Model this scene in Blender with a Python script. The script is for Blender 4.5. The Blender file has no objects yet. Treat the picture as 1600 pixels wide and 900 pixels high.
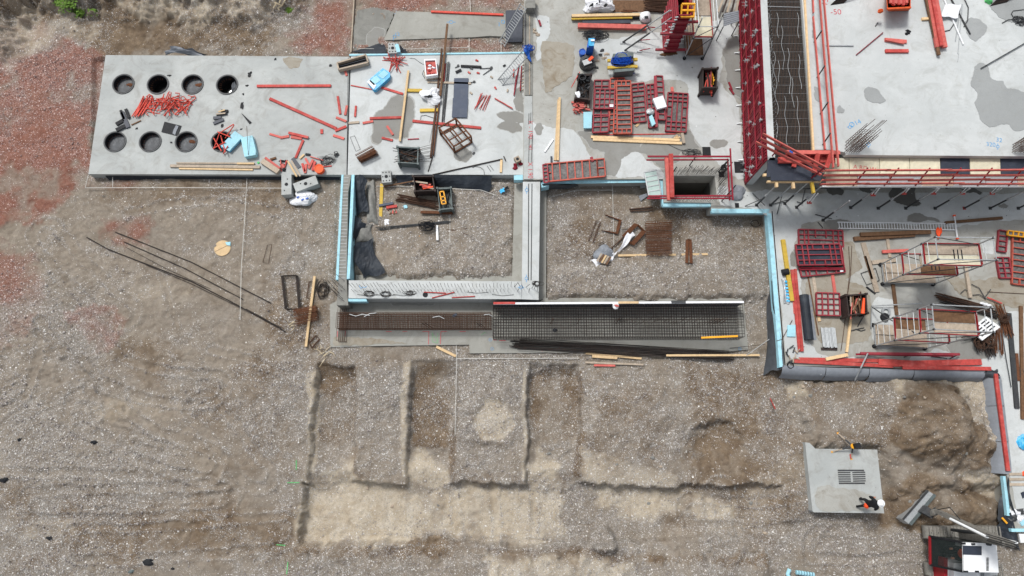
import bpy, math, random
import numpy as np
from mathutils import Vector, Matrix
from mathutils.geometry import tessellate_polygon
random.seed(7); rng=np.random.default_rng(7)
F=1067.0; TILT=math.atan(250/F); H=34.0
S1=0.5; RS=1.0; UP=4.1          # slab levels
col=bpy.context.scene.collection
sc=bpy.context.scene
def P(px,py,z=0.0):
    x=(px-800)/F; y=(450-py)/F
    dx,dy,dz=x, y*math.cos(TILT)+math.sin(TILT), y*math.sin(TILT)-math.cos(TILT)
    t=(z-H)/dz
    return Vector((dx*t,dy*t,z))
def proj(X,Y,Z=0.0):
    yc=Y*math.cos(TILT)+(Z-H)*math.sin(TILT); zc=-Y*math.sin(TILT)+(Z-H)*math.cos(TILT)
    return 800+F*X/(-zc), 450-F*yc/(-zc)
# ---------------------------------------------------------------- materials
def lin(r,g,b):
    f=lambda c:(c/255/12.92) if c<=10 else ((c/255+.055)/1.055)**2.4
    return (f(r),f(g),f(b))
MATS={}
def mat(name,c,rough=.7,metal=0,var=.25,scale=6,dirt=None,dirt_amt=0,bump=.0,c2=None,rand=.12,spec=.3,alpha=1,trans=0):
    m=bpy.data.materials.new(name); m.use_nodes=True; nt=m.node_tree; N=nt.nodes; L=nt.links
    b=N['Principled BSDF']; b.inputs['Roughness'].default_value=rough; b.inputs['Metallic'].default_value=metal
    b.inputs['Specular IOR Level'].default_value=spec
    if trans: b.inputs['Transmission Weight'].default_value=trans
    if alpha<1: b.inputs['Alpha'].default_value=alpha
    tc=N.new('ShaderNodeTexCoord'); no=N.new('ShaderNodeTexNoise'); no.inputs['Scale'].default_value=scale; no.inputs['Detail'].default_value=7
    no.inputs['Roughness'].default_value=.65
    L.new(tc.outputs['Object'],no.inputs['Vector'])
    mr=N.new('ShaderNodeMapRange'); mr.inputs[1].default_value=.3; mr.inputs[2].default_value=.7
    L.new(no.outputs['Fac'],mr.inputs[0])
    mx=N.new('ShaderNodeMix'); mx.data_type='RGBA'
    a=tuple(x*(1-var) for x in c); d=c2 if c2 else tuple(min(1,x*(1+var)) for x in c)
    mx.inputs['A'].default_value=(*a,1); mx.inputs['B'].default_value=(*d,1); L.new(mr.outputs[0],mx.inputs['Factor'])
    out=mx.outputs['Result']
    if dirt:
        n2=N.new('ShaderNodeTexNoise'); n2.inputs['Scale'].default_value=scale*.45; n2.inputs['Detail'].default_value=9; n2.inputs['Roughness'].default_value=.75
        L.new(tc.outputs['Object'],n2.inputs['Vector'])
        r2=N.new('ShaderNodeMapRange'); r2.inputs[1].default_value=.5; r2.inputs[2].default_value=.72; r2.inputs[4].default_value=dirt_amt
        L.new(n2.outputs['Fac'],r2.inputs[0]); m2=N.new('ShaderNodeMix'); m2.data_type='RGBA'
        L.new(r2.outputs[0],m2.inputs['Factor']); L.new(out,m2.inputs['A']); m2.inputs['B'].default_value=(*dirt,1); out=m2.outputs['Result']
    if rand:
        oi=N.new('ShaderNodeObjectInfo'); hs=N.new('ShaderNodeHueSaturation'); r3=N.new('ShaderNodeMapRange')
        r3.inputs[3].default_value=1-rand; r3.inputs[4].default_value=1+rand; L.new(oi.outputs['Random'],r3.inputs[0])
        L.new(r3.outputs[0],hs.inputs['Value']); L.new(out,hs.inputs['Color']); out=hs.outputs['Color']
    L.new(out,b.inputs['Base Color'])
    if bump:
        bp=N.new('ShaderNodeBump'); bp.inputs['Strength'].default_value=bump; bp.inputs['Distance'].default_value=.02
        L.new(no.outputs['Fac'],bp.inputs['Height']); L.new(bp.outputs['Normal'],b.inputs['Normal'])
    MATS[name]=m; return m
def concrete(name,light,dark,stain,stain_amt=.6,s=1.0):
    """light concrete: broad blotches, fine mottling, trowel arcs, pinholes and brown dirt"""
    m=bpy.data.materials.new(name); m.use_nodes=True; nt=m.node_tree; N=nt.nodes; L=nt.links
    b=N['Principled BSDF']; b.inputs['Roughness'].default_value=.75; b.inputs['Specular IOR Level'].default_value=.25
    g=N.new('ShaderNodeNewGeometry')
    def noise(sc_,det=8,ro=.6,dist=0):
        n=N.new('ShaderNodeTexNoise'); n.inputs['Scale'].default_value=sc_; n.inputs['Detail'].default_value=det; n.inputs['Roughness'].default_value=ro; n.inputs['Distortion'].default_value=dist
        L.new(g.outputs['Position'],n.inputs['Vector']); return n.outputs['Fac']
    def mrange(x,a,b_,c=0,d=1):
        r=N.new('ShaderNodeMapRange'); r.inputs[1].default_value=a; r.inputs[2].default_value=b_; r.inputs[3].default_value=c; r.inputs[4].default_value=d; L.new(x,r.inputs[0]); return r.outputs[0]
    def mix(fac,A,B,mode='MIX'):
        x=N.new('ShaderNodeMix'); x.data_type='RGBA'; x.blend_type=mode
        if isinstance(fac,float): x.inputs['Factor'].default_value=fac
        else: L.new(fac,x.inputs['Factor'])
        for k,v in (('A',A),('B',B)):
            if isinstance(v,tuple): x.inputs[k].default_value=(*v,1)
            else: L.new(v,x.inputs[k])
        return x.outputs['Result']
    c=mix(mrange(noise(.35*s,6,.6,.6),.36,.64),dark,light)
    c=mix(mrange(noise(2.2*s,9,.7,.4),.35,.7,0,.55),c,dark)
    c=mix(mrange(noise(.8*s,10,.72,1.2),.5,.66,0,stain_amt),c,stain); c=mix(mrange(noise(1.7*s,10,.78,.8),.54,.7,0,.45),c,(stain[0]*.95,stain[1]*.9,stain[2]*.8))
    mp=N.new('ShaderNodeMapping'); mp.inputs['Scale'].default_value=(.5,5,1); mp.inputs['Rotation'].default_value=(0,0,.05); L.new(g.outputs['Position'],mp.inputs['Vector'])
    n=N.new('ShaderNodeTexNoise'); n.inputs['Scale'].default_value=.9; n.inputs['Detail'].default_value=5; L.new(mp.outputs[0],n.inputs['Vector'])
    c=mix(mrange(n.outputs['Fac'],.4,.7,0,.3),c,dark)
    fi=noise(30,3,.6); c=mix(mrange(fi,.35,.65,0,.18),c,tuple(x*.55 for x in dark))
    v=N.new('ShaderNodeTexVoronoi'); v.inputs['Scale'].default_value=2.6; v.inputs['Randomness'].default_value=1; L.new(g.outputs['Position'],v.inputs['Vector'])
    sp=mrange(v.outputs['Distance'],.035,.06,1,0); c=mix(mrange(sp,0,1,0,.5),c,(.06,.05,.045))
    L.new(c,b.inputs['Base Color'])
    bp=N.new('ShaderNodeBump'); bp.inputs['Strength'].default_value=.15; bp.inputs['Distance'].default_value=.01; L.new(fi,bp.inputs['Height']); L.new(bp.outputs['Normal'],b.inputs['Normal'])
    MATS[name]=m; return m
M={}
M['conc']=concrete('pale_concrete',(.46,.48,.47),(.34,.36,.355),(.24,.235,.215),.6)
M['conc_w']=concrete('white_concrete',(.57,.595,.595),(.45,.475,.475),(.34,.35,.335),.55)
M['conc_b']=concrete('brownish_concrete',(.43,.435,.41),(.31,.31,.285),(.21,.19,.155),.7)
M['conc_g']=concrete('lean_concrete',(.36,.36,.33),(.27,.27,.245),(.20,.19,.165),.7)
M['conc_r']=concrete('rough_concrete',(.30,.30,.275),(.18,.18,.165),(.12,.12,.11),.7,2)
M['damp']=concrete('damp_concrete',(.27,.272,.255),(.215,.214,.20),(.18,.17,.15),.5)
M['damp_e']=concrete('drying_concrete',(.40,.41,.395),(.33,.335,.32),(.26,.25,.22),.5)
M['damp_shade']=concrete('wet_and_shaft_shade_concrete',(.13,.13,.122),(.10,.10,.094),(.08,.077,.07),.5)  # dark tone for wet patches, and for painted shade in the lift shaft
M['dampg']=concrete('damp_grey_concrete',(.33,.345,.345),(.28,.295,.295),(.25,.26,.26),.4)
M['brown']=concrete('muddy_concrete',(.34,.32,.27),(.27,.245,.2),(.19,.145,.09),.8,1.5)
M['salmon']=mat('faded_red_paint',lin(192,98,90),.7,0,.22,5,lin(140,78,70),.6)
M['redb']=mat('red_paint',lin(170,66,61),.7,0,.28,7,lin(196,122,114),.5)
M['redl']=mat('vermilion_steel',lin(198,72,58),.6,0,.25,9,lin(90,50,40),.5)
M['dred']=mat('dark_red_steel',lin(128,24,42),.55,.1,.25,6,lin(100,70,66),.45)
M['mred']=mat('crimson_steel',lin(140,50,60),.55,.1,.22,6,lin(120,95,88),.4)
M['ored']=mat('orange_red_frame',lin(172,82,68),.55,.1,.22,6,lin(110,90,80),.4)
M['ply']=mat('scuffed_plywood',lin(100,98,98),.7,0,.45,9,lin(150,148,144),.6,c2=lin(120,118,116))
M['plyd']=mat('slate_blue_sheet',lin(62,72,90),.55,0,.12,4,lin(95,98,100),.35,rand=.05)
M['plyb']=mat('black_plywood',lin(48,54,66),.5,0,.15,4,lin(90,92,96),.3,rand=.05)
M['timber']=mat('sawn_timber',lin(205,178,138),.75,0,.16,8,lin(150,125,92),.4)
M['timberg']=mat('grey_timber',lin(165,152,136),.8,0,.2,8,lin(110,98,84),.5)
M['timberd']=mat('wet_brown_timber',lin(105,78,56),.8,0,.3,8,lin(60,45,34),.6)
M['yellow']=mat('yellow_formwork_beam',lin(190,160,62),.65,0,.15,8,lin(130,110,60),.5)
M['yelp']=mat('yellow_steel',lin(225,160,40),.55,0,.15,8,lin(140,100,50),.4)
M['cyan']=mat('light_blue_foam',lin(156,204,218),.8,0,.1,5,lin(128,140,138),.55,rand=.05)
M['blue']=mat('blue_plastic_film',lin(60,168,218),.4,0,.3,10,lin(190,225,240),.6)
M['dblue']=mat('blue_paint',lin(30,85,170),.5,0,.3,8,lin(15,40,90),.5)
M['cable']=mat('blue_cable',lin(20,70,160),.5,0,.2,8)
M['white']=mat('white_woven_bag',lin(222,224,228),.7,0,.08,6,lin(170,172,176),.35,rand=.03)
M['whitep']=mat('white_painted_metal',lin(225,228,230),.4,0,.05,4,lin(170,170,168),.25,rand=.03)
M['rust']=mat('rusty_rebar',lin(78,58,47),.9,.1,.3,14,lin(104,72,50),.5)
M['rustd']=mat('dark_rebar',lin(50,46,44),.8,.2,.3,14,lin(86,62,50),.5)
M['rusto']=mat('orange_rust',lin(96,62,42),.9,0,.35,12,lin(70,44,32),.6)
M['steel']=mat('galvanised_steel',lin(172,176,178),.5,.45,.15,10,lin(110,108,104),.4)
M['steeld']=mat('dark_steel',lin(66,68,70),.6,.3,.3,10,lin(100,90,80),.4)
M['greybin']=mat('grey_green_steel',lin(92,102,102),.6,.1,.2,8,lin(60,54,48),.5)
M['blackbin']=mat('black_brown_steel',lin(52,44,42),.65,.1,.25,8,lin(84,62,50),.5)
M['black']=mat('black_rubber_and_shade',lin(26,28,32),.7,0,.3,8,lin(60,60,60),.3)
M['film']=mat('black_membrane',lin(34,40,48),.6,0,.3,3,lin(74,80,86),.5,bump=.2,rand=.05)
M['filmg']=mat('grey_membrane',lin(124,129,136),.55,0,.15,4,lin(126,130,134),.6,bump=.3,rand=.03)
M['filmd']=mat('dark_grey_membrane',lin(66,70,75),.6,0,.2,3,lin(92,95,98),.5,bump=.3,rand=.04)
M['lid']=mat('wet_black_sheet',lin(62,66,71),.55,0,.5,4,lin(140,144,147),.7,spec=.35)
M['water']=mat('dark_water',lin(22,23,24),.08,0,.1,2,spec=.6)
M['orange']=mat('bright_orange',lin(235,84,40),.6,0,.12,8)
M['skip']=mat('orange_skip_paint',lin(200,84,36),.6,0,.2,6,lin(110,60,40),.5)
M['glass']=mat('dark_cab_glass',lin(30,40,38),.06,0,.2,2,spec=.8)
M['clear']=mat('clear_cab_glass',(.02,.03,.03),.05,0,0,2,rand=0,alpha=.6)
M['exred']=mat('dark_red_machine_paint',lin(140,26,34),.4,0,.1,4,lin(80,40,36),.3)
M['track']=mat('muddy_steel_track',lin(128,126,120),.7,.2,.25,14,lin(96,84,68),.6)
M['skin']=mat('skin',lin(200,150,125),.6,0,.05,8,rand=0)
M['cloth']=mat('black_clothes',lin(24,25,28),.85,0,.3,10,rand=0)
M['hivis']=mat('orange_workwear',lin(235,88,36),.7,0,.15,10,rand=0)
M['markb']=mat('blue_spray_paint',lin(70,150,205),.8,0,.1,8,rand=0)
M['markr']=mat('red_spray_paint',lin(190,60,72),.8,0,.1,8,rand=0)
M['markg']=mat('green_spray_paint',lin(90,185,110),.8,0,.1,8,rand=0)
M['cord']=mat('white_cord',lin(205,205,200),.8,0,.1,8)
M['meshb']=mat('grey_brown_mesh_steel',lin(84,74,66),.7,.2,.3,14,lin(90,74,62),.5)
M['grass']=mat('green_leaves',lin(92,125,40),.7,0,.4,10)
M['root']=mat('bleached_wood',lin(205,190,160),.8,0,.15,8)
M['mortar']=mat('grey_mortar',lin(128,128,124),.85,0,.25,5,lin(95,94,90),.5,bump=.4)
M['yply']=mat('pale_yellow_panel',lin(196,192,170),.75,0,.15,3,lin(150,138,100),.6)
# ---------------------------------------------------------------- mesh builder
class MB:
    def __init__(s): s.v=[]; s.f=[]
    def add(s,vs,fs):
        k=len(s.v); s.v+= [tuple(v) for v in vs]; s.f+=[tuple(i+k for i in f) for f in fs]; return s
    def hexa(s,b,t):   # bottom 4, top 4 (ccw)
        return s.add(list(b)+list(t),[(3,2,1,0),(4,5,6,7),(0,1,5,4),(1,2,6,5),(2,3,7,6),(3,0,4,7)])
    def box(s,c,sz,rz=0):
        c=Vector(c); R=Matrix.Rotation(rz,3,'Z'); x,y,z=sz[0]/2,sz[1]/2,sz[2]/2
        q=[(-x,-y),(x,-y),(x,y),(-x,y)]
        return s.hexa([c+R@Vector((a,b,-z)) for a,b in q],[c+R@Vector((a,b,z)) for a,b in q])
    def beam(s,a,b,w,h=None,up=(0,0,1)):
        a=Vector(a);b=Vector(b);h=h or w; d=(b-a).normalized(); up=Vector(up)
        if abs(d.dot(up))>.98: up=Vector((0,1,0))
        x=d.cross(up).normalized(); u=x.cross(d).normalized(); x=x*w/2; u=u*h/2
        return s.hexa([a-x-u,b-x-u,b+x-u,a+x-u],[a-x+u,b-x+u,b+x+u,a+x+u])
    def tube(s,pts,r,n=6,closed=False):
        pts=[Vector(p) for p in pts]; m=len(pts); base=len(s.v); rr=r if hasattr(r,'__len__') else [r]*m
        for i,p in enumerate(pts):
            if closed: d=pts[(i+1)%m]-pts[i-1]
            else: d=pts[min(i+1,m-1)]-pts[max(i-1,0)]
            d.normalize(); up=Vector((0,0,1)) if abs(d.z)<.9 else Vector((0,1,0))
            x=d.cross(up).normalized(); u=x.cross(d)
            for k in range(n):
                a=2*math.pi*k/n; s.v.append(tuple(p+x*math.cos(a)*rr[i]+u*math.sin(a)*rr[i]))
        for i in range(m if closed else m-1):
            j=(i+1)%m
            for k in range(n):
                l=(k+1)%n; s.f.append((base+i*n+k,base+i*n+l,base+j*n+l,base+j*n+k))
        if not closed:
            s.f.append(tuple(base+k for k in reversed(range(n)))); s.f.append(tuple(base+(m-1)*n+k for k in range(n)))
        return s
    def cyl(s,c,r,h,n=20,r2=None):
        c=Vector(c); return s.tube([c,c+Vector((0,0,h))],[r,r2 if r2 is not None else r],n)
    def ring(s,c,ro,ri,h,n=32):
        c=Vector(c); k=len(s.v)
        for i in range(n):
            a=2*math.pi*i/n; u=Vector((math.cos(a),math.sin(a),0))
            for r,z in ((ro,0),(ro,h),(ri,h),(ri,0)): s.v.append(tuple(c+u*r+Vector((0,0,z))))
        for i in range(n):
            j=(i+1)%n
            for q in range(4):
                w=(q+1)%4; s.f.append((k+i*4+q,k+j*4+q,k+j*4+w,k+i*4+w))
        return s
    def prism(s,poly,z0,z1,holes=()):
        loops=[[Vector((p[0],p[1],0)) for p in poly]]+[[Vector((p[0],p[1],0)) for p in h] for h in holes]
        tris=tessellate_polygon(loops); flat=[p for l in loops for p in l]; k=len(s.v); n=len(flat)
        s.v+=[(p.x,p.y,z1) for p in flat]+[(p.x,p.y,z0) for p in flat]
        for t in tris:
            a,b,c=(flat[i] for i in t)
            if (b-a).cross(c-a).z<0: t=(t[0],t[2],t[1])
            s.f.append(tuple(k+i for i in t)); s.f.append(tuple(k+n+i for i in reversed(t)))
        o=k
        for li,l in enumerate(loops):
            m=len(l); ar=sum(l[i].x*l[(i+1)%m].y-l[(i+1)%m].x*l[i].y for i in range(m)); ccw=(ar>0)==(li==0)
            for i in range(m):
                j=(i+1)%m; q=(o+i,o+n+i,o+n+j,o+j); s.f.append(q if ccw else q[::-1])
            o+=m
        return s
    def patch(s,c,nu=10,nv=10,amp=.03,th=.01,fn=None,seed=0):
        """a sheet between four corners with real thickness and folds"""
        r=random.Random(seed); c=[Vector(x) for x in c]; ph=[r.uniform(0,6.28) for _ in range(6)]; fr=[r.uniform(3,9) for _ in range(6)]
        g=[]
        for j in range(nv+1):
            for i in range(nu+1):
                u=i/nu; v=j/nv
                p=c[0]*(1-u)*(1-v)+c[1]*u*(1-v)+c[2]*u*v+c[3]*(1-u)*v
                dz=amp*(math.sin(fr[0]*u+ph[0]+2*v)*.5+math.sin(fr[1]*v+ph[1]+3*u)*.5+math.sin(fr[2]*(u+v)+ph[2])*.35+r.uniform(-.18,.18))
                if fn: dz+=fn(u,v)
                e=amp*1.2; p=p+Vector((math.sin(fr[3]*v+ph[3])*e*(abs(2*u-1)**3),math.sin(fr[4]*u+ph[4])*e*(abs(2*v-1)**3),dz+amp)); g.append(p)
        k=len(s.v); n=len(g); s.v+=[tuple(p+Vector((0,0,th))) for p in g]+[tuple(p) for p in g]; W=nu+1
        for j in range(nv):
            for i in range(nu):
                a=j*W+i; q=(a,a+1,a+W+1,a+W); s.f.append(tuple(k+x for x in q)); s.f.append(tuple(k+n+x for x in q[::-1]))
        edge=[i for i in range(W)]+[j*W+nu for j in range(1,nv+1)]+[nv*W+i for i in range(nu-1,-1,-1)]+[j*W for j in range(nv-1,0,-1)]
        for i,a in enumerate(edge):
            b=edge[(i+1)%len(edge)]; s.f.append((k+a,k+n+a,k+n+b,k+b))
        return s
    def blob(s,c,rx,ry,rz,n=14,m=9,amp=.15,seed=0,rot=0,flat=True,sq=1.0):
        r=random.Random(seed); c=Vector(c); R=Matrix.Rotation(rot,3,'Z'); ph=[(r.uniform(0,6.28),r.uniform(1,4),r.uniform(1,4)) for _ in range(5)]; k=len(s.v)
        for j in range(m+1):
            t=math.pi*j/m
            for i in range(n):
                a=2*math.pi*i/n
                f=1+amp*sum(math.sin(q[0]+q[1]*round(2)*a*0+round(q[1])*a+q[2]*t) for q in ph)/2+r.uniform(-amp,amp)*.3*(0<j<m)
                x,y=math.cos(a),math.sin(a); e=max(abs(x),abs(y))**(sq-1) if sq!=1 else 1
                z=math.cos(t)*rz; z=max(z,-rz*.35) if flat else z
                s.v.append(tuple(c+R@Vector((x/e*rx*math.sin(t)*f,y/e*ry*math.sin(t)*f,z*(.7+.3*f)))))
        for j in range(m):
            for i in range(n):
                l=(i+1)%n; s.f.append((k+j*n+i,k+(j+1)*n+i,k+(j+1)*n+l,k+j*n+l))
        return s
    def mesh(s,name,m,off=Vector((0,0,0)),smooth=False):
        me=bpy.data.meshes.new(name); me.from_pydata([(v[0]-off[0],v[1]-off[1],v[2]-off[2]) for v in s.v],[],s.f)
        me.materials.append(m); me.validate()
        if smooth: me.shade_smooth()
        return me
    def part(s,name,m,parent,label=None,smooth=False,kind=None):
        off=Vector((0,0,0)); q=parent
        while q is not None: off+=q.location; q=q.parent
        o=bpy.data.objects.new(name,s.mesh(name,m,off,smooth)); col.objects.link(o); o.parent=parent
        if label: o['label']=label
        if kind: o['kind']=kind
        return o
    def single(s,name,label,cat,m,group=None,kind=None,smooth=False):
        a=np.array(s.v); off=Vector(((a[:,0].min()+a[:,0].max())/2,(a[:,1].min()+a[:,1].max())/2,a[:,2].min()))
        o=bpy.data.objects.new(name,s.mesh(name,m,off,smooth)); col.objects.link(o); o.location=off; tag(o,label,cat,group,kind); return o
def tag(o,label=None,cat=None,group=None,kind=None):
    if label: o['label']=label
    if cat: o['category']=cat
    if group: o['group']=group
    if kind: o['kind']=kind
    return o
def thing(name,label,cat,loc,group=None):
    o=bpy.data.objects.new(name,None); col.objects.link(o); o.location=Vector(loc); o.empty_display_size=.2
    return tag(o,label,cat,group)
def dup(o,loc,rz=0,label=None,parent=None,scale=None,group=None):
    c=o.copy(); col.objects.link(c); c.location=loc; c.rotation_euler=(0,0,rz) if not hasattr(rz,'__len__') else rz
    if scale: c.scale=scale
    if parent: c.parent=parent
    if label: c['label']=label
    if group: c['group']=group
    for ch in list(o.children):
        d=ch.copy(); col.objects.link(d); d.parent=c
        for g in ch.children:
            e=g.copy(); col.objects.link(e); e.parent=d
    return c
def pts(l,z): return [P(a,b,z) for a,b in l]
def lie(p1,p2,z,w,h): # a board lying at height z
    return MB().beam(P(p1[0],p1[1],z+h)-Vector((0,0,h/2)),P(p2[0],p2[1],z+h)-Vector((0,0,h/2)),w,h)
def tangle(mb,c,rx,ry,n=8,r=.008,h=.15,seed=0,k=14,dz=0):
    q=random.Random(seed); c=Vector(c)
    for _ in range(n):
        a=q.uniform(0,6.28); R1=q.uniform(.35,1); R2=q.uniform(.35,1); ox,oy=q.uniform(-.3,.3)*rx,q.uniform(-.3,.3)*ry; z0=q.uniform(.02,h); L=[]
        for i in range(k):
            t=a+i*6.28/k*q.uniform(.9,1.3); L.append(c+Vector((ox+rx*R1*math.cos(t),oy+ry*R2*math.sin(t),z0+.03*math.sin(3*t)+dz)))
        mb.tube(L,r,4)
    return mb
M['sheetg']=mat('pale_green_sheet',lin(165,185,180),.6,0,.08,4,rand=.03)
# ---------------------------------------------------------------- ground
def fbm(X,Y,scale,octv=5,seed=0,gain=.5):
    r=np.random.default_rng(seed); out=np.zeros_like(X); amp=1; tot=0; T=r.random((256,256))
    for o in range(octv):
        f=scale*2**o; x=X*f+o*17.3; y=Y*f+o*9.1
        xi=np.floor(x).astype(int); yi=np.floor(y).astype(int); fx=x-xi; fy=y-yi; fx=fx*fx*(3-2*fx); fy=fy*fy*(3-2*fy)
        a=T[xi%256,yi%256]; b=T[(xi+1)%256,yi%256]; c=T[xi%256,(yi+1)%256]; d=T[(xi+1)%256,(yi+1)%256]
        out+=amp*((a*(1-fx)+b*fx)*(1-fy)+(c*(1-fx)+d*fx)*fy); tot+=amp; amp*=gain
    out=out/tot*2-1; s_=max(out[::7,::7].std(),1e-6); return np.clip((out-out.mean())/s_*.42,-1.3,1.3)
def sdist(X,Y,poly):
    d=np.full(X.shape,1e9); ins=np.zeros(X.shape,bool); n=len(poly)
    for i in range(n):
        ax,ay=poly[i]; bx,by=poly[(i+1)%n]; ex,ey=bx-ax,by-ay; wx,wy=X-ax,Y-ay
        t=np.clip((wx*ex+wy*ey)/(ex*ex+ey*ey+1e-9),0,1); d=np.minimum(d,np.hypot(wx-t*ex,wy-t*ey))
        c=((ay>Y)!=(by>Y))&(X<(bx-ax)*(Y-ay)/((by-ay) if by!=ay else 1e-9)+ax); ins^=c
    return np.where(ins,d,-d)
def axis(lo,hi,st,far):
    a=list(np.arange(lo,hi,st)); s=st; x=a[-1]
    while x<far: s*=1.35; x+=s; a.append(x)
    s=st; x=lo; b=[]
    while x>-far: s*=1.35; x-=s; b.append(x)
    return np.array(b[::-1]+a)
GX=axis(-31,31,.07,300); GY=axis(-8,27,.07,300)
X,Y=np.meshgrid(GX,GY); PX,PY=proj(X,Y,0.0)
cl=np.hypot(X,Y-9)>60; PX=np.where(cl,-4000,PX); PY=np.where(cl,-4000,PY)
W1=fbm(X,Y,.5,5,1,.6); W2=fbm(X,Y,.5,5,2,.6); W3=fbm(X,Y,2.2,5,3,.6); W4=fbm(X,Y,.16,4,4)
def m_(poly,soft=6,warp=8,add=0):
    xs=[p[0] for p in poly]; ys=[p[1] for p in poly]; pad=soft+warp*1.5+4
    sel=(PX>min(xs)-pad)&(PX<max(xs)+pad)&(PY>min(ys)-pad)&(PY<max(ys)+pad)
    out=np.zeros_like(X)
    x=PX[sel]+warp*W1[sel]; y=PY[sel]+warp*W2[sel]
    s=sdist(x,y,poly)+warp*.75*W3[sel]+add; t=np.clip((s+soft)/(2*soft),0,1); out[sel]=t*t*(3-2*t); return out
def ell(cx,cy,rx,ry,n=20): return [(cx+rx*math.cos(6.2832*i/n),cy+ry*math.sin(6.2832*i/n)) for i in range(n)]
W5=fbm(X,Y,1.1,5,8,.65)
Z=.06*fbm(X,Y,.25,4,5)+.035*W3+.05*np.abs(W5)*(W1>-.2)+.02*fbm(X,Y,5,2,6)
# excavated trenches
pit=[(470,757),(640,756),(820,757),(1062,764),(1072,757),(1230,757),(1235,838),(960,846),(800,852),(600,846),(474,852)]
f1=[(500,572),(553,572),(550,775),(480,775),(486,640)]; f2=[(643,566),(714,562),(706,775),(632,775),(640,640)]; f3=[(826,566),(905,568),(906,775),(821,775)]
DP=(.45*m_(pit,1.3,5)+.22*m_(pit,10,8,-4))*np.clip((1290-PX)/110,0,1)
for k,f in enumerate((f1,f2,f3)):
    m=m_(f,1.2,3); ramp=np.clip((PY-556)/30,0,1)*(1-.35*np.exp(-((PY-735)/16)**2)); DP=np.maximum(DP,(.38*m+.22*m_(f,9,8,-3))*ramp)
DP=np.maximum(DP,.5*m_([(1066,672),(1150,664),(1170,700),(1230,760),(1066,765)],4,7)*m_([(1090,600),(1300,600),(1300,900),(1090,900)],22,10)*np.clip((1200-PX)/110,0,1)*np.clip(1.15-(PY-665)/110,.25,1)); Z-=DP
Z+=.32*m_([(1225,690),(1262,680),(1275,810),(1235,810)],14,6)
Z+=.14*m_(ell(520,725,50,22),14,8)
Z+=.12*m_(ell(862,700,40,10),12,8)+.1*m_(ell(675,690,40,10),12,8)
# lumps on blocks
Z+=.22*m_([(735,600),(800,600),(812,650),(790,690),(740,690),(728,640)],14,8)-.16*m_(ell(775,655,34,30),5,5)
Z+=.12*m_(ell(600,610,35,35),14,8)+.14*m_(ell(980,650,60,50),22,12)
Z-=.16*m_(ell(1120,690,50,22),14,8)
Z-=.12*m_([(1050,700),(1085,720),(1085,757),(1062,762)],8,6)
# southern bank
Z+=.25*m_([(470,862),(700,868),(905,858),(960,838),(1010,866),(1200,868),(1200,960),(400,960)],10,9)
Z+=.6*m_(ell(944,842,19,17),6,4)+.5*m_(ell(860,915,110,48),22,10)+.25*m_(ell(1100,900,80,30),18,10)
# plateau beside the concrete pad
Z+=.55*m_([(1252,596),(1400,594),(1560,592),(1562,760),(1390,770),(1372,700),(1262,702),(1246,640)],9,7)
Z-=.35*m_([(1376,700),(1400,730),(1400,830),(1376,830)],14,6)
Z+=(.02*W3+.02*W5)*m_([(1390,600),(1560,600),(1560,850),(1380,840)],20,8)
Z+=.95*m_([(1398,604),(1440,596),(1470,618),(1482,660),(1478,700),(1440,705),(1402,690),(1392,650)],26,9)
Z+=.85*m_([(1430,640),(1490,640),(1530,690),(1520,735),(1460,735),(1430,700)],26,9)
Z+=.6*m_([(1395,775),(1460,752),(1545,790),(1545,820),(1440,810),(1400,812)],22,9)
Z-=.25*m_(ell(1500,768,40,10),12,7)
# north-west embankment with eroded cliff
Z+=.42*(1+.15*W3)*m_([(150,-300),(152,18),(178,26),(205,42),(240,36),(262,30),(300,46),(325,38),(350,28),(395,44),(410,28),(470,8),(480,-300)],13,11)
Z+=.5*m_([(-1200,-900),(-1200,30),(0,30),(60,22),(150,14),(300,10),(420,6),(470,-10),(500,-900)],14,14)
Z+=.6*m_([(-600,-300),(-600,180),(0,80),(30,30),(140,4),(160,-300)],22,16)
Z+=.12*np.clip(W1,0,1)*m_([(0,0),(430,0),(430,80),(160,84),(0,100)],20,10)
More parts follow.
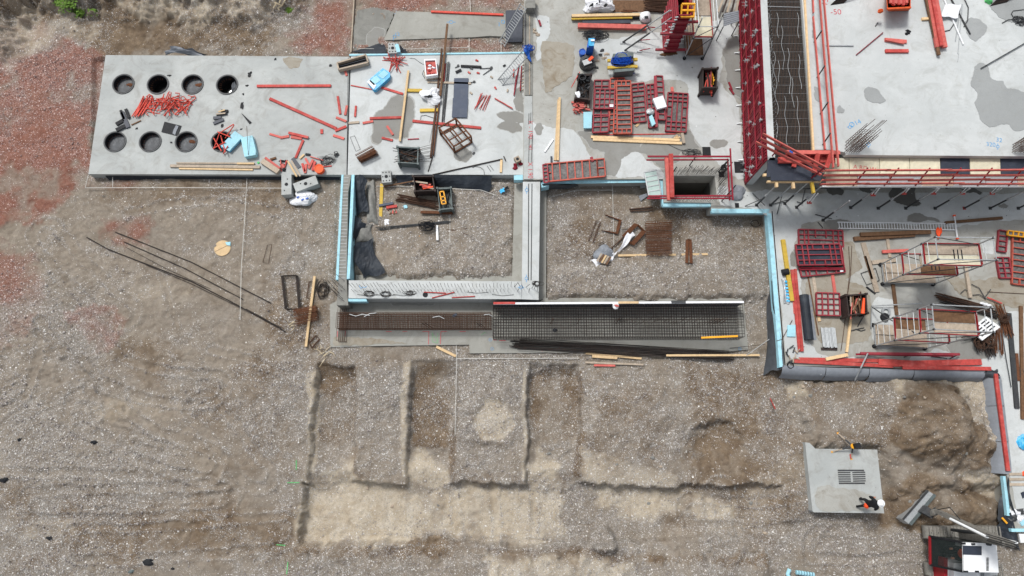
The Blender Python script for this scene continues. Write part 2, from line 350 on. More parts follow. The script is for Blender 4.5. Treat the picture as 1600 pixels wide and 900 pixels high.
# ridges pushed up by tracks
for a,b,h in (((20,500),(190,640),.10),((0,560),(70,640),.07),((60,520),(130,700),.06),((130,640),(250,700),.08),((290,770),(420,760),.08),((150,790),(330,785),.06)):
    ex,ey=b[0]-a[0],b[1]-a[1]; t=np.clip(((PX-a[0])*ex+(PY-a[1])*ey)/(ex*ex+ey*ey),0,1)
    d=np.hypot(PX-a[0]-t*ex+14*W1,PY-a[1]-t*ey+14*W2); Z+=1.3*h*np.exp(-(d/3.0)**2)-h*.6*np.exp(-((d-7)/4.0)**2)
RUT=np.zeros_like(X)
def rut(pl,w=5.5,dep=.03,gap=0):
    global Z,RUT
    sel=(PX>min(p[0] for p in pl)-60)&(PX<max(p[0] for p in pl)+60)&(PY>min(p[1] for p in pl)-60)&(PY<max(p[1] for p in pl)+60)
    x=PX[sel]+5*W1[sel]; y=PY[sel]+5*W2[sel]; d=np.full(x.shape,1e9); sd=np.zeros(x.shape)
    for (ax,ay),(bx,by) in zip(pl,pl[1:]):
        ex,ey=bx-ax,by-ay; t=np.clip(((x-ax)*ex+(y-ay)*ey)/(ex*ex+ey*ey),0,1); q=np.hypot(x-ax-t*ex,y-ay-t*ey); c=(x-ax)*ey-(y-ay)*ex; m=q<d; d=np.where(m,q,d); sd=np.where(m,np.sign(c),sd)
    ss=sd*d
    for off in ((0,) if not gap else (-gap/2,gap/2)):
        q=np.abs(ss-off); inn=np.exp(-(q/w)**4); rim=np.exp(-((q-w*1.45)/2.2)**2); lug=.5+.5*np.sin((x+.6*y)*1.15)
        Z[sel]+=-dep*inn*(.7+.5*lug)+dep*1.1*rim; RUT[sel]=np.maximum(RUT[sel],rim)-.55*inn*(RUT[sel]<.5)
for pl,w,dp,gp in (([(62,500),(85,535),(110,560),(135,595),(150,650)],7,.05,0),([(131,520),(150,548),(176,578),(230,600),(330,606)],6,.04,48),([(-10,655),(40,620),(64,560),(60,520)],6,.04,0),([(75,370),(110,415),(150,450),(190,485)],6,.03,46),([(250,430),(262,470),(280,510)],4,.03,0),
 ([(130,640),(180,660),(240,700),(320,725)],7,.04,52),([(330,545),(400,560),(470,595)],5,.03,0),([(60,790),(220,785),(340,780)],6,.04,46),([(-10,742),(120,735),(210,742)],6,.03,0),([(130,850),(280,845),(440,830)],6,.03,50),([(200,330),(330,312),(440,330)],5,.02,0),([(320,640),(360,690),(400,740)],6,.035,46),
 ([(1090,800),(1180,806),(1260,800)],6,.03,44),([(1280,850),(1380,852),(1450,845)],6,.04,44),([(560,842),(700,848),(900,846)],5,.03,0),([(742,765),(742,845)],5,.02,60),([(1130,770),(1134,850)],5,.03,44),([(860,765),(858,840)],5,.02,50)): rut(pl,w,dp,gp)
# caterpillar tread marks
for (x0,y0,x1,y1) in ((1100,862,1160,900),(1296,812,1376,818),(1296,868,1400,874),(1130,790,1136,845),(1152,795,1158,845),(640,850,700,856)):
    s=m_([(x0,y0),(x1,y0),(x1,y1),(x0,y1)],3,3)
    w=np.sin(PX*1.1+W1) if (x1-x0)>(y1-y0) else np.sin(PY*1.1+W1); Z-=s*(.03+.02*w)
st=m_([(0,440),(140,400),(180,640),(60,700),(0,690)],20,10); Z+=.012*st*np.sin((PX*.25+PY*.55)*1.3+3*W1)
cell2=m_([(853,290),(1200,330),(1210,466),(853,466)],5,2); cell1=m_([(552,285),(803,285),(800,432),(552,432)],5,2)
Z+=.12*(cell1+cell2)+.20*m_([(640,395),(790,380),(800,432),(560,432),(560,410)],12,9)+.22*m_([(860,420),(1000,410),(1200,400),(1210,468),(853,468)],12,9)
# beds under slabs
def bed(poly,z,soft=1):
    global Z
    m=m_(poly,soft,0,add=-2); Z=Z*(1-m)+z*m
bed([(143,89),(820,88),(820,270),(520,270),(142,269)],-.25)
bed([(517,470),(1166,470),(1166,546),(735,546),(733,538),(517,538)],-.12)
bed([(524,275),(560,275),(556,438),(800,438),(800,275),(856,275),(856,475),(520,475)],-.05)
bed([(823,-300),(1016,278),(1036,284),(1034,320),(1108,322),(1110,332),(1200,332),(1222,574),(1545,578),(1582,740),(1584,862),(1800,862),(1900,-300)],-.3)
bed([(1040,262),(1150,262),(1150,320),(1040,310)],-8,1)
bed([(1268,712),(1370,712),(1374,800),(1272,800)],0)
bed([(608,22),(810,22),(810,58),(600,60)],-.08)
# material masks, plus painted light and shade on trench walls
def blend(l):
    o=np.zeros_like(X)
    for poly,soft,warp,amt in l: o=np.maximum(o,amt*m_(poly,soft,warp))
    return o
RED=blend([([(18,48),(60,42),(150,70),(163,92),(150,180),(140,272),(120,292),(84,332),(60,345),(40,335),(0,352),(-60,300),(-60,90)],14,12,1),
 ([(490,-60),(553,-60),(548,82),(470,84),(440,60),(474,30)],16,12,.75),(ell(205,355,40,20),16,12,.6),([(-60,345),(50,400),(64,450),(50,525),(15,540),(-60,560)],18,18,.6),
 ([(96,486),(180,478),(190,500),(168,552),(145,550),(130,515),(100,508)],9,12,.8),([(560,-60),(812,-60),(812,14),(700,16),(560,16)],8,8,.7),([(560,62),(800,62),(800,80),(560,80)],5,5,.5),
 (ell(160,285,60,14),10,8,.4)])
RED*=np.clip(.75+.8*W1,.25,1)
PALE=blend([([(467,757),(500,735),(545,715),(560,757),(628,757),(640,705),(665,700),(705,735),(705,757),(660,770),(640,846),(470,855)],10,9,.9),
 ([(640,762),(820,762),(832,702),(870,722),(884,770),(880,840),(830,848),(700,846),(620,840)],12,12,.78),(ell(774,655,34,31),5,6,1),([(935,756),(1060,766),(1110,772),(1160,790),(1150,815),(1060,812),(960,805),(930,775)],10,12,.75),
 ([(1222,602),(1250,600),(1256,618),(1232,622)],4,4,.9),([(760,866),(900,858),(990,880),(1010,960),(740,960)],12,12,.75),
 ([(1380,590),(1560,590),(1570,780),(1470,800),(1480,740),(1380,770),(1376,700),(1400,690)],8,8,.8),
 ([(165,12),(200,30),(240,45),(265,30),(300,52),(330,44),(355,26),(400,44),(440,10),(300,6)],6,8,.6),([(30,25),(80,12),(170,30),(150,60),(90,55),(0,110),(0,60)],14,12,.5),
 ([(480,585),(496,580),(490,740),(478,740)],3,3,.8),([(628,570),(641,566),(636,745),(626,745)],3,3,.8),([(817,575),(823,575),(822,750),(815,750)],3,3,.8),  # these pale strips paint light onto the east-facing trench walls
 (ell(255,455,60,20),18,14,.35),(ell(200,640,70,24),16,14,.3),(ell(70,830,60,14),14,12,.4),([(1120,780),(1260,700),(1270,800),(1160,850),(1000,850)],20,12,.3),([(906,700),(1060,745),(1055,765),(915,758)],6,5,.5)])
BROWN=blend([([(898,572),(911,574),(916,745),(900,745)],3,5,1),([(548,575),(558,575),(556,745),(546,745)],3,4,.8),([(708,575),(718,575),(712,745),(702,745)],3,4,.8),([(500,572),(553,572),(550,690),(520,700),(490,690)],5,6,.9),([(648,566),(708,564),(702,700),(645,695)],5,6,.85),([(832,566),(900,568),(902,690),(830,690)],5,6,1),  # first three strips paint shade onto the west-facing block sides
 ([(1396,602),(1440,595),(1478,612),(1484,648),(1530,684),(1542,720),(1500,736),(1470,742),(1440,735),(1404,700),(1376,692),(1386,640)],6,8,.95),
 ([(1378,705),(1420,722),(1450,742),(1490,745),(1556,775),(1562,840),(1540,862),(1450,832),(1380,832),(1372,790),(1380,760),(1430,735)],7,8,.9),
 ([(1248,592),(1398,594),(1390,700),(1262,700)],9,8,.55),([(470,838),(900,850),(1000,866),(1200,866),(1200,880),(990,878),(900,872),(470,868)],6,9,.8),
 ([(-300,-300),(520,-300),(500,0),(440,30),(420,84),(160,84),(150,60),(0,40),(-300,60)],16,18,.95),([(160,50),(420,40),(420,84),(170,84)],12,12,.9),
 ([(880,300),(1200,325),(1200,400),(1000,410),(880,400)],20,10,.6),([(1060,560),(1220,585),(1262,690),(1262,850),(1000,850),(1068,760)],24,16,.6),
 ([(400,440),(510,400),(515,560),(440,560)],22,18,.75),(ell(320,820,18,20),8,8,.9),([(0,760),(300,770),(480,760),(480,900),(300,870),(0,900)],30,25,.55),(ell(1120,695,50,24),12,8,.85),
 ([(142,280),(530,280),(525,330),(160,320)],14,14,.5),(ell(230,560,60,45),24,20,.5),([(905,575),(1050,600),(1060,745),(920,745)],24,16,.45),([(300,600),(470,560),(470,760),(320,740)],30,20,.4),
 (ell(420,575,60,30),18,18,.5),([(555,735),(900,735),(900,762),(555,762)],5,4,.35),([(480,560),(700,555),(900,560),(900,575),(480,580)],6,8,.4)])
PILE=m_([(1396,602),(1440,595),(1478,612),(1484,648),(1530,684),(1542,720),(1500,736),(1470,742),(1450,745),(1490,748),(1556,775),(1562,840),(1540,862),(1450,832),(1380,832),(1372,790),(1376,692),(1386,640)],5,7)
PALE*=1-.9*PILE; PALE*=np.clip(.85+.6*W5,.2,1.15); BROWN*=np.clip(.85+.7*W1,.2,1.2)
W6=fbm(X*.5+Y*.35,Y*.6-X*.2,.45,6,12,.62)
GRAV=.66+1.0*W6+.4*W5; GRAV*=(1-.75*np.clip(PALE,0,1))*(1-.5*np.clip(BROWN,0,1))
GRAV=np.maximum(GRAV,.95*blend([([(856,300),(900,300),(900,400),(1000,412),(1200,405),(1210,466),(853,466)],12,10,1),([(640,400),(800,300),(800,432),(560,432)],16,14,1),([(400,540),(495,560),(480,735),(420,750),(340,640)],26,22,1),
 (ell(1222,650,32,48),14,14,1),([(775,868),(990,872),(1010,960),(775,960)],10,10,.9),([(555,575),(632,575),(628,745),(558,745)],10,10,.85),([(716,575),(820,575),(818,740),(708,740)],8,9,.75),([(910,600),(1060,600),(1055,740),(915,740)],14,12,.75),([(950,570),(1200,590),(1190,650),(960,640)],20,14,.8),([(440,470),(520,480),(520,560),(440,540)],14,14,.9),(ell(775,655,52,60),12,10,.8),([(500,575),(515,575),(505,700),(495,700)],5,5,.8),([(700,580),(716,580),(708,720),(698,720)],5,5,.9),([(826,580),(838,575),(836,690),(824,690)],5,5,.8),([(830,690),(905,690),(905,705),(830,705)],5,6,.9),(ell(1000,720,70,22),16,12,.8)])*np.clip(.85+.6*W5,.3,1.2))
GRAV=np.maximum(GRAV,.6*RED*np.clip(.7+.9*W5,.1,1.3)); 
for a,b_,wd in (((150,560),(260,700),9),((260,540),(330,640),7),((60,450),(150,600),10),((0,640),(60,560),8),((330,620),(480,560),8),((120,700),(400,640),9),((0,860),(300,880),12),((200,330),(420,300),9),((420,740),(480,600),8)):
    ex,ey=b_[0]-a[0],b_[1]-a[1]; t=np.clip(((PX-a[0])*ex+(PY-a[1])*ey)/(ex*ex+ey*ey),0,1); d=np.hypot(PX-a[0]-t*ex+18*W1,PY-a[1]-t*ey+18*W2); GRAV=np.maximum(GRAV,np.exp(-(d/wd)**2)*(.9+.4*W3))
for f in (f1,f2,f3): GRAV*=1-.6*m_([p for p in f if p[1]<765]+[],4,6)*(PY<705)
GRAV=np.clip((GRAV+.55*np.clip(RUT,-1,1))*(1-.88*PILE),.02,1.15)
nx,ny=len(GX),len(GY)
me=bpy.data.meshes.new('ground'); nv=nx*ny
me.vertices.add(nv); co=np.stack([X,Y,Z],-1).reshape(-1).astype(np.float32); me.vertices.foreach_set('co',co)
I=np.arange(nv).reshape(ny,nx); q=np.stack([I[:-1,:-1],I[:-1,1:],I[1:,1:],I[1:,:-1]],-1).reshape(-1)
nf=len(q)//4; me.loops.add(nf*4); me.loops.foreach_set('vertex_index',q.astype(np.int32)); me.polygons.add(nf)
me.polygons.foreach_set('loop_start',np.arange(0,nf*4,4,dtype=np.int32)); me.polygons.foreach_set('loop_total',np.full(nf,4,np.int32)); me.update(calc_edges=True)
at=me.color_attributes.new('soil','FLOAT_COLOR','POINT'); at.data.foreach_set('color',np.stack([RED,PALE,BROWN,GRAV],-1).reshape(-1).astype(np.float32))  # PALE and BROWN also carry the painted light and shade
me.shade_smooth()
gm=bpy.data.materials.new('site_soil_and_gravel'); gm.use_nodes=True; nt=gm.node_tree; N=nt.nodes; L=nt.links
b=N['Principled BSDF']; b.inputs['Roughness'].default_value=.95; b.inputs['Specular IOR Level'].default_value=.1
geo=N.new('ShaderNodeNewGeometry'); ca=N.new('ShaderNodeVertexColor'); ca.layer_name='soil'; sep=N.new('ShaderNodeSeparateColor'); L.new(ca.outputs['Color'],sep.inputs[0])
def noi(s,d=8,r=.65,di=0):
    n=N.new('ShaderNodeTexNoise'); n.inputs['Scale'].default_value=s; n.inputs['Detail'].default_value=d; n.inputs['Roughness'].default_value=r; n.inputs['Distortion'].default_value=di; L.new(geo.outputs['Position'],n.inputs['Vector']); return n.outputs['Fac']
def mr(x,a,b_,c=0,d=1):
    r=N.new('ShaderNodeMapRange'); r.inputs[1].default_value=a; r.inputs[2].default_value=b_; r.inputs[3].default_value=c; r.inputs[4].default_value=d; L.new(x,r.inputs[0]); return r.outputs[0]
def mx(f,A,B,mode='MIX'):
    x=N.new('ShaderNodeMix'); x.data_type='RGBA'; x.blend_type=mode
    if isinstance(f,(int,float)): x.inputs['Factor'].default_value=f
    else: L.new(f,x.inputs['Factor'])
    for k,v in (('A',A),('B',B)):
        if isinstance(v,tuple): x.inputs[k].default_value=(*v,1)
        else: L.new(v,x.inputs[k])
    return x.outputs['Result']
def ml(a,b_,op='MULTIPLY'):
    x=N.new('ShaderNodeMath'); x.operation=op
    for i,v in enumerate((a,b_)):
        if isinstance(v,(int,float)): x.inputs[i].default_value=v
        else: L.new(v,x.inputs[i])
    return x.outputs[0]
R_,G_,B_=sep.outputs[0],sep.outputs[1],sep.outputs[2]; A_=ca.outputs['Alpha']
mid=noi(1.3,10,.74,.5); fine=noi(20,5,.75); big=noi(.22,5,.6,.8); m4=noi(4.5,8,.72,.3)
c=mx(mr(big,.40,.60),lin(163,154,141),lin(156,149,139))
c=mx(mr(mid,.36,.64),c,lin(136,126,113)); c=mx(mr(m4,.42,.68,0,.55),c,lin(120,108,94))
brn=mx(mr(mid,.38,.62),lin(142,125,104),lin(110,94,77)); brn=mx(mr(m4,.42,.66,0,.7),brn,lin(88,74,61)); c=mx(mr(ml(B_,mr(mid,.2,.6,.7,1.1)),.15,.75),c,brn)
redc=mx(mr(mid,.38,.62),lin(130,84,70),lin(152,112,98)); redc=mx(mr(m4,.42,.66,0,.6),redc,lin(110,70,58)); c=mx(mr(ml(R_,mr(m4,.2,.6,.6,1.2)),.1,.7),c,redc)
pal=mx(mr(mid,.36,.66),lin(208,199,182),lin(178,164,142)); pal=mx(mr(m4,.45,.66,0,.4),pal,lin(156,142,121)); c=mx(mr(ml(G_,mr(m4,.2,.6,.6,1.2)),.12,.75),c,pal)
def stones(scale,k,c,lo,hi):
    v=N.new('ShaderNodeTexVoronoi'); v.inputs['Scale'].default_value=scale; L.new(geo.outputs['Position'],v.inputs['Vector'])
    sc_=N.new('ShaderNodeSeparateColor'); L.new(v.outputs['Color'],sc_.inputs[0])
    body=mr(v.outputs['Distance'],.36,.52,1,0); den=ml(A_,mr(m4,.36,.62,.45,1.35)); den=ml(den,mr(mid,.36,.62,1.35,.4))
    d=N.new('ShaderNodeMath'); d.operation='LESS_THAN'; L.new(sc_.outputs[0],d.inputs[0]); L.new(ml(den,k),d.inputs[1])
    on=ml(d.outputs[0],body); t=ml(sc_.outputs[1],sc_.outputs[1])
    tone=mx(t,mx(R_,lin(*lo),lin(150,112,104)),mx(R_,lin(*hi),lin(228,206,198)))
    return mx(on,c,tone),v
c=mx(mr(fine,.36,.7,0,.34),c,(.10,.082,.065),'MIX')
c,v1=stones(34,1.05,c,(138,134,128),(212,210,207)); c,v2=stones(19,.62,c,(136,132,127),(232,231,229)); c,v3=stones(11,.09,c,(175,168,160),(240,240,237))
L.new(c,b.inputs['Base Color'])
hs=ml(ml(mr(v1.outputs['Distance'],0,.5,1,0),A_),.5); hh=ml(hs,ml(fine,.9),'ADD'); hh=ml(hh,ml(m4,1.6),'ADD')
bp=N.new('ShaderNodeBump'); bp.inputs['Strength'].default_value=1; bp.inputs['Distance'].default_value=.055; L.new(hh,bp.inputs['Height']); L.new(bp.outputs['Normal'],b.inputs['Normal'])
me.materials.append(gm); g=bpy.data.objects.new('ground',me); col.objects.link(g); g['kind']='structure'
def gz(x,y):
    i=int(np.clip(np.searchsorted(GX,x),1,nx-1)); j=int(np.clip(np.searchsorted(GY,y),1,ny-1)); return float(max(Z[j,i],Z[j-1,i],Z[j,i-1],Z[j-1,i-1]))
def G(px,py):   # point on the ground seen at a photo position
    z=0.0
    for _ in range(4):
        p=P(px,py,z); z=gz(p.x,p.y)
    return Vector((p.x,p.y,z))
# loose stones
def scatter(name,n,smin,smax,wfun,m):
    a=rng.uniform(0,1600,n*6); b_=rng.uniform(0,900,n*6); pp=[]
    xs=rng.uniform(-30.5,30.5,n*8); ys=rng.uniform(-7.5,26.5,n*8); ix=np.clip(np.searchsorted(GX,xs),0,nx-1); iy=np.clip(np.searchsorted(GY,ys),0,ny-1)
    w=wfun(iy,ix); keep=rng.random(len(xs))<w; xs,ys,ix,iy=xs[keep][:n],ys[keep][:n],ix[keep][:n],iy[keep][:n]; n=len(xs); zs=Z[iy,ix]
    base=np.array([(1,0,0),(-.5,.85,0),(-.5,-.85,0),(.3,.4,.7),(-.55,0,.6),(.25,-.45,.65),(0,0,-.4)]); fc=np.array([(0,1,3),(1,4,3),(1,2,4),(2,5,4),(2,0,5),(0,3,5),(3,4,5),(0,6,1),(1,6,2),(2,6,0)])
    s=smin+(smax-smin)*rng.random(n)**3; an=rng.random(n)*6.28; V=base[None]*(1+rng.uniform(-.3,.3,(n,7,3)))*s[:,None,None]*np.array([1,.8,.7])
    ca_,sa=np.cos(an)[:,None],np.sin(an)[:,None]; x=V[:,:,0]*ca_-V[:,:,1]*sa; y=V[:,:,0]*sa+V[:,:,1]*ca_
    V=np.stack([x+xs[:,None],y+ys[:,None],V[:,:,2]+zs[:,None]+.01],-1).reshape(-1,3); Fc=(fc[None]+(np.arange(n)*7)[:,None,None]).reshape(-1)
    me=bpy.data.meshes.new(name); me.vertices.add(len(V)); me.vertices.foreach_set('co',V.reshape(-1).astype(np.float32)); nf=len(Fc)//3
    me.loops.add(nf*3); me.loops.foreach_set('vertex_index',Fc.astype(np.int32)); me.polygons.add(nf); me.polygons.foreach_set('loop_start',np.arange(0,nf*3,3,dtype=np.int32)); me.polygons.foreach_set('loop_total',np.full(nf,3,np.int32)); me.update(calc_edges=True)
    t=np.repeat(rng.random(n),7); at=me.color_attributes.new('tone','FLOAT_COLOR','POINT'); r=np.repeat(RED[iy,ix],7); br=np.repeat(BROWN[iy,ix],7)
    l=.2+.5*t**2.4; l=l*(1-.35*np.clip(br,0,1)); C=np.stack([l*(1+.1*r)+.02,l*(.97-.12*r),l*(.92-.14*r),np.ones_like(l)],-1); at.data.foreach_set('color',C.reshape(-1).astype(np.float32))
    me.materials.append(m); o=bpy.data.objects.new(name,me); col.objects.link(o); o['kind']='stuff'; o['label']='loose pale and grey stones strewn over the excavated ground'; o['category']='gravel'
pm=bpy.data.materials.new('loose_stone'); pm.use_nodes=True; n_=pm.node_tree.nodes; vc=n_.new('ShaderNodeVertexColor'); vc.layer_name='tone'; pm.node_tree.links.new(vc.outputs['Color'],n_['Principled BSDF'].inputs['Base Color']); n_['Principled BSDF'].inputs['Roughness'].default_value=.9
okm=(Z>-.95)&(m_([(143,89),(820,88),(820,270),(142,269)],1,0)<.5)&(m_([(517,470),(1166,470),(1166,550),(517,545)],1,0)<.5)&(m_([(823,-300),(1016,278),(1036,284),(1034,320),(1108,322),(1110,332),(1200,332),(1222,574),(1545,578),(1582,740),(1584,862),(1800,862),(1900,-300)],1,0)<.5)&(m_([(600,18),(812,18),(812,60),(600,60)],1,0)<.5)
scatter('loose_stones',30000,.02,.07,lambda j,i:(GRAV[j,i]**2*(.35+.65*np.clip(W1[j,i]+.5,0,1)))*(1-.7*PILE[j,i])*okm[j,i],pm)
# ---------------------------------------------------------------- concrete works
def slab(name,label,cat,poly,zt,zb,m,holes=(),group=None):
    pw=[P(a,b_,zt) for a,b_ in poly]; hw=[[P(a,b_,zt) for a,b_ in h] for h in holes]
    c=P(sum(p[0] for p in poly)/len(poly),sum(p[1] for p in poly)/len(poly),zb)
    t=thing(name,label,cat,c,group); MB().prism(pw,zb,zt,hw).part('concrete_body',m,t); return t
def wob(poly,amp=2.2,step=7,seed=0):
    r=random.Random(seed); o=[tuple(p) for p in poly]
    for it in range(4):
        q=[]; n=len(o)
        for i in range(n):
            a,b_=o[i],o[(i+1)%n]; d=math.hypot(b_[0]-a[0],b_[1]-a[1]); q.append(a)
            if d>2.2:
                k=r.uniform(-.17,.17)*min(d,amp*7); q.append(((a[0]+b_[0])/2-(b_[1]-a[1])/d*k,(a[1]+b_[1])/2+(b_[0]-a[0])/d*k))
        o=q
        if it==1: o=[((o[i-1][0]+4*o[i][0]+o[(i+1)%len(o)][0])/6,(o[i-1][1]+4*o[i][1]+o[(i+1)%len(o)][1])/6) for i in range(len(o))]
    return o
_pc=[0]
def damp(parent,poly,z,m=None,amp=2.6,name='damp_patch'):
    _pc[0]+=1; pw=[P(a,b_,z) for a,b_ in wob(poly,amp,4.5,_pc[0])]; zz=z+.0035+.0003*_pc[0]
    if m in (None,M['damp'],M['damp_shade']):
        cx_=sum(p.x for p in pw)/len(pw); cy_=sum(p.y for p in pw)/len(pw); MB().prism([(cx_+(p.x-cx_)*1.06,cy_+(p.y-cy_)*1.06) for p in pw],z-.002,zz-.0025).part('drying_edge',M['damp_e'],parent)
    return MB().prism([(p.x,p.y) for p in pw],z-.002,zz).part(name,m or M['damp'],parent)
def foam(name_label,poly,zt,zb,m='cyan'):
    pw=[P(a,b_,zt) for a,b_ in poly]; return MB().prism(pw,zb,zt).single('insulation_strip',name_label,'insulation',M[m],'foam insulation strips on the concrete edges')
# left slab with round openings
HC=[(193,131.5),(247,132),(301,132),(355,132.5),(180,221.5),(235,221.5),(291,221.5),(347,221.5)]
def circ(c,r,n=36): return [(c.x+r*math.cos(2*math.pi*i/n),c.y+r*math.sin(2*math.pi*i/n)) for i in range(n)]
HR=.585
poly=[(165,86),(546,88.5),(541.5,273),(138,272)]; pw=[P(a,b_,S1) for a,b_ in poly]
sA=thing('foundation_slab','pale grey concrete slab with eight round openings','slab',P(340,180,-.2))
MB().prism(pw,-.2,S1,[circ(P(a,b_,S1),HR) for a,b_ in HC]).part('concrete_body',M['conc'],sA)
wa=['leftmost round opening of the upper row, with a dull grey lid','second round opening of the upper row, filled with black water','third round opening of the upper row, with a blotchy wet lid','fourth round opening of the upper row, half filled with water beside a torn lid',
 'leftmost round opening of the lower row, with a shiny wet lid','second round opening of the lower row, with a plain dark lid','third round opening of the lower row, next to the black square mat','fourth round opening of the lower row, under red brackets and blue foam boards']
for i,(a,b_) in enumerate(HC):
    c=P(a,b_,S1); t=thing('round_opening',wa[i],'shaft opening',(c.x,c.y,-.2),'round openings in the left slab')
    MB().ring((c.x,c.y,-.2),HR-.004,HR-.075,.2+S1+.035,40).part('sleeve',M['black'],t); MB().ring((c.x,c.y,S1+.03),HR+.012,HR-.05,.012,40).part('rim',M['steeld'],t)
    dep=-.12 if i in (1,3,7) else .26
    MB().cyl((c.x,c.y,dep-.03),HR-.08,.03,40).part('lid' if i not in (1,3) else 'water_surface',M['water'] if i in (1,3) else M['lid'],t)
    for k in range(9):
        an=math.radians(75+k*17+random.uniform(-3,3)); u=Vector((math.cos(an),math.sin(an),0)); q=Vector((c.x,c.y,.36))
        MB().tube([q+u*(HR-.08),q+u*(HR-.2)+Vector((0,0,-.02))],.008,5).part('dowel',M['rusto'],t)
    if i in (0,2,3,6):
        e=Vector((c.x,c.y,dep+.005)); MB().blob(e+Vector((.22,.1,0)),.15,.1,.02,amp=.4,seed=i).part('mud_patch',M['rusto'],t)
    if i==3: MB().patch([c+Vector((.15,-.4,-.2)),c+Vector((.5,-.2,.0)),c+Vector((.45,.25,.02)),c+Vector((.2,.2,-.25))],5,5,.03,seed=4).part('torn_lid',M['lid'],t)
for k,(pl,mm) in enumerate((([(420,150),(470,120),(545,130),(540,240),(470,250),(410,215)],'conc_b'),)):
    pass
for k,(cx,cy,rx,ry) in enumerate(((265,118,2.8,1.6),(390,116,3,4),(386,134,2,1.6),(380,147,1.6,1.6),(379,164,1.8,6),(377,202,1.6,1.2),(268,223,1.6,1.4),(214,201,2,1.5),(430,93,2,1.8),(516,102,2.4,2),(347,197,1.6,3.5))):
    q=P(cx,cy,S1); MB().blob((q.x,q.y,q.z+.004),rx*.033,ry*.033,.018,amp=.5,seed=k).part('dirt_spot',M['black'],sA)
damp(sA,[(440,90),(475,92),(468,105),(452,108)],S1,M['brown'],1.5)
# centre slab
sB=slab('foundation_slab','centre concrete slab with the long rusty beams and the rusty frame crate on it','slab',[(548.5,84),(819.5,83),(820.5,273),(543,273)],S1-.004,-.2,M['conc_w'])
damp(sB,[(612,152),(622,146),(640,150),(647,168),(640,200),(638,215),(618,217),(600,214),(592,225),(583,222),(580,212),(585,180),(600,170)],S1-.004)
damp(sB,[(712,230),(722,227),(736,236),(738,244),(729,254),(716,251),(709,244)],S1-.004)
damp(sB,[(776,178),(800,175),(818,178),(818,192),(804,190),(816,200),(814,206),(800,208),(782,202),(776,198),(790,190),(780,184)],S1-.004)
damp(sB,[(806,140),(812,136),(819,140),(819,178),(806,172),(802,160)],S1-.004)
MB().beam(P(546,86.5,S1)+Vector((0,0,.0)),P(818.5,82.8,S1),.09,.10).single('insulation_strip','thin pale cyan foam strip along the north edge of the centre slab','insulation',M['cyan'],'foam insulation strips on the concrete edges')
MB().beam(P(544.3,90,S1)+Vector((0,0,-.05)),P(541.8,272,S1)+Vector((0,0,-.05)),.03,.13).single('joint_strip','thin grey steel joint strip between the left slab and the centre slab','strip',M['steeld'])
# northern low strip
sN=slab('lean_concrete_bed','smooth grey concrete bed behind the centre slab with blue survey marks','slab',[(619,17.5),(790,22),(790,57),(764,56),(740,58),(600,62.5)],.1,-.15,M['conc_g'])
sR=slab('lean_concrete_bed','rough grey concrete bed left of the smooth bed, beside the upright board','slab',wob([(556,16),(585,12),(618,17),(600,62),(604,70),(575,78),(552,80)],1.2,6,3),.06,-.2,M['conc_r'])
damp(sR,[(572,55),(585,42),(602,45),(598,62),(602,68),(574,73)],.06,M['damp'],1)
# right slab, with the opening of the lift shaft
SHH=[(1050.5,274.5),(1117,274.5),(1119.5,305),(1050.5,305)]
RP=[(833,-120),(833,-20),(819,0),(817.5,281),(1017,279.5),(1036,280),(1037,316),(1111,317),(1111,328),(1201,328.5),(1222,571),(1540,579),(1563,580),(1580,733),(1580,738),(1574,741),(1583,832),(1800,832),(1900,-120)]
zt=RS; pw=[P(a,b_,zt) for a,b_ in RP]; hw=[[P(a,b_,zt) for a,b_ in SHH]]
sC=thing('basement_slab','large grey concrete slab carrying the formwork panels, scaffolds and the red formwork wall','slab',P(1300,400,.0))
MB().prism(pw,.0,zt,hw).part('concrete_body',M['conc_b'],sC)
W_=M['conc_w']
# drier, paler film on the slab
for pl in ([(842,196),(900,206),(915,235),(945,276),(845,279),(826,279),(825,190)],[(970,242),(1000,238),(1030,262),(1040,280),(970,278),(960,274)],
 [(932,62),(1010,54),(1148,25),(1150,60),(1128,86),(1124,130),(1156,165),(1163,285),(1130,262),(1100,238),(1085,212),(1076,190),(1076,130),(1030,122),(1000,128),(960,122),(942,112),(930,88)],
 [(838,22),(858,26),(860,52),(848,72),(850,90),(838,98)],
 [(1122,290),(1160,300),(1200,300),(1600,300),(1690,345),(1560,345),(1500,355),(1440,350),(1310,350),(1300,345),(1250,350),(1235,400),(1252,440),(1256,520),(1280,555),(1400,560),(1400,572),(1225,568),(1204,330),(1122,322)],
 [(1470,545),(1500,560),(1535,555),(1560,500),(1580,486),(1640,500),(1690,700),(1690,828),(1586,828),(1566,585),(1540,576),(1420,572),(1420,560)],[(1362,478),(1372,462),(1400,470),(1410,500),(1395,545),(1366,545)],[(1530,375),(1556,378),(1552,398),(1536,396)]):
    damp(sC,pl,RS,W_,2.2,'dry_film')
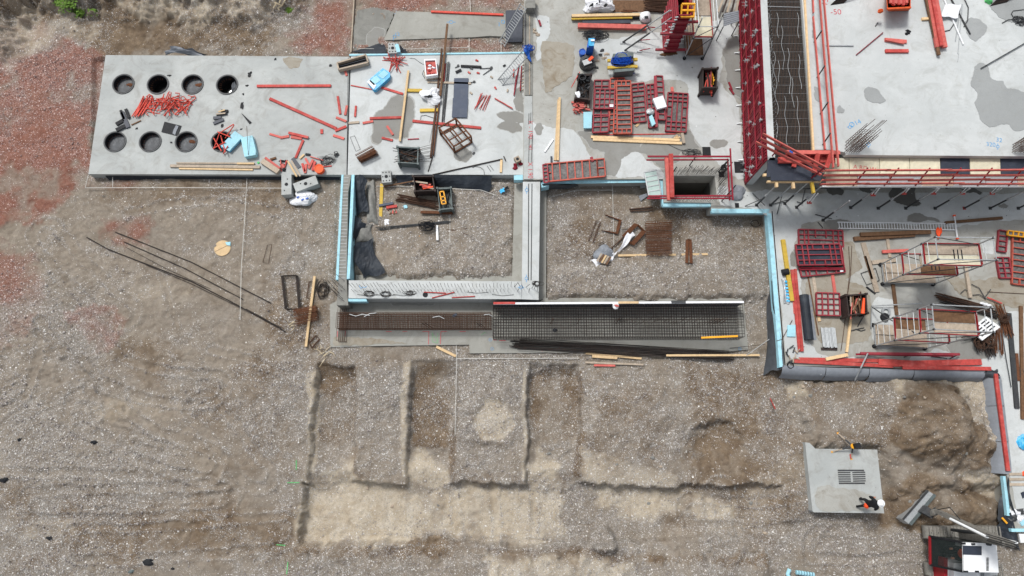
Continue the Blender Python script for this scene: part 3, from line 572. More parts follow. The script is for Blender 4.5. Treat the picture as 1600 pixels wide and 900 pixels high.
for pl,mm in (([(946,232),(960,236),(984,236),(1000,232),(1018,215),(1050,215),(1076,200),(1096,232),(1062,238),(1062,252),(1046,262),(1030,262),(1010,240),(985,238),(970,248),(968,264),(960,276),(948,274),(940,258)],'damp'),
 ([(900,206),(940,212),(1000,216),(1000,236),(975,240),(946,240),(925,232),(918,222)],'damp'),([(838,193),(845,192),(850,200),(846,211),(838,210),(834,202)],'damp'),
 ([(1109,223),(1116,218),(1130,218),(1138,222),(1132,230),(1118,232),(1110,228)],'damp'),([(1250,230),(1252,225),(1262,228),(1262,236)],'damp'),
 ([(920,88),(936,84),(952,100),(950,116),(962,122),(930,122),(925,105)],'conc_b'),([(1129,76),(1150,50),(1160,80),(1163,160),(1142,140),(1136,120)],'damp'),
 ([(1289,295),(1300,292),(1318,296),(1316,306),(1300,306)],'damp_shade'),([(1395,290),(1432,292),(1430,310),(1440,318),(1420,322),(1402,318),(1388,305)],'damp_shade'),([(1476,290),(1522,292),(1535,300),(1530,305),(1515,302),(1500,294),(1478,296)],'damp_shade'),
 ([(1340,291),(1372,292),(1366,305),(1348,300)],'damp_shade'),([(1416,346),(1420,336),(1436,333),(1446,338),(1460,340),(1470,348)],'damp'),([(1558,322),(1568,317),(1576,322),(1572,326)],'damp'),([(1285,350),(1300,344),(1336,346),(1330,358),(1300,362),(1288,358)],'damp'),
 ([(1234,400),(1238,392),(1243,400),(1243,416),(1236,416)],'damp'),([(1474,540),(1500,528),(1545,530),(1560,545),(1540,560),(1500,562)],'damp')):
    damp(sC,pl,RS,M[mm])
for pl in ([(1260,430),(1350,445),(1362,480),(1358,535),(1290,540),(1270,520)],[(1470,430),(1520,440),(1600,430),(1640,480),(1560,480),(1500,460)],[(1300,380),(1330,375),(1350,420),(1320,440),(1262,435)],[(845,60),(900,70),(895,120),(850,150)]):
    damp(sC,pl,RS,M['brown'],3.5,'mud_film')
for k in range(60):
    x,y=random.choice([(random.uniform(840,1150),random.uniform(30,260)),(random.uniform(1120,1600),random.uniform(295,345)),(random.uniform(1240,1600),random.uniform(400,570))]); q=P(x,y,RS+.004)
    MB().blob(q,random.uniform(.015,.05),random.uniform(.012,.03),.012,n=7,m=4,amp=.4,seed=k).part('dirt_spot',M['black'] if k%3 else M['whitep'],sC)
# shaft under the slab
sh=thing('lift_shaft','deep dark shaft opening with grey concrete walls inside the red guard rails','shaft',P(1085,290,-6.5))
o4=[P(a,b_,RS) for a,b_ in SHH]; cc=sum(o4,Vector())/4; big=[cc+(p-cc)*1.18 for p in o4]
MB().prism(big,-6.4,-.01,[[cc+(p-cc)*1.003 for p in o4]]).part('shaft_wall',M['damp_shade'],sh); MB().prism([cc+(p-cc)*1.17 for p in o4],-6.5,-6.41).part('shaft_floor',M['black'],sh)  # walls and floor coloured dark to stand in for shade deep in the shaft
for (a,b_,s) in ((1104,237,.42),(1155,261.5,.5),(1127,272.5,.25),(1151.5,321,.2)):
    q=P(a,b_,RS); MB().box((q.x,q.y,RS+.008),(s,s*1.25,.016)).part('recess_shade',M['black'],sC)  # black plates stand in for the shade inside open square holes
# walls of the cells
wl=slab('foundation_wall','left concrete strip wall edged with blue foam, running down from the centre slab','wall',[(537,273),(549,273),(544,300),(541.5,437),(544,477),(526,477),(529,437),(531,400)],RS,0,M['conc_r'])
for k in range(30):
    y=278+k*5.4; q=P(539.5-(y-278)*.03,y,RS+.0)
    MB().beam(q-Vector((.2,0,-.008)),q+Vector((.17,.0,.01)),.022,.02).part('stirrup_top',M['conc_w'],wl)
foam('blue foam strip on the outer face of the left strip wall',[(533.5,273),(536.7,273),(528.6,437),(524.6,437)],RS+.02,.02)
foam('wide blue foam strip on the inner face of the left strip wall',[(549.3,273),(553.8,273),(546.5,435),(541.8,436)],RS+.02,.02)
ws=slab('foundation_wall','front strip wall with slanting starter bars between the cell and the reinforcement cage','wall',[(545,438),(815,439.5),(815,467.5),(544.5,466)],RS,0,M['conc_w'])
we=slab('foundation_wall','wide pale strip wall between the two gravel cells, with two dark grooves','wall',[(817,284),(844,284),(841.5,468.5),(815.3,467.6)],RS-.003,0,M['conc_w'])
for x0,x1 in ((826,825.5),(831.2,829.8)): MB().beam(P(x0,287,RS+.004),P(x1,438,RS+.004),.045,.012).part('groove',M['steeld'],we)
r=random.Random(3)
def bar_at(px,py,z,h,lean=(0,0),rad=.0085,parent=None,name='starter_bar',m=None):
    q=P(px,py,z-.03); return MB().tube([q,q+Vector((lean[0],lean[1],h))],rad,5).part(name,m or M['rustd'],parent)
for k in range(48): bar_at(550+k*5.4,448.5+r.uniform(-.6,.6),RS,r.uniform(.75,.85),(r.uniform(-.03,.03),r.uniform(-.05,.05)),.0095,ws)
for k in range(44): bar_at(553+k*5.6,456+r.uniform(-.6,.6),RS,r.uniform(.5,.62),(r.uniform(-.05,.03),r.uniform(-.04,.05)),.009,ws)
for k in range(9): bar_at(804+k*4.4,449+r.uniform(-4,8),RS,.9,(r.uniform(-.15,.25),r.uniform(-.1,.1)),.012,we)
for k in range(8): bar_at(528+r.uniform(0,12),440+k*4.5,RS,r.uniform(.3,.7),(-.35,.25),.01,wl)
for k,(x,y) in enumerate(((574,461),(603,461),(630,461),(785,461),(745,457))):
    MB().tube([P(x-16,y-1,RS+.02),P(x,y+1,RS+.04),P(x+18,y-.5,RS+.02)],.009,4).single('loose_wire',['thin dark wire at the left end of the front strip wall','thin dark wire left of the black cap on the front wall','thin dark wire just beside the black cap','thin dark wire near the right end of the front wall','thin dark wire among the right starter bars'][k],'wire',M['rustd'])
for k,(x,y) in enumerate(((603,460),(578,459),(640,459),(838,443))):
    tangle(MB(),P(x,y,RS),.3,.16,5,.009,.12,k).single('wire_tangle',['dark wire tangle on the front wall below the blue marks','small wire tangle at the left end of the front wall','small wire tangle beside the black cap','dense wire tangle at the corner of the two strip walls'][k],'wire',M['rustd'])
MB().cyl(P(664.5,460.5,RS),.13,.05,18,.115).single('black_tub','round black cap on the front strip wall','tub',M['black'])
for k,(a,b_,l) in enumerate((((662,456.5),(697,458),'thin red bar beside the round black cap'),((675,465.5),(710,456.5),'slanting thin red bar crossing another one on the front wall'),((706,465),(742,463),'thin red bar furthest right on the front strip wall'))):
    MB().tube([P(*a,RS+.03),P(*b_,RS+.04)],.028,7).single('red_bar',l,'bar',M['redb'],'thin red bars on the front strip wall')
foam('short blue foam piece on the front face of the front strip wall',[(538,466.6),(572,466.6),(573.5,471),(539,471)],RS-.05,.5)
# footings and the lean bed in front
slab('wall_footing','grey footing strip along the inside of the front wall in the left cell','footing',[(556,429.5),(802,431.5),(801,441),(556,440)],.16,-.2,M['conc_g'])
slab('wall_footing','grey footing strip along the right side of the left cell','footing',[(804,287),(818,287),(817,440),(800,440),(800,431)],.162,-.2,M['conc_g'])
slab('wall_footing','grey footing strip along the left side of the right cell','footing',[(843,287),(854,287),(853,466),(840,470)],.16,-.2,M['conc_g'])
slab('wall_footing','narrow grey footing strip behind the big reinforcement cage','footing',[(852,465.5),(1160,466),(1160,474),(840,474)],.19,-.2,M['conc_g'])
bl=slab('lean_concrete_bed','flat grey concrete bed under the reinforcement cages','slab',[(515.5,476),(526,470),(1162,470),(1169,546),(1140,549),(733.5,552),(733,538.5),(590,540.5),(516,542.5)],.1,-.15,M['conc_g'])
damp(bl,[(610,474),(680,474),(678,477),(614,478)],.1,M['damp'],.8); damp(bl,[(520,525),(600,530),(640,537),(560,540),(520,541)],.1,M['brown'],1.5)
def line(parent,p,z,m,w=.028,name='paint_mark'):
    mb=MB()
    for a,b_ in zip(p,p[1:]): mb.beam(P(a[0],a[1],z+.004),P(b_[0],b_[1],z+.004),w,.006)
    return mb.part(name,m,parent)
for p in ([(670,518),(669.6,538)],[(689,518),(688,538)],[(540,517),(538,536)],[(527.5,517),(526.5,536)],[(771,518),(771,531),(776,531.5)],[(660,518),(671,518)],[(689,518),(698,518)],[(847,544),(847,549)],[(874,543),(874,548)],[(780,532),(790,532)],[(718,518),(728,518)],[(629,518),(636,518)],[(603,518),(612,518)]): line(bl,p,.104,M['markr'],.022)
for p in ([(675,518),(676,534),(684,536),(684,520)],[(675,520),(684,534)],[(752,524),(757,519),(759,521)]): line(bl,p,.104,M['markg'],.012)
for (x,y) in ((769,545),(1156,545),(766,531)): line(bl,[(x+2.2*math.cos(i*.7),y+2.2*math.sin(i*.7)) for i in range(10)],.104,M['markb'],.012)
# plan marks on the upper beds and slabs
def ringmark(par,x,y,z,rr=2.4,tick=(6,0),m='markb',w=.022):
    line(par,[(x+rr*math.cos(i*.63),y+rr*math.sin(i*.63)) for i in range(11)],z,M[m],w); line(par,[(x-tick[0],y-tick[1]),(x-rr*.9*(tick[0]!=0),y-rr*.9*(tick[1]!=0))],z,M[m],w); line(par,[(x+tick[0],y+tick[1]),(x+rr*.9*(tick[0]!=0),y+rr*.9*(tick[1]!=0))],z,M[m],w)
ringmark(sN,705,34.5,.1,2.6,(7,0)); ringmark(sN,786,34,.1,2.6,(2,3)); ringmark(sR,616.5,57,.104,2.4,(2,-6)); ringmark(sR,614,35,.07,2,(0,5)); ringmark(sR,619,22,.07,2,(0,5)); line(sN,[(779,35),(781,37),(779,39),(781,41)],.1,M['markb'],.02); line(sN,[(621,50),(624,53),(621,56),(625,56)],.1,M['markb'],.02)
ringmark(we,823,297,RS,2.4,(0,6)); ringmark(we,822.5,435,RS,2.4,(0,6)); ringmark(ws,814,449,RS,2.4,(5,0))
line(ws,[(561,446),(564,451),(567,448),(570,450),(573,447)],RS,M['markb'],.02)
def text3(par,s,px,py,z,size,rot,m,name='painted_writing'):
    cu=bpy.data.curves.new(name,'FONT'); cu.body=s; cu.size=size; cu.align_x='CENTER'; cu.align_y='CENTER'; cu.extrude=.002; cu.offset=-.004
    o=bpy.data.objects.new(name,cu); col.objects.link(o); bpy.context.view_layer.update()
    me=bpy.data.meshes.new_from_object(o); col.objects.unlink(o); bpy.data.objects.remove(o)
    o=bpy.data.objects.new(name,me); me.materials.clear(); me.materials.append(m); col.objects.link(o)
    off=Vector((0,0,0)); q=par
    while q is not None: off+=q.location; q=q.parent
    o.location=P(px,py,z)+Vector((0,0,.008))-off; o.rotation_euler=(0,0,rot); o.parent=par; return o
# raised band between the slabs
band=slab('kerb_wall','narrow concrete wall top between the centre slab and the right slab, with red writing','wall',[(819,150),(831.5,150),(832.5,280),(818.5,280)],RS+.05,RS-.1,M['conc'])
band2=slab('kerb_wall','narrow dirty wall top beside the two leaning ladders','wall',[(820,2),(833,2),(832,149),(820,149)],RS+.045,RS-.1,M['conc_r'])
MB().beam(P(820.7,20,RS+.05),P(820.7,85,RS+.05),.1,.03).part('groove',M['steeld'],band2); MB().beam(P(827.5,25,RS+.06),P(827.5,148,RS+.06),.05,.03).part('timber_edge',M['timberg'],band2)
for a,b_ in (((826.5,177),(826,194)),((829.5,176),(829,193)),((827,212),(826,254)),((832,211),(830,254))): MB().beam(P(*a,RS+.055),P(*b_,RS+.055),.03,.012).part('groove',M['steeld'],band)
# upper platform
UPo=[(1255,-120),(1800,-120),(1800,246),(1580,244),(1322,242),(1320,238),(1300,234),(1271,234),(1253,0),(1250,-120)]
sU=slab('upper_deck_slab','high pale concrete deck with grey damp patches at the top right','slab',UPo,UP,UP-.28,M['conc_w'])
for pl in ([(1522,105),(1530,98),(1544,104),(1549,124),(1568,126),(1572,138),(1590,140),(1602,146),(1620,200),(1590,205),(1580,200),(1576,194),(1558,196),(1545,199),(1530,186),(1526,170),(1522,160),(1528,148),(1516,132)],
   [(1507,34),(1516,27),(1532,31),(1542,40),(1538,54),(1530,60),(1524,65),(1515,60),(1508,45)],[(1350,141),(1355,136),(1368,138),(1375,146),(1385,158),(1376,162),(1362,160),(1352,154)],[(1308,168),(1312,164),(1320,171),(1316,177),(1307,175)],
   [(1268,48),(1272,46),(1272,60),(1268,58)],[(1272,134),(1280,138),(1282,160),(1274,156)],[(1535,-20),(1600,-20),(1610,30),(1580,36),(1562,28),(1545,10)]):
    damp(sU,pl,UP,M['dampg'],1.6)
ringmark(sU,1357,226,UP,2.8,(0,5)); ringmark(sU,1328,198.5,UP,2.4,(5,0)); ringmark(sU,1559,229,UP,2.2,(0,5)); ringmark(sU,1594,198,UP,2.6,(6,0))
text3(sU,'Ø14',1336,193,UP,.34,.4,M['markb']); text3(sU,'320',1548,226,UP,.3,-.1,M['markb']); text3(sU,'32',1561,219,UP,.3,-.2,M['markb']); text3(sU,'M2',1595,190,UP,.34,1.4,M['markb'])
text3(sU,'-15',1289,5,UP,.42,1.3,M['markr']); text3(sU,'-50',1306,19,UP,.42,0,M['markr'])
text3(band,'K - 190',828.5,203,RS+.05,.34,-1.57,M['markr']); text3(band,'90',828.5,230,RS+.05,.3,-1.57,M['markr']); text3(band,'X 1.90',828.3,266,RS+.05,.34,-1.57,M['markr'])
# foam and membranes along the slab edges
foam('long blue foam strip between the strip wall and the light ladder panel',[(848,282),(1037,280.5),(1037,284.5),(848,287)],.86,.78)
foam('short blue foam strip down the side of the shaft corner',[(1031,281),(1037.5,281),(1037.5,320),(1035,320)],.9,.6)
foam('blue foam strip in front of the lift shaft',[(1035,317),(1111,317.5),(1111,322.5),(1036,323)],.92,.75)
foam('blue foam strip from the shaft to the long blue edge',[(1111.5,326),(1203,326.5),(1201,333),(1112,332.5)],RS+.02,.8)
foam('long blue foam edge beside the right cell',[(1198.5,333),(1205,333),(1225,572),(1218,574)],RS+.03,.6)
foam('small blue foam block where the strip wall meets the slab',[(803,274),(817,273),(817,281),(803,281)],.9,.5)
foam('second small blue foam block, right of the strip wall',[(845,285),(856,283),(858,291),(846,293)],.8,.3)
MB().beam(P(1206.2,330,RS)-Vector((0,0,.02)),P(1226.5,571,RS)-Vector((0,0,.02)),.05,.06).single('joint_strip','thin black joint along the long blue foam edge','strip',M['black'])
for k in range(4):
    pass
def apron(name,label,pl,prof,m,cat='membrane',seg=26,seed=0,side=1):
    """a curved membrane: profile (offset outward, z) swept along a line of world points"""
    r=random.Random(seed); mb=MB(); V=[]; path=[]
    for a,b_ in zip(pl,pl[1:]):
        n=max(2,int(seg*(b_-a).length/12))
        for i in range(n): path.append(a+(b_-a)*i/n)
    path.append(pl[-1]); n=len(path)
    for i,p in enumerate(path):
        d=path[min(i+1,n-1)]-path[max(i-1,0)]; d.z=0; d.normalize(); o=Vector((d.y,-d.x,0))*side; w=1+.08*math.sin(i*.7+seed)+r.uniform(-.03,.03)
        for q,z in prof: V.append(Vector((p.x,p.y,0))+o*(q*w)+Vector((0,0,z*(1+r.uniform(-.015,.015)))))
    k=len(prof); nn=len(V); Fs=[]
    for i in range(n-1):
        for j in range(k-1):
            a=i*k+j; f=(a,a+1,a+k+1,a+k); Fs.append(f if side<0 else f[::-1]); g=tuple(nn+x for x in f); Fs.append(g[::-1] if side<0 else g)
    mb.add(V+[v-Vector((0,0,.025)) for v in V],Fs)
    return mb.single(name,label,cat,m,'membranes lapped over the slab edges',smooth=True)
pr=[(-.06,1.05),(.06,1.05),(.2,1.0),(.3,.9),(.37,.78),(.42,.62),(.48,.5)]
xs=[(1222,573),(1289.3,576.3),(1290.3,576.4),(1357.5,578),(1358.5,578),(1427,580),(1428,580),(1500,580.5),(1501,580.5),(1538,581)]
lb=['first length of curved grey membrane along the front slab edge, at the blue foam corner','second length of curved grey membrane along the front slab edge','third length of curved grey membrane along the front slab edge, under the loose grey rod','fourth length of curved grey membrane along the front slab edge','last length of curved grey membrane, next to the folded dark flap']
for k in range(5):
    a,b_=xs[2*k],xs[2*k+1]; apron('edge_membrane',lb[k],[P(*a,RS),P(*b_,RS)],pr,M['filmg'],seed=k,side=1)
ya=[(1561,588),(1567,634),(1567,635),(1573,690),(1573.2,691),(1578,741)]
lb=['upper length of curved grey membrane down the right slab edge','middle length of curved grey membrane down the right slab edge','lower length of curved grey membrane down the right slab edge, ending at the blue foam']
for k in range(3): apron('edge_membrane',lb[k],[P(*ya[2*k],RS),P(*ya[2*k+1],RS)],[(-.06,1.05),(.08,1.05),(.24,.98),(.38,.85),(.5,.68),(.6,.5),(.7,.42)],M['filmg'],seed=9+k,side=1)
MB().patch([P(1528,590,.75),P(1563,592,1.0),P(1555,577,1.12),P(1538,579,1.1)],8,8,.05,.015,seed=3).single('folded_flap','dark folded membrane flap at the corner of the right slab edge','membrane',M['filmd'],'membranes lapped over the slab edges')
MB().patch([P(1193,585,.05),P(1224,574,.95),P(1204,438,.98),P(1202,440,.1)],6,24,.06,.015,seed=5).single('dark_membrane','tall dark membrane hanging outside the long blue foam edge','membrane',M['filmd'],'membranes lapped over the slab edges')
MB().patch([P(1555,810,.45),P(1588,858,.5),P(1580,790,1.1),P(1572,744,1.02)],12,14,.07,.015,seed=6).single('crumpled_membrane','crumpled dark grey membrane at the lower right slab edge, beside the excavator arm','membrane',M['filmd'],'membranes lapped over the slab edges')
MB().patch([P(1552,822,.5),P(1560,846,.5),P(1590,848,.9),P(1578,800,1.0)],10,10,.06,.015,seed=7).single('crumpled_membrane','loose black membrane end lying on the ground behind the excavator boom','membrane',M['film'],'membranes lapped over the slab edges')
MB().patch([P(846,300,.1),P(905,291,.12),P(900,288,.75),P(848,289,.9)],12,6,.05,.012,seed=8).single('dark_membrane','dark membrane drooping under the slab edge below the red ladder panel','membrane',M['filmd'],'membranes lapped over the slab edges')
MB().patch([P(620,288,.1),P(765,300,.1),P(770,276,.55),P(620,275,.4)],24,5,.05,.012,seed=9).single('black_membrane','black membrane lying below the front edge of the centre slab','membrane',M['film'],'membranes lapped over the slab edges')
MB().patch([P(554,340,.3),P(573,332,.4),P(575,283,.6),P(556,272,.9)],10,14,.09,.012,seed=10).single('black_membrane','upper black membrane sheet inside the left strip wall','membrane',M['film'],'black membrane sheets in the left cell')
MB().patch([P(548,388,.25),P(573,352,.35),P(556,337,.4),P(552,370,.8)],10,10,.08,.012,seed=11).single('black_membrane','middle black membrane sheet, partly under the spilled mortar','membrane',M['film'],'black membrane sheets in the left cell')
MB().patch([P(566,436,.25),P(600,427,.3),P(580,373,.3),P(550,386,.7)],12,14,.08,.012,seed=12).single('black_membrane','lowest black membrane sheet, a square flap lying on the gravel of the left cell','membrane',M['film'],'black membrane sheets in the left cell')
dome=lambda u,v:.32*math.sin(math.pi*u)**.7*math.sin(math.pi*v)**.5+.05*math.sin(9*u+7*v)
MB().patch([P(572,352,.05),P(590,350,.1),P(588,282,.1),P(574,284,.05)],10,26,.045,.02,dome,1).single('mortar_heap','long rough grey mortar heap beside the upper black sheet','mortar',M['mortar'])
MB().patch([P(552,385,.1),P(584,378,.1),P(582,350,.1),P(562,352,.1)],12,12,.05,.02,dome,2).single('mortar_heap','broad grey mortar heap on the middle black sheet','mortar',M['mortar'])
MB().patch([P(549,82,.05),P(605,84,.5),P(600,70,.1),P(592,69,.1)],12,6,.03,.01,seed=13).single('black_membrane','dark triangular membrane behind the centre slab, left of the blue white block','membrane',M['film'],'black membranes behind the slabs')
MB().patch([P(625,82,.45),P(638,83,.2),P(634,78,.1),P(625,71,.2)],6,6,.02,.01,seed=14).single('black_membrane','small dark membrane corner right of the perforated block','membrane',M['film'],'black membranes behind the slabs')
MB().patch([P(257,87,.3),P(318,87,.3),P(296,79,.5),P(268,75,.55)],12,6,.08,.012,seed=15).single('grey_membrane','peaked grey membrane sticking up behind the left slab','membrane',M['filmg'],'black membranes behind the slabs')
MB().patch([P(290,87,.25),P(325,88,.1),P(300,78,.2),P(284,74,.4)],12,6,.05,.012,seed=16).single('black_membrane','black membrane strip behind the left slab beside the peaked one','membrane',M['film'],'black membranes behind the slabs')
MB().patch([P(170,281,.0),P(530,281,.0),P(535,274.5,.28),P(165,274,.28)],60,3,.03,.01,seed=17).single('black_membrane','long thin black membrane showing under the front edge of the left slab','membrane',M['film'],'black membranes behind the slabs')
MB().prism([P(a,b_,.2) for a,b_ in ((790,15.5),(817,14.5),(816,64.5),(790,65))],.1,.16).single('black_sheet','slate black sheet lying between the two leaning ladders','sheet',M['plyb'])
# concrete pad in front
pad=thing('concrete_pad','square pale concrete pad with slots in its top and a worker on it','pad',P(1320,750,0))
pp=[(1258,691),(1265,692),(1274,701),(1370.5,702.5),(1381.5,802),(1271.5,800.5),(1269.5,798)]
MB().prism([P(a,b_,.7) for a,b_ in pp],-.2,.7).part('concrete_body',M['conc'],pad)
for k in range(7):
    y=735+k*3.35
    for (x0,x1) in (((1309,1350),) if k in (0,6) else ((1309,1328.5),(1331.5,1351.5))):
        MB().beam(P(x0+k*.3,y,.706),P(x1+k*.2,y-(0 if x0<1320 else .5),.706),.05 if k not in (0,6) else .07,.02).part('slot',M['steeld'],pad)
damp(pad,[(1275,760),(1330,765),(1375,780),(1378,798),(1276,797)],.7,M['conc_b'],2.5,'dust_film')
text_done=True
# ---- formwork wall, mat, timber edge
A0,A1=P(1151.5,-70,RS),P(1165,288,RS)
fw=thing('formwork_wall','long dark red steel formwork wall leaning over the slab edge, full of clamps and ties','formwork',A1)
dirv=(A1-A0).normalized(); L_=(A1-A0).length; nrm=Vector((dirv.y,-dirv.x,0)); nrm=nrm if nrm.x<0 else -nrm
HW=3.05
MB().hexa([A0,A1,A1-nrm*.02,A0-nrm*.02],[p+Vector((0,0,HW)) for p in (A0,A1,A1-nrm*.02,A0-nrm*.02)]).part('facing',M['dred'],fw)
n=int(L_/.15)
for k in range(n+1):
    q=A0+dirv*(L_*k/n)+nrm*.05
    if k<96: MB().beam(q+Vector((0,0,.02)),q+Vector((0,0,HW)),.03 if k%9 else .075,.08 if k%9 else .12,up=(0,1,0)).part('rib',M['dred'],fw)
for z in (.35,1.1,1.9,2.7):
    MB().beam(A0+nrm*.1+Vector((0,0,z)),A1+nrm*.1+Vector((0,0,z)),.05,.07).part('waler',M['dred'],fw)
r=random.Random(5)
cl_=MB()
for k in range(60):
    s=L_*r.random(); z=r.choice((.3,1.1,1.5,1.9,2.4,2.75))+r.uniform(-.1,.1); q=A0+dirv*s+nrm*.17+Vector((0,0,z)); mbk=MB()
    mbk.tube([q,q-nrm*.1],[.06,.05],7); mbk.beam(q+dirv*-.09+Vector((0,0,.05)),q+dirv*.09-Vector((0,0,.05)),.03,.03); mbk.tube([q,q+nrm*r.uniform(.05,.2)],.012,5); mbk.part('clamp',M['steel'],fw)
for k in range(12):
    s=L_*(.1+.85*k/12); q=A0+dirv*s+nrm*.2
    MB().tube([q+Vector((0,0,.3)),q+dirv*-.9+Vector((0,0,HW-.2))],.014,5).part('tie_rod',M['salmon'],fw)
for k in range(9):
    s=L_*(.3+.68*k/9); q=A0+dirv*s; MB().tube([q+nrm*.1+Vector((0,0,.12)),q+nrm*.35+Vector((0,0,.03))],.03,6).part('foot_clamp',M['steel'],fw)
# inner wall and rim
ZM=UP-.35
wv=thing('cast_wall','white topped wall edge between the red formwork and the dark reinforcement mat','wall',A1)
B0,B1=A0-nrm*.03,A1-nrm*.03
MB().hexa([B0,B1,B1-nrm*.34,B0-nrm*.34],[p+Vector((0,0,UP-RS-.05)) for p in (B0,B1,B1-nrm*.34,B0-nrm*.34)]).part('concrete_body',M['conc_w'],wv)
for k in range(60):
    q=B0+dirv*(L_*(.06+.93*k/60))-nrm*.36; q.z=ZM+.1; MB().tube([q,q-nrm*.12,q-nrm*.12+Vector((0,0,.25))],.012,5).part('bent_bar',M['steel'],wv)
# soffit and mat
mp_=[(1190,-90),(1248,-90),(1253,0),(1269,236),(1211,236),(1196,0)]
sf=MB().prism([P(a,b_,ZM) for a,b_ in mp_],ZM-.06,ZM).single('deck_formwork','black plywood deck formwork under the reinforcement mat','formwork',M['black'])
mt=thing('reinforcement_mat','dark reinforcement mat with wavy spacers filling the strip beside the red formwork wall','reinforcement',P(1230,100,ZM))
def mid_(y,left):
    return (1196+(y/236)*15.5) if left else (1252.5+(y/236)*16.5)
zz=ZM+.16
for k in range(95):
    y=-10+k*2.6
    MB().tube([P(mid_(y,1)+1,y,zz),P(mid_(y,0)-1,y,zz)],.0085,4).part('cross_bar',M['steel'] if k%5==0 else M['meshb'],mt)
for k in range(26):
    f=(k+.5)/26
    MB().tube([P(mid_(-40,1)*(1-f)+mid_(-40,0)*f,-40,zz+.02),P(mid_(236,1)*(1-f)+mid_(236,0)*f,236,zz+.02)],.009,4).part('long_bar',M['meshb'],mt)
for k in range(14):
    f=(k+.2)/14
    MB().tube([P(mid_(-40,1)*(1-f)+mid_(-40,0)*f,-40,ZM+.05),P(mid_(236,1)*(1-f)+mid_(236,0)*f,236,ZM+.05)],.009,4).part('lower_bar',M['rust'],mt)
for x0,y0,y1,am in ((1201,20,150,1.6),(1209,80,180,2),(1214,20,60,1.5),(1221,40,110,1.6),(1216,95,130,1.4),(1231,75,150,1.6),(1237,120,170,1.3),(1246,20,60,1.3),(1248,85,140,1.3),(1226,150,230,1.5),(1213,190,228,1.5),(1245,150,225,1.2)):
    L=[P(x0+(y-y0)*.06+am*math.sin((y-y0)*.16),y,zz+.05) for y in np.arange(y0,y1,3.)]; MB().tube(L,.0095,4).part('wavy_spacer',M['steel'],mt)
MB().tube([P(1198,10,zz+.05),P(1250,11.5,zz+.05)],.02,5).part('cross_rail',M['steel'],mt)
MB().beam(P(1253.5,-60,UP+.02),P(1270.5,236,UP+.02),.09,.12).single('edge_timber','long pale timber edging the reinforcement mat on the deck side','timber',M['timber'])
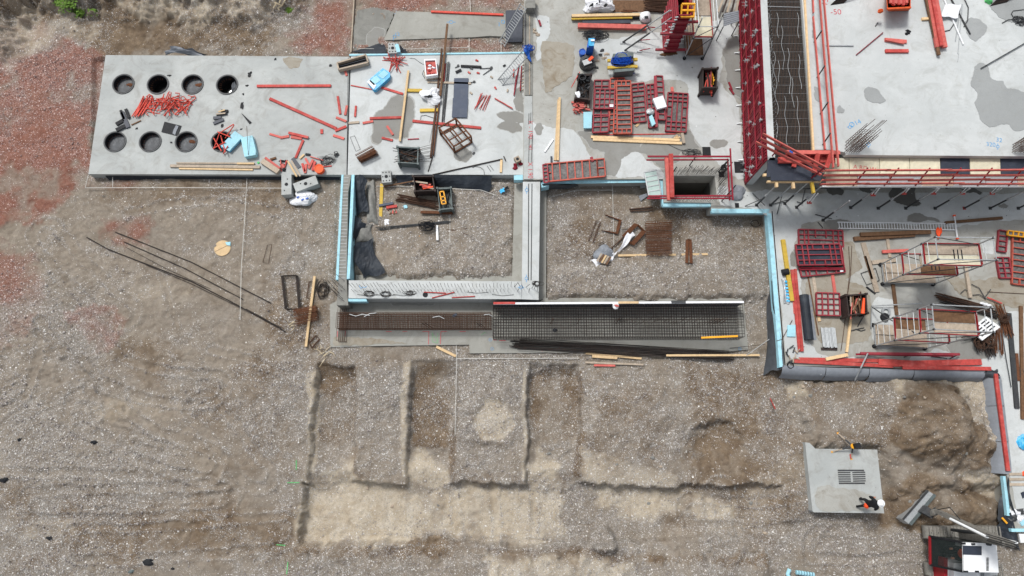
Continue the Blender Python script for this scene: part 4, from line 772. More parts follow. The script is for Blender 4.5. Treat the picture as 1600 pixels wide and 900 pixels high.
# ---------------------------------------------------------------- boards, beams and other long pieces
def boards(rows):
    for row in rows:
        name,lab,cat,p1,p2,z,w,h,m=row[:9]; gr=row[9] if len(row)>9 else None
        lie(p1,p2,z,w,h).single(name,lab,cat,M[m],gr)
S=S1; R1=RS
RB='faded red timbers strewn on the two slabs'
boards([
('red_beam','longest straight red beam lying across the left slab, right of the round openings','beam',(401,134),(517,133.5),S,.14,.08,'redb',RB),
('red_beam','long slanting red beam on the left slab pointing down to the right','beam',(421,153.5),(525.5,200.5),S,.15,.08,'redb',RB),
('red_board','upright short red board near the right edge of the left slab','board',(527.5,150),(531.5,178),S,.12,.06,'redb',RB),
('red_board','short red board leaning just beside the joint, upper of the pair at the joint','board',(542,164.5),(539,179.5),S,.12,.06,'salmon',RB),
('red_board','short brownish red board between the upright one and the slanting beam end','board',(525,183),(541,189.5),S,.12,.06,'salmon',RB),
('red_board','short red board touching the lower end of the long slanting beam','board',(523.5,204),(541,197),S,.13,.07,'redb',RB),
('red_board','brown red short board below the end of the slanting beam','board',(520.5,211),(537.5,216.5),S,.13,.06,'salmon',RB),
('red_board','thin red board at the left of the row of scattered short boards','board',(421,209),(438,214),S,.11,.05,'salmon',RB),
('red_board','second short red board of the row, touching the thin one','board',(437.5,215),(451.5,212.5),S,.13,.06,'salmon',RB),
('red_board','longer bright red board on top of the scattered row','board',(450.5,207),(481.5,214.5),S+.06,.13,.06,'redb',RB),
('red_board','pinkish short board under the longer bright red one','board',(454.5,213.5),(471.5,216),S,.16,.06,'salmon',RB),
('red_board','red board standing out downwards from the scattered row','board',(473.5,218.5),(461.5,246.5),S,.12,.07,'redb',RB),
('red_block','tiny square red block alone on the left slab','block',(502.5,201.5),(502.5,208.5),S,.14,.06,'redb',RB),
('red_board','short brown red board under the wooden trough at the joint','board',(538,107),(541.5,118),S,.12,.05,'salmon',RB),
('red_board','slanting red board under the blue package on the centre slab','board',(592,135),(629.5,146.5),S,.12,.06,'redb',RB),
('red_rod','thin red rod left of the blue package','rod',(548,133),(587,140.5),S,.05,.04,'redb',RB),
('red_board','short upright red board just right of the joint, on the centre slab','board',(556,165),(554.5,182),S,.1,.06,'redb',RB),
('red_board','red board ending at the upright timber over the damp patch','board',(577.5,184.5),(628,183),S,.13,.07,'redb',RB),
('red_board','short pinkish board left of the damp patch','board',(566.5,192),(583,189),S,.12,.06,'salmon',RB),
('red_board','short brown board slanting inside the damp patch','board',(604.5,196.5),(614,210.5),S,.12,.06,'salmon',RB),
('red_board','short bright red board at the lower edge of the damp patch','board',(596.5,215),(613.5,219),S,.12,.06,'redb',RB),
('red_rod','thin dark red rod right of the lower edge of the damp patch','rod',(637,217.5),(654.5,216.5),S,.05,.04,'dred',RB),
('red_beam','long red beam passing under the rusty frame crate','beam',(644.5,188.5),(751.5,199.5),S,.14,.07,'redb',RB),
('red_beam','weathered orange red beam on the gravel edge behind the low bed','beam',(673.5,17.5),(786.5,22.5),.1,.11,.09,'redl',RB),
('timber_post','pale square timber lying upright across the damp patch of the centre slab','timber',(638,110),(624.5,220),S+.07,.11,.09,'timber'),
('short_timber','short tan block just right of the joint on the centre slab','timber',(544.5,192),(561,190.5),S,.12,.06,'timberg'),
('yellow_beam','short yellow beam between the upright timber and the white bag','beam',(636.5,140.5),(659,141),S,.17,.1,'yellow'),
('yellow_beam','short yellow beam under the white bag, next to the long rusty beams','beam',(656,172),(684.5,171.5),S,.17,.1,'yellow'),
('plank','timber plank under the slate sheets, its ends showing on both sides','plank',(668,128),(736,130),S,.11,.05,'timberg'),
('timber_post','pale short timber standing below the end of the long T bar','timber',(783.5,249.5),(782.5,269),S,.12,.07,'timber'),
('upright_board','long narrow white board edging the rough bed behind the left slab','board',(553.5,-10),(548.2,81),.02,.06,.14,'timberg'),
('red_beam','thick pale red timber beam on the right slab, below the pale boards','beam',(903,39),(1010,41.5),R1+.1,.26,.16,'salmon'),
('timber_beam','pale timber board on top of the stack behind the red beam','timber',(893.5,24),(999.5,22),R1+.2,.16,.08,'timber'),
('steel_channel','black channel beam under the pale timber board','beam',(893,26.5),(1000,25.5),R1+.02,.17,.16,'black'),
('yellow_beam','narrow yellowish board between the black channel and the red beam','beam',(893,29),(988,27),R1+.12,.1,.08,'yellow'),
('steel_channel','dark slate beam just above the red timber beam','beam',(910,34),(985,33),R1,.22,.12,'plyb'),
('plank','thin dirty plank under the lower edge of the red beam','plank',(903,46.5),(1000,47.5),R1,.1,.06,'timberg'),
('plank','pale plank at the left of the upper pair of planks under the formwork panels','plank',(923.5,213.5),(1062,218.5),R1,.14,.09,'timber'),
('plank','pale plank below the other one, under the formwork panels','plank',(926.5,217.5),(1065.5,223.5),R1,.14,.09,'timber'),
('red_rod','thin red rod lying above the two pale planks','rod',(934.5,210.5),(1056,209),R1,.05,.04,'redb'),
('short_timber','short pink grey timber at the right end of the two pale planks','timber',(1066,207.5),(1069,223.5),R1+.05,.14,.09,'timberg'),
('plank','left one of two upright pale planks near the strip wall','plank',(873,155),(867.3,250),R1,.12,.08,'timber'),
('plank','right one of two upright pale planks near the strip wall, slightly longer','plank',(874.5,152),(871.5,250),R1+.04,.12,.08,'timber'),
('white_pipe','short white pipe beside the two upright planks','pipe',(864.5,217),(851,237),R1,.08,.07,'whitep'),
('short_rod','small dark post stub just above the red ladder panel','stub',(861.5,244),(861.8,253),R1,.1,.06,'plyb'),
# left slab foreground timbers
('plank','thin grey plank at the top of the plank stack on the left slab edge','plank',(275.5,254.5),(397,255),S,.08,.06,'timberg','planks stacked at the front edge of the left slab'),
('plank','longest grey plank in the middle of the stack on the left slab edge','plank',(265.5,258.8),(406,260.8),S,.15,.09,'timberg','planks stacked at the front edge of the left slab'),
('plank','lowest tan plank of the stack on the left slab edge','plank',(279.5,263.2),(395,265),S,.08,.06,'timber','planks stacked at the front edge of the left slab'),
('plank','short fresh plank on the right part of the stack on the left slab','plank',(370,255.2),(397,255.2),S+.06,.1,.05,'timber','planks stacked at the front edge of the left slab'),
# rubble at the slab edge
('timber_block','wide dirty timber beam at the left of the rubble by the slab edge','timber',(409,250.5),(434.5,267.5),S,.28,.2,'timberg'),
('timber_block','pink stained timber lying on the wide dirty beam','timber',(414,246),(437,262.5),S+.1,.12,.12,'salmon'),
('timber_block','small brown timber block right of the pink stained one','timber',(422,249),(431,246),S,.1,.08,'timberd'),
('long_batten','pale batten, left of the pair hanging over the slab edge','batten',(449.5,251.5),(463.5,275.5),S+.03,.09,.07,'timber'),
('long_batten','grey batten, right of the pair hanging over the slab edge','batten',(455,251),(469,275),S+.03,.09,.07,'timberg'),
('dark_board','dark board under the pair of battens at the slab edge','board',(457,247),(468,262),S,.2,.03,'plyb'),
('short_timber','short pale timber above the rubble, ending in a black block','timber',(468,247.5),(475,241),S,.09,.07,'timber'),
('black_block','small black block beside the short pale timber in the rubble','block',(477,240.5),(484.5,241.5),S,.11,.07,'black'),
('thin_rod','thin red brown rod slanting down over the rubble','rod',(484,244),(505,250.5),S+.05,.04,.04,'salmon'),
('thin_rod','short red rod right of the orange bucket','rod',(502,260.5),(518,259),S,.05,.05,'redb'),
])
for k,(a,b_) in enumerate((((438,249),(439.5,267)),((448,250),(444,262)),((477,247),(483,258)),((472,255),(476,268)),((489,249),(482,263)),((492,252),(488,266)),((478,256),(476.5,270)),((497,256),(500,262)),((441,256),(443,262)))):
    lie(a,b_,S+.02*(k%3),.12 if k not in (0,1) else .06,.07).single('red_offcut','short red timber offcut in the rubble at the front edge of the left slab','offcut',M['redb' if k%2 else 'salmon'],'red timber offcuts in the rubble')
for k,(a,b_) in enumerate((((441,257),(449,262)),((444,266),(450,262)),((446,252),(450,256)),((440,252),(447,257)))):
    MB().blob(P(a[0],a[1],S),.12,.08,.08,8,5,.4,k).single('dark_scrap','small dark scrap lying in the rubble at the slab edge','scrap',M['black'],'dark scraps in the rubble')
bk=thing('orange_bucket','orange square bucket in the rubble at the front edge of the left slab','bucket',P(501,267,S))
q=P(500.5,266.5,S); MB().prism([(q.x+.24*math.cos(a)*1,q.y+.22*math.sin(a)) for a in [i*math.pi/6+.26 for i in range(12)]],S,S+.26).part('bucket_body',M['orange'],bk); MB().ring(q+Vector((0,0,.26)),.25,.2,.02,16).part('rim',M['skip'],bk)
tangle(MB(),P(513,251,S),.55,.3,9,.012,.15,4,7).single('wire_mesh_scraps','grey scraps of wire mesh at the right of the rubble','wire',M['steeld'])
tangle(MB(),P(526,241,S),.13,.15,4,.016,.1,8).single('wire_tangle','small dark knot of wire near the joint, above the rubble end','wire',M['steeld'])
MB().cyl(P(404,254.5,S),.06,.05,10).single('green_stopper','tiny green cap beside the wide dirty timber','cap',M['markg'])
# concrete blocks hanging at the slab edges
def cblock(lab,p1,p2,z,w,h,holes):
    a,b_=P(*p1,z+h),P(*p2,z+h); t=thing('concrete_block',lab,'concrete block',((a.x+b_.x)/2,(a.y+b_.y)/2,z),'pierced concrete blocks by the slabs')
    MB().beam(a-Vector((0,0,h/2)),b_-Vector((0,0,h/2)),w,h).part('block_body',M['conc'],t); d=(b_-a); u=Vector((-d.y,d.x,0)).normalized()*w
    MB().cyl(a+d*.5+Vector((0,0,.002)),.09,.012,14).part('lifting_hole',M['black'],t)
    for f,g in holes: MB().cyl(a+d*f+u*g+Vector((0,0,.002)),.035,.01,8).part('stud_hole',M['black'],t)
hh_=[(f,g) for f in (.15,.85) for g in (-.32,0,.32)]+[(.5,.36),(.5,-.36)]
cblock('pale upright concrete block in front of the left slab edge','447 274'.split() and (447.5,272),(447.5,304),.0,.52,.55,[(.25,.1),(.8,-.2)])
cblock('pale tilted concrete block resting beside the upright one','block' and (460,293.5),(495,280.5),.0,.5,.5,[(.3,.2),(.7,-.2)])
cblock('small studded concrete block inside the left cell, at the slab edge',(603,266.5),(604,285),.2,.5,.45,hh_)
cblock('small studded concrete block at the back edge of the centre slab',(613.5,67),(613.5,83),.3,.48,.4,hh_)
MB().beam(P(620,71,.6),P(623.5,83,.6),.2,.25).single('foam_block','short blue white foam block right of the studded block behind the slab','foam',M['cyan'])
# round openings area
def bars_pile(lab,cx,cy,z,rx,ry,n,L,mt_,grp,seed,name='red_bar',dirn=None,spread=.5,rad=.02,hmax=.35,vshape=False,cat='bar'):
    r=random.Random(seed); proto=None; c=P(cx,cy,z)
    for k in range(n):
        a=(dirn if dirn is not None else r.uniform(0,3.14))+r.gauss(0,spread); ll=L*r.uniform(.75,1.15)
        x=c.x+rx*r.uniform(-1,1)*(.9 if dirn is None else 1); y=c.y+ry*r.uniform(-1,1); zz=z+rad+hmax*r.random()*(1-abs((x-c.x)/rx))
        if proto is None:
            mb=MB()
            if vshape: mb.tube([(-.5,0,0),(.0,.02,0),(.35,.0,0),(.42,.18,0),(.2,.3,0)],rad,6)
            else: mb.tube([(-.5,0,0),(.5,0,0)],rad,6)
            proto=bpy.data.objects.new(name,mb.mesh(name,M[mt_])); col.objects.link(proto); tag(proto,lab,cat,grp); o=proto
        else: o=dup(proto,(0,0,0))
        o.location=(x,y,zz); o.rotation_euler=(r.uniform(-.3,.3) if vshape else 0,r.uniform(-.2,.2),a); o.scale=(ll,1,1) if not vshape else (ll,ll,1)
bars_pile('thin red bent bar in the tangled heap between the round openings',268,165,S,1.25,.42,34,.8,'redl','red bars heaped between the round openings',1,vshape=True,hmax=.4,rad=.03)
bars_pile('thin red straight bar in the heap between the round openings',262,166,S,1.1,.38,16,.8,'redl','red bars heaped between the round openings',2,hmax=.35,rad=.03)
bars_pile('thin red bar in the neat bundle left of the tangled heap',224,168,S,.3,.03,13,1.15,'redl','red bars bundled left of the heap',3,dirn=1.22,spread=.05,hmax=.12,rad=.028)
for k,(a,b_) in enumerate((((334,233),(343,208)),((343,208),(365,194)),((352,216),(366,195)),((334,216),(346,236)),((345,212),(352,238)),((349,240),(356,228)),((333,232),(352,222)),((340,206),(360,214)))):
    MB().tube([P(*a,S+.08),P(*b_,S+.3)],.03,6).single('red_bracket','thin red bracket bar lying over the fourth lower round opening','bracket',M['redl'],'red brackets over the round opening')
def slabpiece(name,lab,cat,poly,z,h,m,gr=None,rot=None):
    pw=[P(a,b_,z+h) for a,b_ in poly]; return MB().prism(pw,z,z+h).single(name,lab,cat,M[m],gr)
FB='light blue foam boards lying about'
slabpiece('foam_board','light blue foam board leaning over the fourth lower round opening','foam',[(344.5,228),(367,204.5),(379.5,213.5),(358,236)],S+.12,.1,'cyan',FB)
slabpiece('foam_board','second foam board just under the one by the round opening','foam',[(345,230),(367,208),(379,216),(358.5,237)],S+.02,.09,'blue',FB)
slabpiece('foam_board','stack of light blue foam boards with a thin rod standing on it','foam',[(376,215),(394,211.5),(400,236),(399,242),(382,245)],S,.3,'cyan',FB)
MB().tube([P(385.5,197,S+.6),P(388,242,S+.33)],.012,5).single('thin_rod','thin brown rod standing on the foam stack beside the round opening','rod',M['rust'])
slabpiece('black_mat','square black mat with a grey fold between the lower round openings','mat',[(257,190),(283.5,196.5),(277.5,212.5),(252,206)],S,.03,'black')
MB().patch([P(274.5,196,S+.03),P(279,197,S+.03),P(274,211,S+.03),P(269.5,209,S+.03)],3,6,.012,.008,seed=2).single('grey_fold','grey plastic fold on the square black mat','plastic',M['filmg'])
for k,(p1,p2,w) in enumerate((((181,194),(193,187),.2),((181,203),(195,196),.2),((190,175),(200,199),.22),((196,170),(201,184),.15),((188,172),(194,186),.12),((333,184),(345,183),.16),((333,192.5),(349,186),.16),((338,179),(354,176),.14),((345,173),(356,173),.14))):
    lie(p1,p2,S+.01+.03*(k%2),w,.07).single('black_foam_piece',['short black foam piece, upper of the two near the lower left opening','short black foam piece nearest the lower left round opening','long dark foam piece crossing the black heap','thin black piece sticking out at the top of the heap','small black scrap at the left of the heap','dark block at the left of the four small pieces','dark slanting block nearest the red brackets','pale topped small piece among the four','black tipped small piece, topmost of the four'][k],'foam piece',M['plyb' if k in (2,5,6) else 'black'])
for k,(p1,p2) in enumerate((((341,174.5),(351,171.5)),((338,178),(352,176.5)))):
    lie(p1,p2,S+.09,.07,.04).single('timber_chip',['tan timber chip on top of the small black pieces','pinkish timber chip lying beside the tan one'][k],'timber',M['timber' if k==0 else 'timberg'])
slabpiece('black_wedge','thin black wedge lying alone right of the round openings','wedge',[(377,177),(379,178),(393,191),(389.5,193.5)],S,.04,'black')
lie((205,195),(220,188),S,.05,.05).single('timber_chip','thin blackish stick beside the dark foam pieces','timber',M['timberd'])
# wooden trough
a,b_,c_,d_=P(526.5,98,S+.3),P(571.5,85,S+.3),P(575,97,S+.3),P(529,108,S+.3)
tr=thing('wooden_trough','long wooden trough with a black inside lying across the joint of the slabs','trough',((a+c_)/2)-Vector((0,0,.3)))
up=Vector((0,0,.14)); MB().hexa([p-up*2 for p in (d_,c_,b_,a)],[p-up*1.7 for p in (d_,c_,b_,a)]).part('bottom',M['black'],tr)
for p,q,mm in ((a,b_,'timberg'),(d_,c_,'timberg'),(a,d_,'timberg'),(b_,c_,'timberg')): MB().beam(p-up,q-up,.08,.28).part('side_board',M[mm],tr)
for f in (.3,.7): MB().beam(a.lerp(d_,f)-up*1.4,b_.lerp(c_,f)-up*1.4,.05,.05).part('inner_rail',M['plyb'],tr)
# centre slab objects
def crate(name,lab,cat,c4,z,h,m,bars=(2,2)):
    """open welded frame: four posts, top and bottom rings, inner rails; c4 = top corners"""
    T=[P(*p,z+h) for p in c4]; cen=sum(T,Vector())/4; t=thing(name,lab,cat,(cen.x,cen.y,z)); dn=Vector((0,0,-h))
    for k in range(4):
        MB().beam(T[k],T[(k+1)%4],.07).part('top_rail',M[m],t); MB().beam(T[k]+dn*.93,T[(k+1)%4]+dn*.93,.07).part('bottom_rail',M[m],t); MB().beam(T[k],T[k]+dn,.08).part('post',M[m],t)
    for i in range(bars[0]):
        f=(i+1)/(bars[0]+1); MB().beam(T[0].lerp(T[1],f),T[3].lerp(T[2],f),.06).part('cross_rail',M[m],t); MB().beam(T[0].lerp(T[1],f)+dn*.9,T[3].lerp(T[2],f)+dn*.9,.05).part('floor_rail',M[m],t)
    for i in range(bars[1]):
        f=(i+1)/(bars[1]+1); MB().beam(T[0].lerp(T[3],f)-Vector((0,0,.03)),T[1].lerp(T[2],f)-Vector((0,0,.03)),.05).part('cross_rail',M[m],t)
    return t
crate('frame_crate','tilted rusty frame crate standing on the red beam of the centre slab','crate',[(686,199.5),(712,185),(736,213),(709,229)],S,.75,'rusto',(1,2))
def bars_bundle(name,lab,cat,p1,p2,z,w,n,m,r=.014,seed=0,layers=2,grp=None,jit=.04,cid=None):
    rr=random.Random(seed); a,b_=P(*p1,z),P(*p2,z); d=(b_-a).normalized(); s=Vector((-d.y,d.x,0)); t=thing(name,lab,cat,(a+b_)/2,grp)
    for k in range(n):
        o=s*(w*((k%max(1,n//layers))/max(1,n//layers-1)-.5))+Vector((0,0,r+2*r*(k//max(1,n//layers)))); e1,e2=rr.uniform(-jit,jit)*3,rr.uniform(-jit,jit)*3
        MB().tube([a+o+d*e1+s*rr.uniform(-jit,jit),(a+b_)/2+o+s*rr.uniform(-jit,jit)*.5,b_+o+d*e2+s*rr.uniform(-jit,jit)],r,5).part('bar',M[m],t)
    return t
MB().beam(P(699,38,S+.15),P(688,150,S+.12),.11,.12).single('rusty_beam','upper rusty steel beam, reaching past the back edge of the centre slab','beam',M['timberd'],'long rusty beams on the centre slab')
MB().beam(P(690.5,76,S+.06),P(673,246,S+.05),.1,.1).single('rusty_beam','lower rusty steel beam, passing left of the frame crate','beam',M['rust'],'long rusty beams on the centre slab')
MB().beam(P(688,146,S+.09),P(677,243,S+.08),.06,.1).single('rusty_beam','thin rusty beam continuing beside the frame crate','beam',M['rusto'],'long rusty beams on the centre slab')
MB().tube([P(676,244,S+.05),P(669,268,S+.02)],.025,6).single('thin_rod','thin dark rod continuing the rusty beams towards the slab edge','rod',M['rustd'])
bars_bundle('grey_tubes','slim bundle of grey tubes beside the long rusty beams','tubes',(701,96),(692,192),S,.16,4,'steeld',.02,2,1)
lie((695.5,99),(693,128),S,.06,.05).single('red_bar','thin red bar between the rusty beams and the grey tubes','bar',M['redb'])
bars_bundle('white_cable','thin pale tubes running down beside the rusty beams','tubes',(681,170),(671,224),S,.05,2,'steel',.007,3,1)
sh1=slabpiece('slate_sheet','upper slate blue sheet on the centre slab','sheet',[(709.5,122),(732,122),(731,153.5),(708.5,153.5)],S+.02,.03,'plyd','slate blue sheets on the centre slab')
slabpiece('slate_sheet','lower slate blue sheet on the centre slab','sheet',[(707.5,153),(731.3,153),(729.5,183.5),(706,183)],S+.055,.03,'plyd','slate blue sheets on the centre slab')
# white tub with red contents on a pallet
tb=thing('white_tub','white plastic tub filled with red and white clay pieces, on a small pallet','tub',P(673,107,S))
q4=[P(a,b_,S+.45) for a,b_ in ((662.5,92),(681,91),(684,116),(665,118.5))]; cen=sum(q4,Vector())/4
MB().prism(q4,S+.12,S+.4,[[cen+(p-cen)*.86 for p in q4]]).part('tub_body',M['whitep'],tb)
MB().prism([cen+(p-cen)*.87 for p in q4],S+.12,S+.3).part('tub_filling',M['salmon'],tb)
for k in range(9):
    f,g=random.random(),random.random(); p=(q4[0].lerp(q4[1],.2+.6*f)).lerp(q4[3].lerp(q4[2],.2+.6*f),.12+.76*g); MB().blob((p.x,p.y,S+.33),.1,.08,.05,8,5,.3,k).part('tub_piece',M['redb' if k%3 else 'white'],tb)
slabpiece('small_pallet','small dirty pallet under the white tub','pallet',[(662,112),(688,108),(689,122),(666,124.5)],S,.1,'timberg')
MB().tube([P(662,110,S+.1),P(660,116,S+.25),P(664,123,S+.1)],.015,5).single('cable_loop','dark cable loop at the left of the white tub','cable',M['black'])
MB().tube([P(640,91,S+.01),P(648,91.5,S+.01),P(655,97,S+.01),P(662,101,S+.01)],.01,4).single('thin_cable','thin cable running from the red bars to the white tub','cable',M['steeld'])
# bags
def bag(name,lab,c,z,rx,ry,rz,m='white',seed=0,rot=0,gr=None,amp=.3): return MB().blob(P(*c,z+rz*.3),rx,ry,rz,22,14,amp,seed,rot).single(name,lab,'bag',M[m],gr)
w1=thing('white_bag','crumpled white bag with a dark opening beside the long rusty beams','bag',P(674,151,S))
MB().blob(P(674,151,S+.08),.5,.46,.3,26,16,.3,3).part('bag_body',M['white'],w1); MB().blob(P(670,150,S+.36),.2,.08,.03,10,5,.4,3,.3).part('bag_opening',M['black'],w1)
w2=thing('white_bag','white bag with blue print on the gravel in front of the left slab','bag',P(474,311,0))
MB().blob(P(474,311,.1),.56,.4,.3,26,16,.26,5).part('bag_body',M['white'],w2)
for dx,dy in ((-.3,.12),(-.05,-.02),(.18,.05)): q=P(474,311,.42); MB().box((q.x+dx,q.y+dy,.385),(.15,.07,.05),.5).part('blue_print',M['dblue'],w2)
w3=thing('white_bag','white bag with black marks at the top of the slab, above the pale boards','bag',P(933,7,RS))
MB().blob(P(934,9,RS+.15),.85,.42,.42,30,16,.28,8).part('bag_body',M['white'],w3)
for k,(x,y) in enumerate(((924,8),(946,8),(935,3))): MB().blob(P(x,y,RS+.55),.14,.07,.03,9,5,.4,k,.8).part('black_mark',M['black'],w3)
# blue package
bp_=thing('wrapped_package','bright blue film wrapped package of foam boards on the centre slab','package',P(591,123,S))
pk=[(573,127),(598,106),(609,113),(609,120),(587,139.5),(583,140)]
MB().prism([P(a,b_,S+.3) for a,b_ in pk],S,S+.28).part('package_body',M['blue'],bp_)
for pl,mm in (([(590,118),(600,109),(607,115),(598,123)],'cyan'),([(577,126),(588,118),(595,125),(584,133)],'cyan'),([(573,127.5),(577.5,124),(588,133),(584,139)],'white')): MB().prism([P(a,b_,S+.31) for a,b_ in pl],S+.2,S+.3).part('foam_face',M[mm],bp_)
bars_pile('red scaffold bar in the loose heap near the blue white block',617,97,S,.35,.25,14,.9,'redb','red bars heaped by the back edge',6,spread=1.2,hmax=.2,rad=.025)
bars_pile('red bar with fittings in the small bundle right of the slate sheets',754,160,S,.28,.06,8,1.1,'redb','red bars bundled right of the slate sheets',7,dirn=1.15,spread=.12,hmax=.06,rad=.022)
for k,(p1,p2,l) in enumerate((((773,153.5),(801,169.5),'thin red bar alone right of the red bundle'),((803,108),(802,120),'short red bar, left of the bars leaning by the wall'),((811,101),(803,149),'long red bar leaning by the strip wall, left one'),((815,103),(813,142),'red bar nearest the strip wall'),((807,118),(804,140),'middle red bar among those by the strip wall'))):
    MB().tube([P(*p1,S+.05),P(*p2,S+.08)],.035,6).single('red_bar',l,'bar',M['dred' if k>1 else 'redb'],'red bars by the strip wall')
for k in range(9):
    MB().tube([P(817-k*.2,97+k*5.5,S+.3),P(820+k*.2,94+k*5.5,S+.45)],.05,5).single('pale_coupler','pale coupler piece lying along the foot of the strip wall','coupler',M['timberg'],'pale couplers along the strip wall')
boards([('black_bar','short thick black bar near the back of the centre slab','bar',(720,102.5),(752,104),S,.11,.09,'black'),('black_block','small black block left of the black bar','block',(712,112.5),(720.5,108.5),S,.12,.08,'black')])
for k,(x,y,m) in enumerate(((745,94,'redb'),(733,113,'salmon'),(747,113.5,'redb'),(774,137,'redb'),(736.5,106.5,'steeld'),(768,120,'timberg'),(736,145,'timberg'),(793,141,'timberg'),(788,102,'black'),(740,239,'steeld'))):
    a=random.uniform(0,3); lie((x-2.2*math.cos(a),y-2.2*math.sin(a)),(x+2.2*math.cos(a),y+2.2*math.sin(a)),S,.08,.06).single('small_fitting','small loose fitting or offcut scattered on the centre slab','fitting',M[m],'small fittings scattered on the centre slab')
for k,(a,b_) in enumerate((((750,107.5),(768,106)),((755,117),(767,108)),((711,106),(716,103)),((728,130),(741,128)))):
    MB().tube([P(*a,S+.02),P(*b_,S+.05)],.022,5).single('pin_bolt','dark pin bolt with a head on the centre slab','bolt',M['steeld'],'pin bolts on the centre slab')
    MB().cyl(P(*b_,S),.07,.05,9).single('bolt_plate','round dark plate nut beside a pin bolt','nut',M['steeld'],'plate nuts on the centre slab')
tb_=thing('t_bar','long thin brown rod with a T end at the front of the centre slab','rod',P(730,260,S))
MB().tube([P(676,273,S+.04),P(785,248.5,S+.04)],.035,6).part('rod',M['rustd'],tb_); MB().tube([P(787,244,S+.1),P(790,251,S+.06)],.03,6).part('t_end',M['rustd'],tb_)
for k,pl in enumerate(([(738,262),(742,260),(750,261),(756,266),(757,273)],[(761,259),(767,268)],[(765,258),(771,266)],[(657,187),(658,181),(665,180),(682,186)])):
    MB().tube([P(a,b_,S+.02) for a,b_ in pl],.012,5).single('bent_rod',['curved dark wire under the long T rod','left one of two short bent hooks','right one of two short bent hooks','curved dark rod above the red beam end, left of the rusty beams'][k],'rod',M['steeld'])
wf=[(547,214),(554,212),(563,233),(556,236.5)]
MB().tube([P(a,b_,S+.02) for a,b_ in wf],.011,5,True).single('wire_rectangle','thin rectangular wire frame on the centre slab beside the joint','frame',M['steeld'])
bx=thing('nest_box','small brown wooden box with a round dark hole near the strip wall','box',P(808,252,S)); q=P(808.5,250,S+.15); MB().box(q,(.28,.3,.28),.5).part('box_body',M['timberg'],bx); MB().cyl(q+Vector((0,0,.145)),.08,.01,12).part('round_hole',M['black'],bx)
for k,(x,y) in enumerate(((813,256),(805,258),(805,263))): MB().blob(P(x,y,S),.13,.1,.1,8,5,.3,k).single('red_lump','small dark red lump beside the brown wooden box','lump',M['dred'],'red lumps by the wooden box')
# rebar stirrup bundle
def stirrup_bundle(lab,c4,z,h,n,m,seed=0):
    A,B,C_,D=[P(*p,z) for p in c4]; t=thing('stirrup_bundle',lab,'stirrups',(A+C_)/2); r=random.Random(seed)
    for k in range(n):
        f=k/(n-1); a,b_=A.lerp(D,f),B.lerp(C_,f); j=Vector((r.uniform(-.03,.03),r.uniform(-.03,.03),r.uniform(0,.03))); a=a+j; b_=b_+j; u=Vector((0,0,h))
        MB().tube([a+u*.1,b_+u*.1,b_+u,a+u],.013,5,True).part('stirrup',M[m],t)
    return t
stirrup_bundle('rust brown bundle of stirrups near the front left of the centre slab',[(558,247),(584,233),(592,243),(565,256)],S,.35,20,'rusto',1)
# bins
def bin_(name,lab,cat,c4,z,h,m,foot=True):
    T=[P(*p,z+h) for p in c4]; cen=sum(T,Vector())/4; t=thing(name,lab,cat,(cen.x,cen.y,z)); b0=z+.1
    I=[cen+(p-cen)*.9 for p in T]; MB().prism(T,b0,z+h,[I]).part('bin_wall',M[m],t); MB().prism([cen+(p-cen)*.91 for p in T],b0,b0+.03).part('bin_floor',M[m],t)
    for p in T: MB().box((p.x,p.y,z+h/2+.02),(.1,.1,h+.04)).part('corner_post',M[m],t)
    MB().prism([T[0]+(cen-T[0])*-.04,T[1]+(cen-T[1])*-.04,T[1],T[0]],z+h-.08,z+h+.012).part('top_rim',M[m],t)
    return t,cen,T
def fill(c,T,z,n,mts,L,seed,r0=.03,name='stored_bar',lab='bar stored in the bin',grp='bars in the bin',dirn=None,sprd=.4,cat='bar',up=.25,span=.6):
    r=random.Random(seed)
    for k in range(n):
        p=c+(T[r.randrange(4)]-c)*r.uniform(0,span); a=(dirn if dirn is not None else 0)+r.gauss(0,sprd); d=Vector((math.cos(a),math.sin(a),r.uniform(-.1,.15)))*L*r.uniform(.7,1.1)/2
        q=Vector((p.x,p.y,z+r.uniform(0,up))); mm=mts[k%len(mts)]
        if 'timber' in mm or r0>.035: MB().beam(q-d,q+d,r0*2,r0*1.6).single(name,lab,cat,M[mm],grp)
        else: MB().tube([q-d,q+d],r0,5).single(name,lab,cat,M[mm],grp)
t,c,T=bin_('steel_bin','grey green steel bin overflowing with rebar pieces on the centre slab','bin',[(620.5,229),(654,231),(653,256),(623,254)],S,.65,'greybin'); fill(c,T,S+.4,26,['rustd','rust','steeld'],1.0,2,.018,'rebar_piece','rebar piece lying in the grey green bin of the centre slab','rebar pieces in the grey green bin',0,.35)
for k in range(9): MB().tube([P(648,233+k*2.4,S+.6),P(672+random.uniform(-4,12),226+k*3.1+random.uniform(-1,1),S+.5)],.011,5).single('rebar_piece','thin rebar piece sticking out to the right of the grey green bin','rebar',M['rustd'],'rebar pieces in the grey green bin')
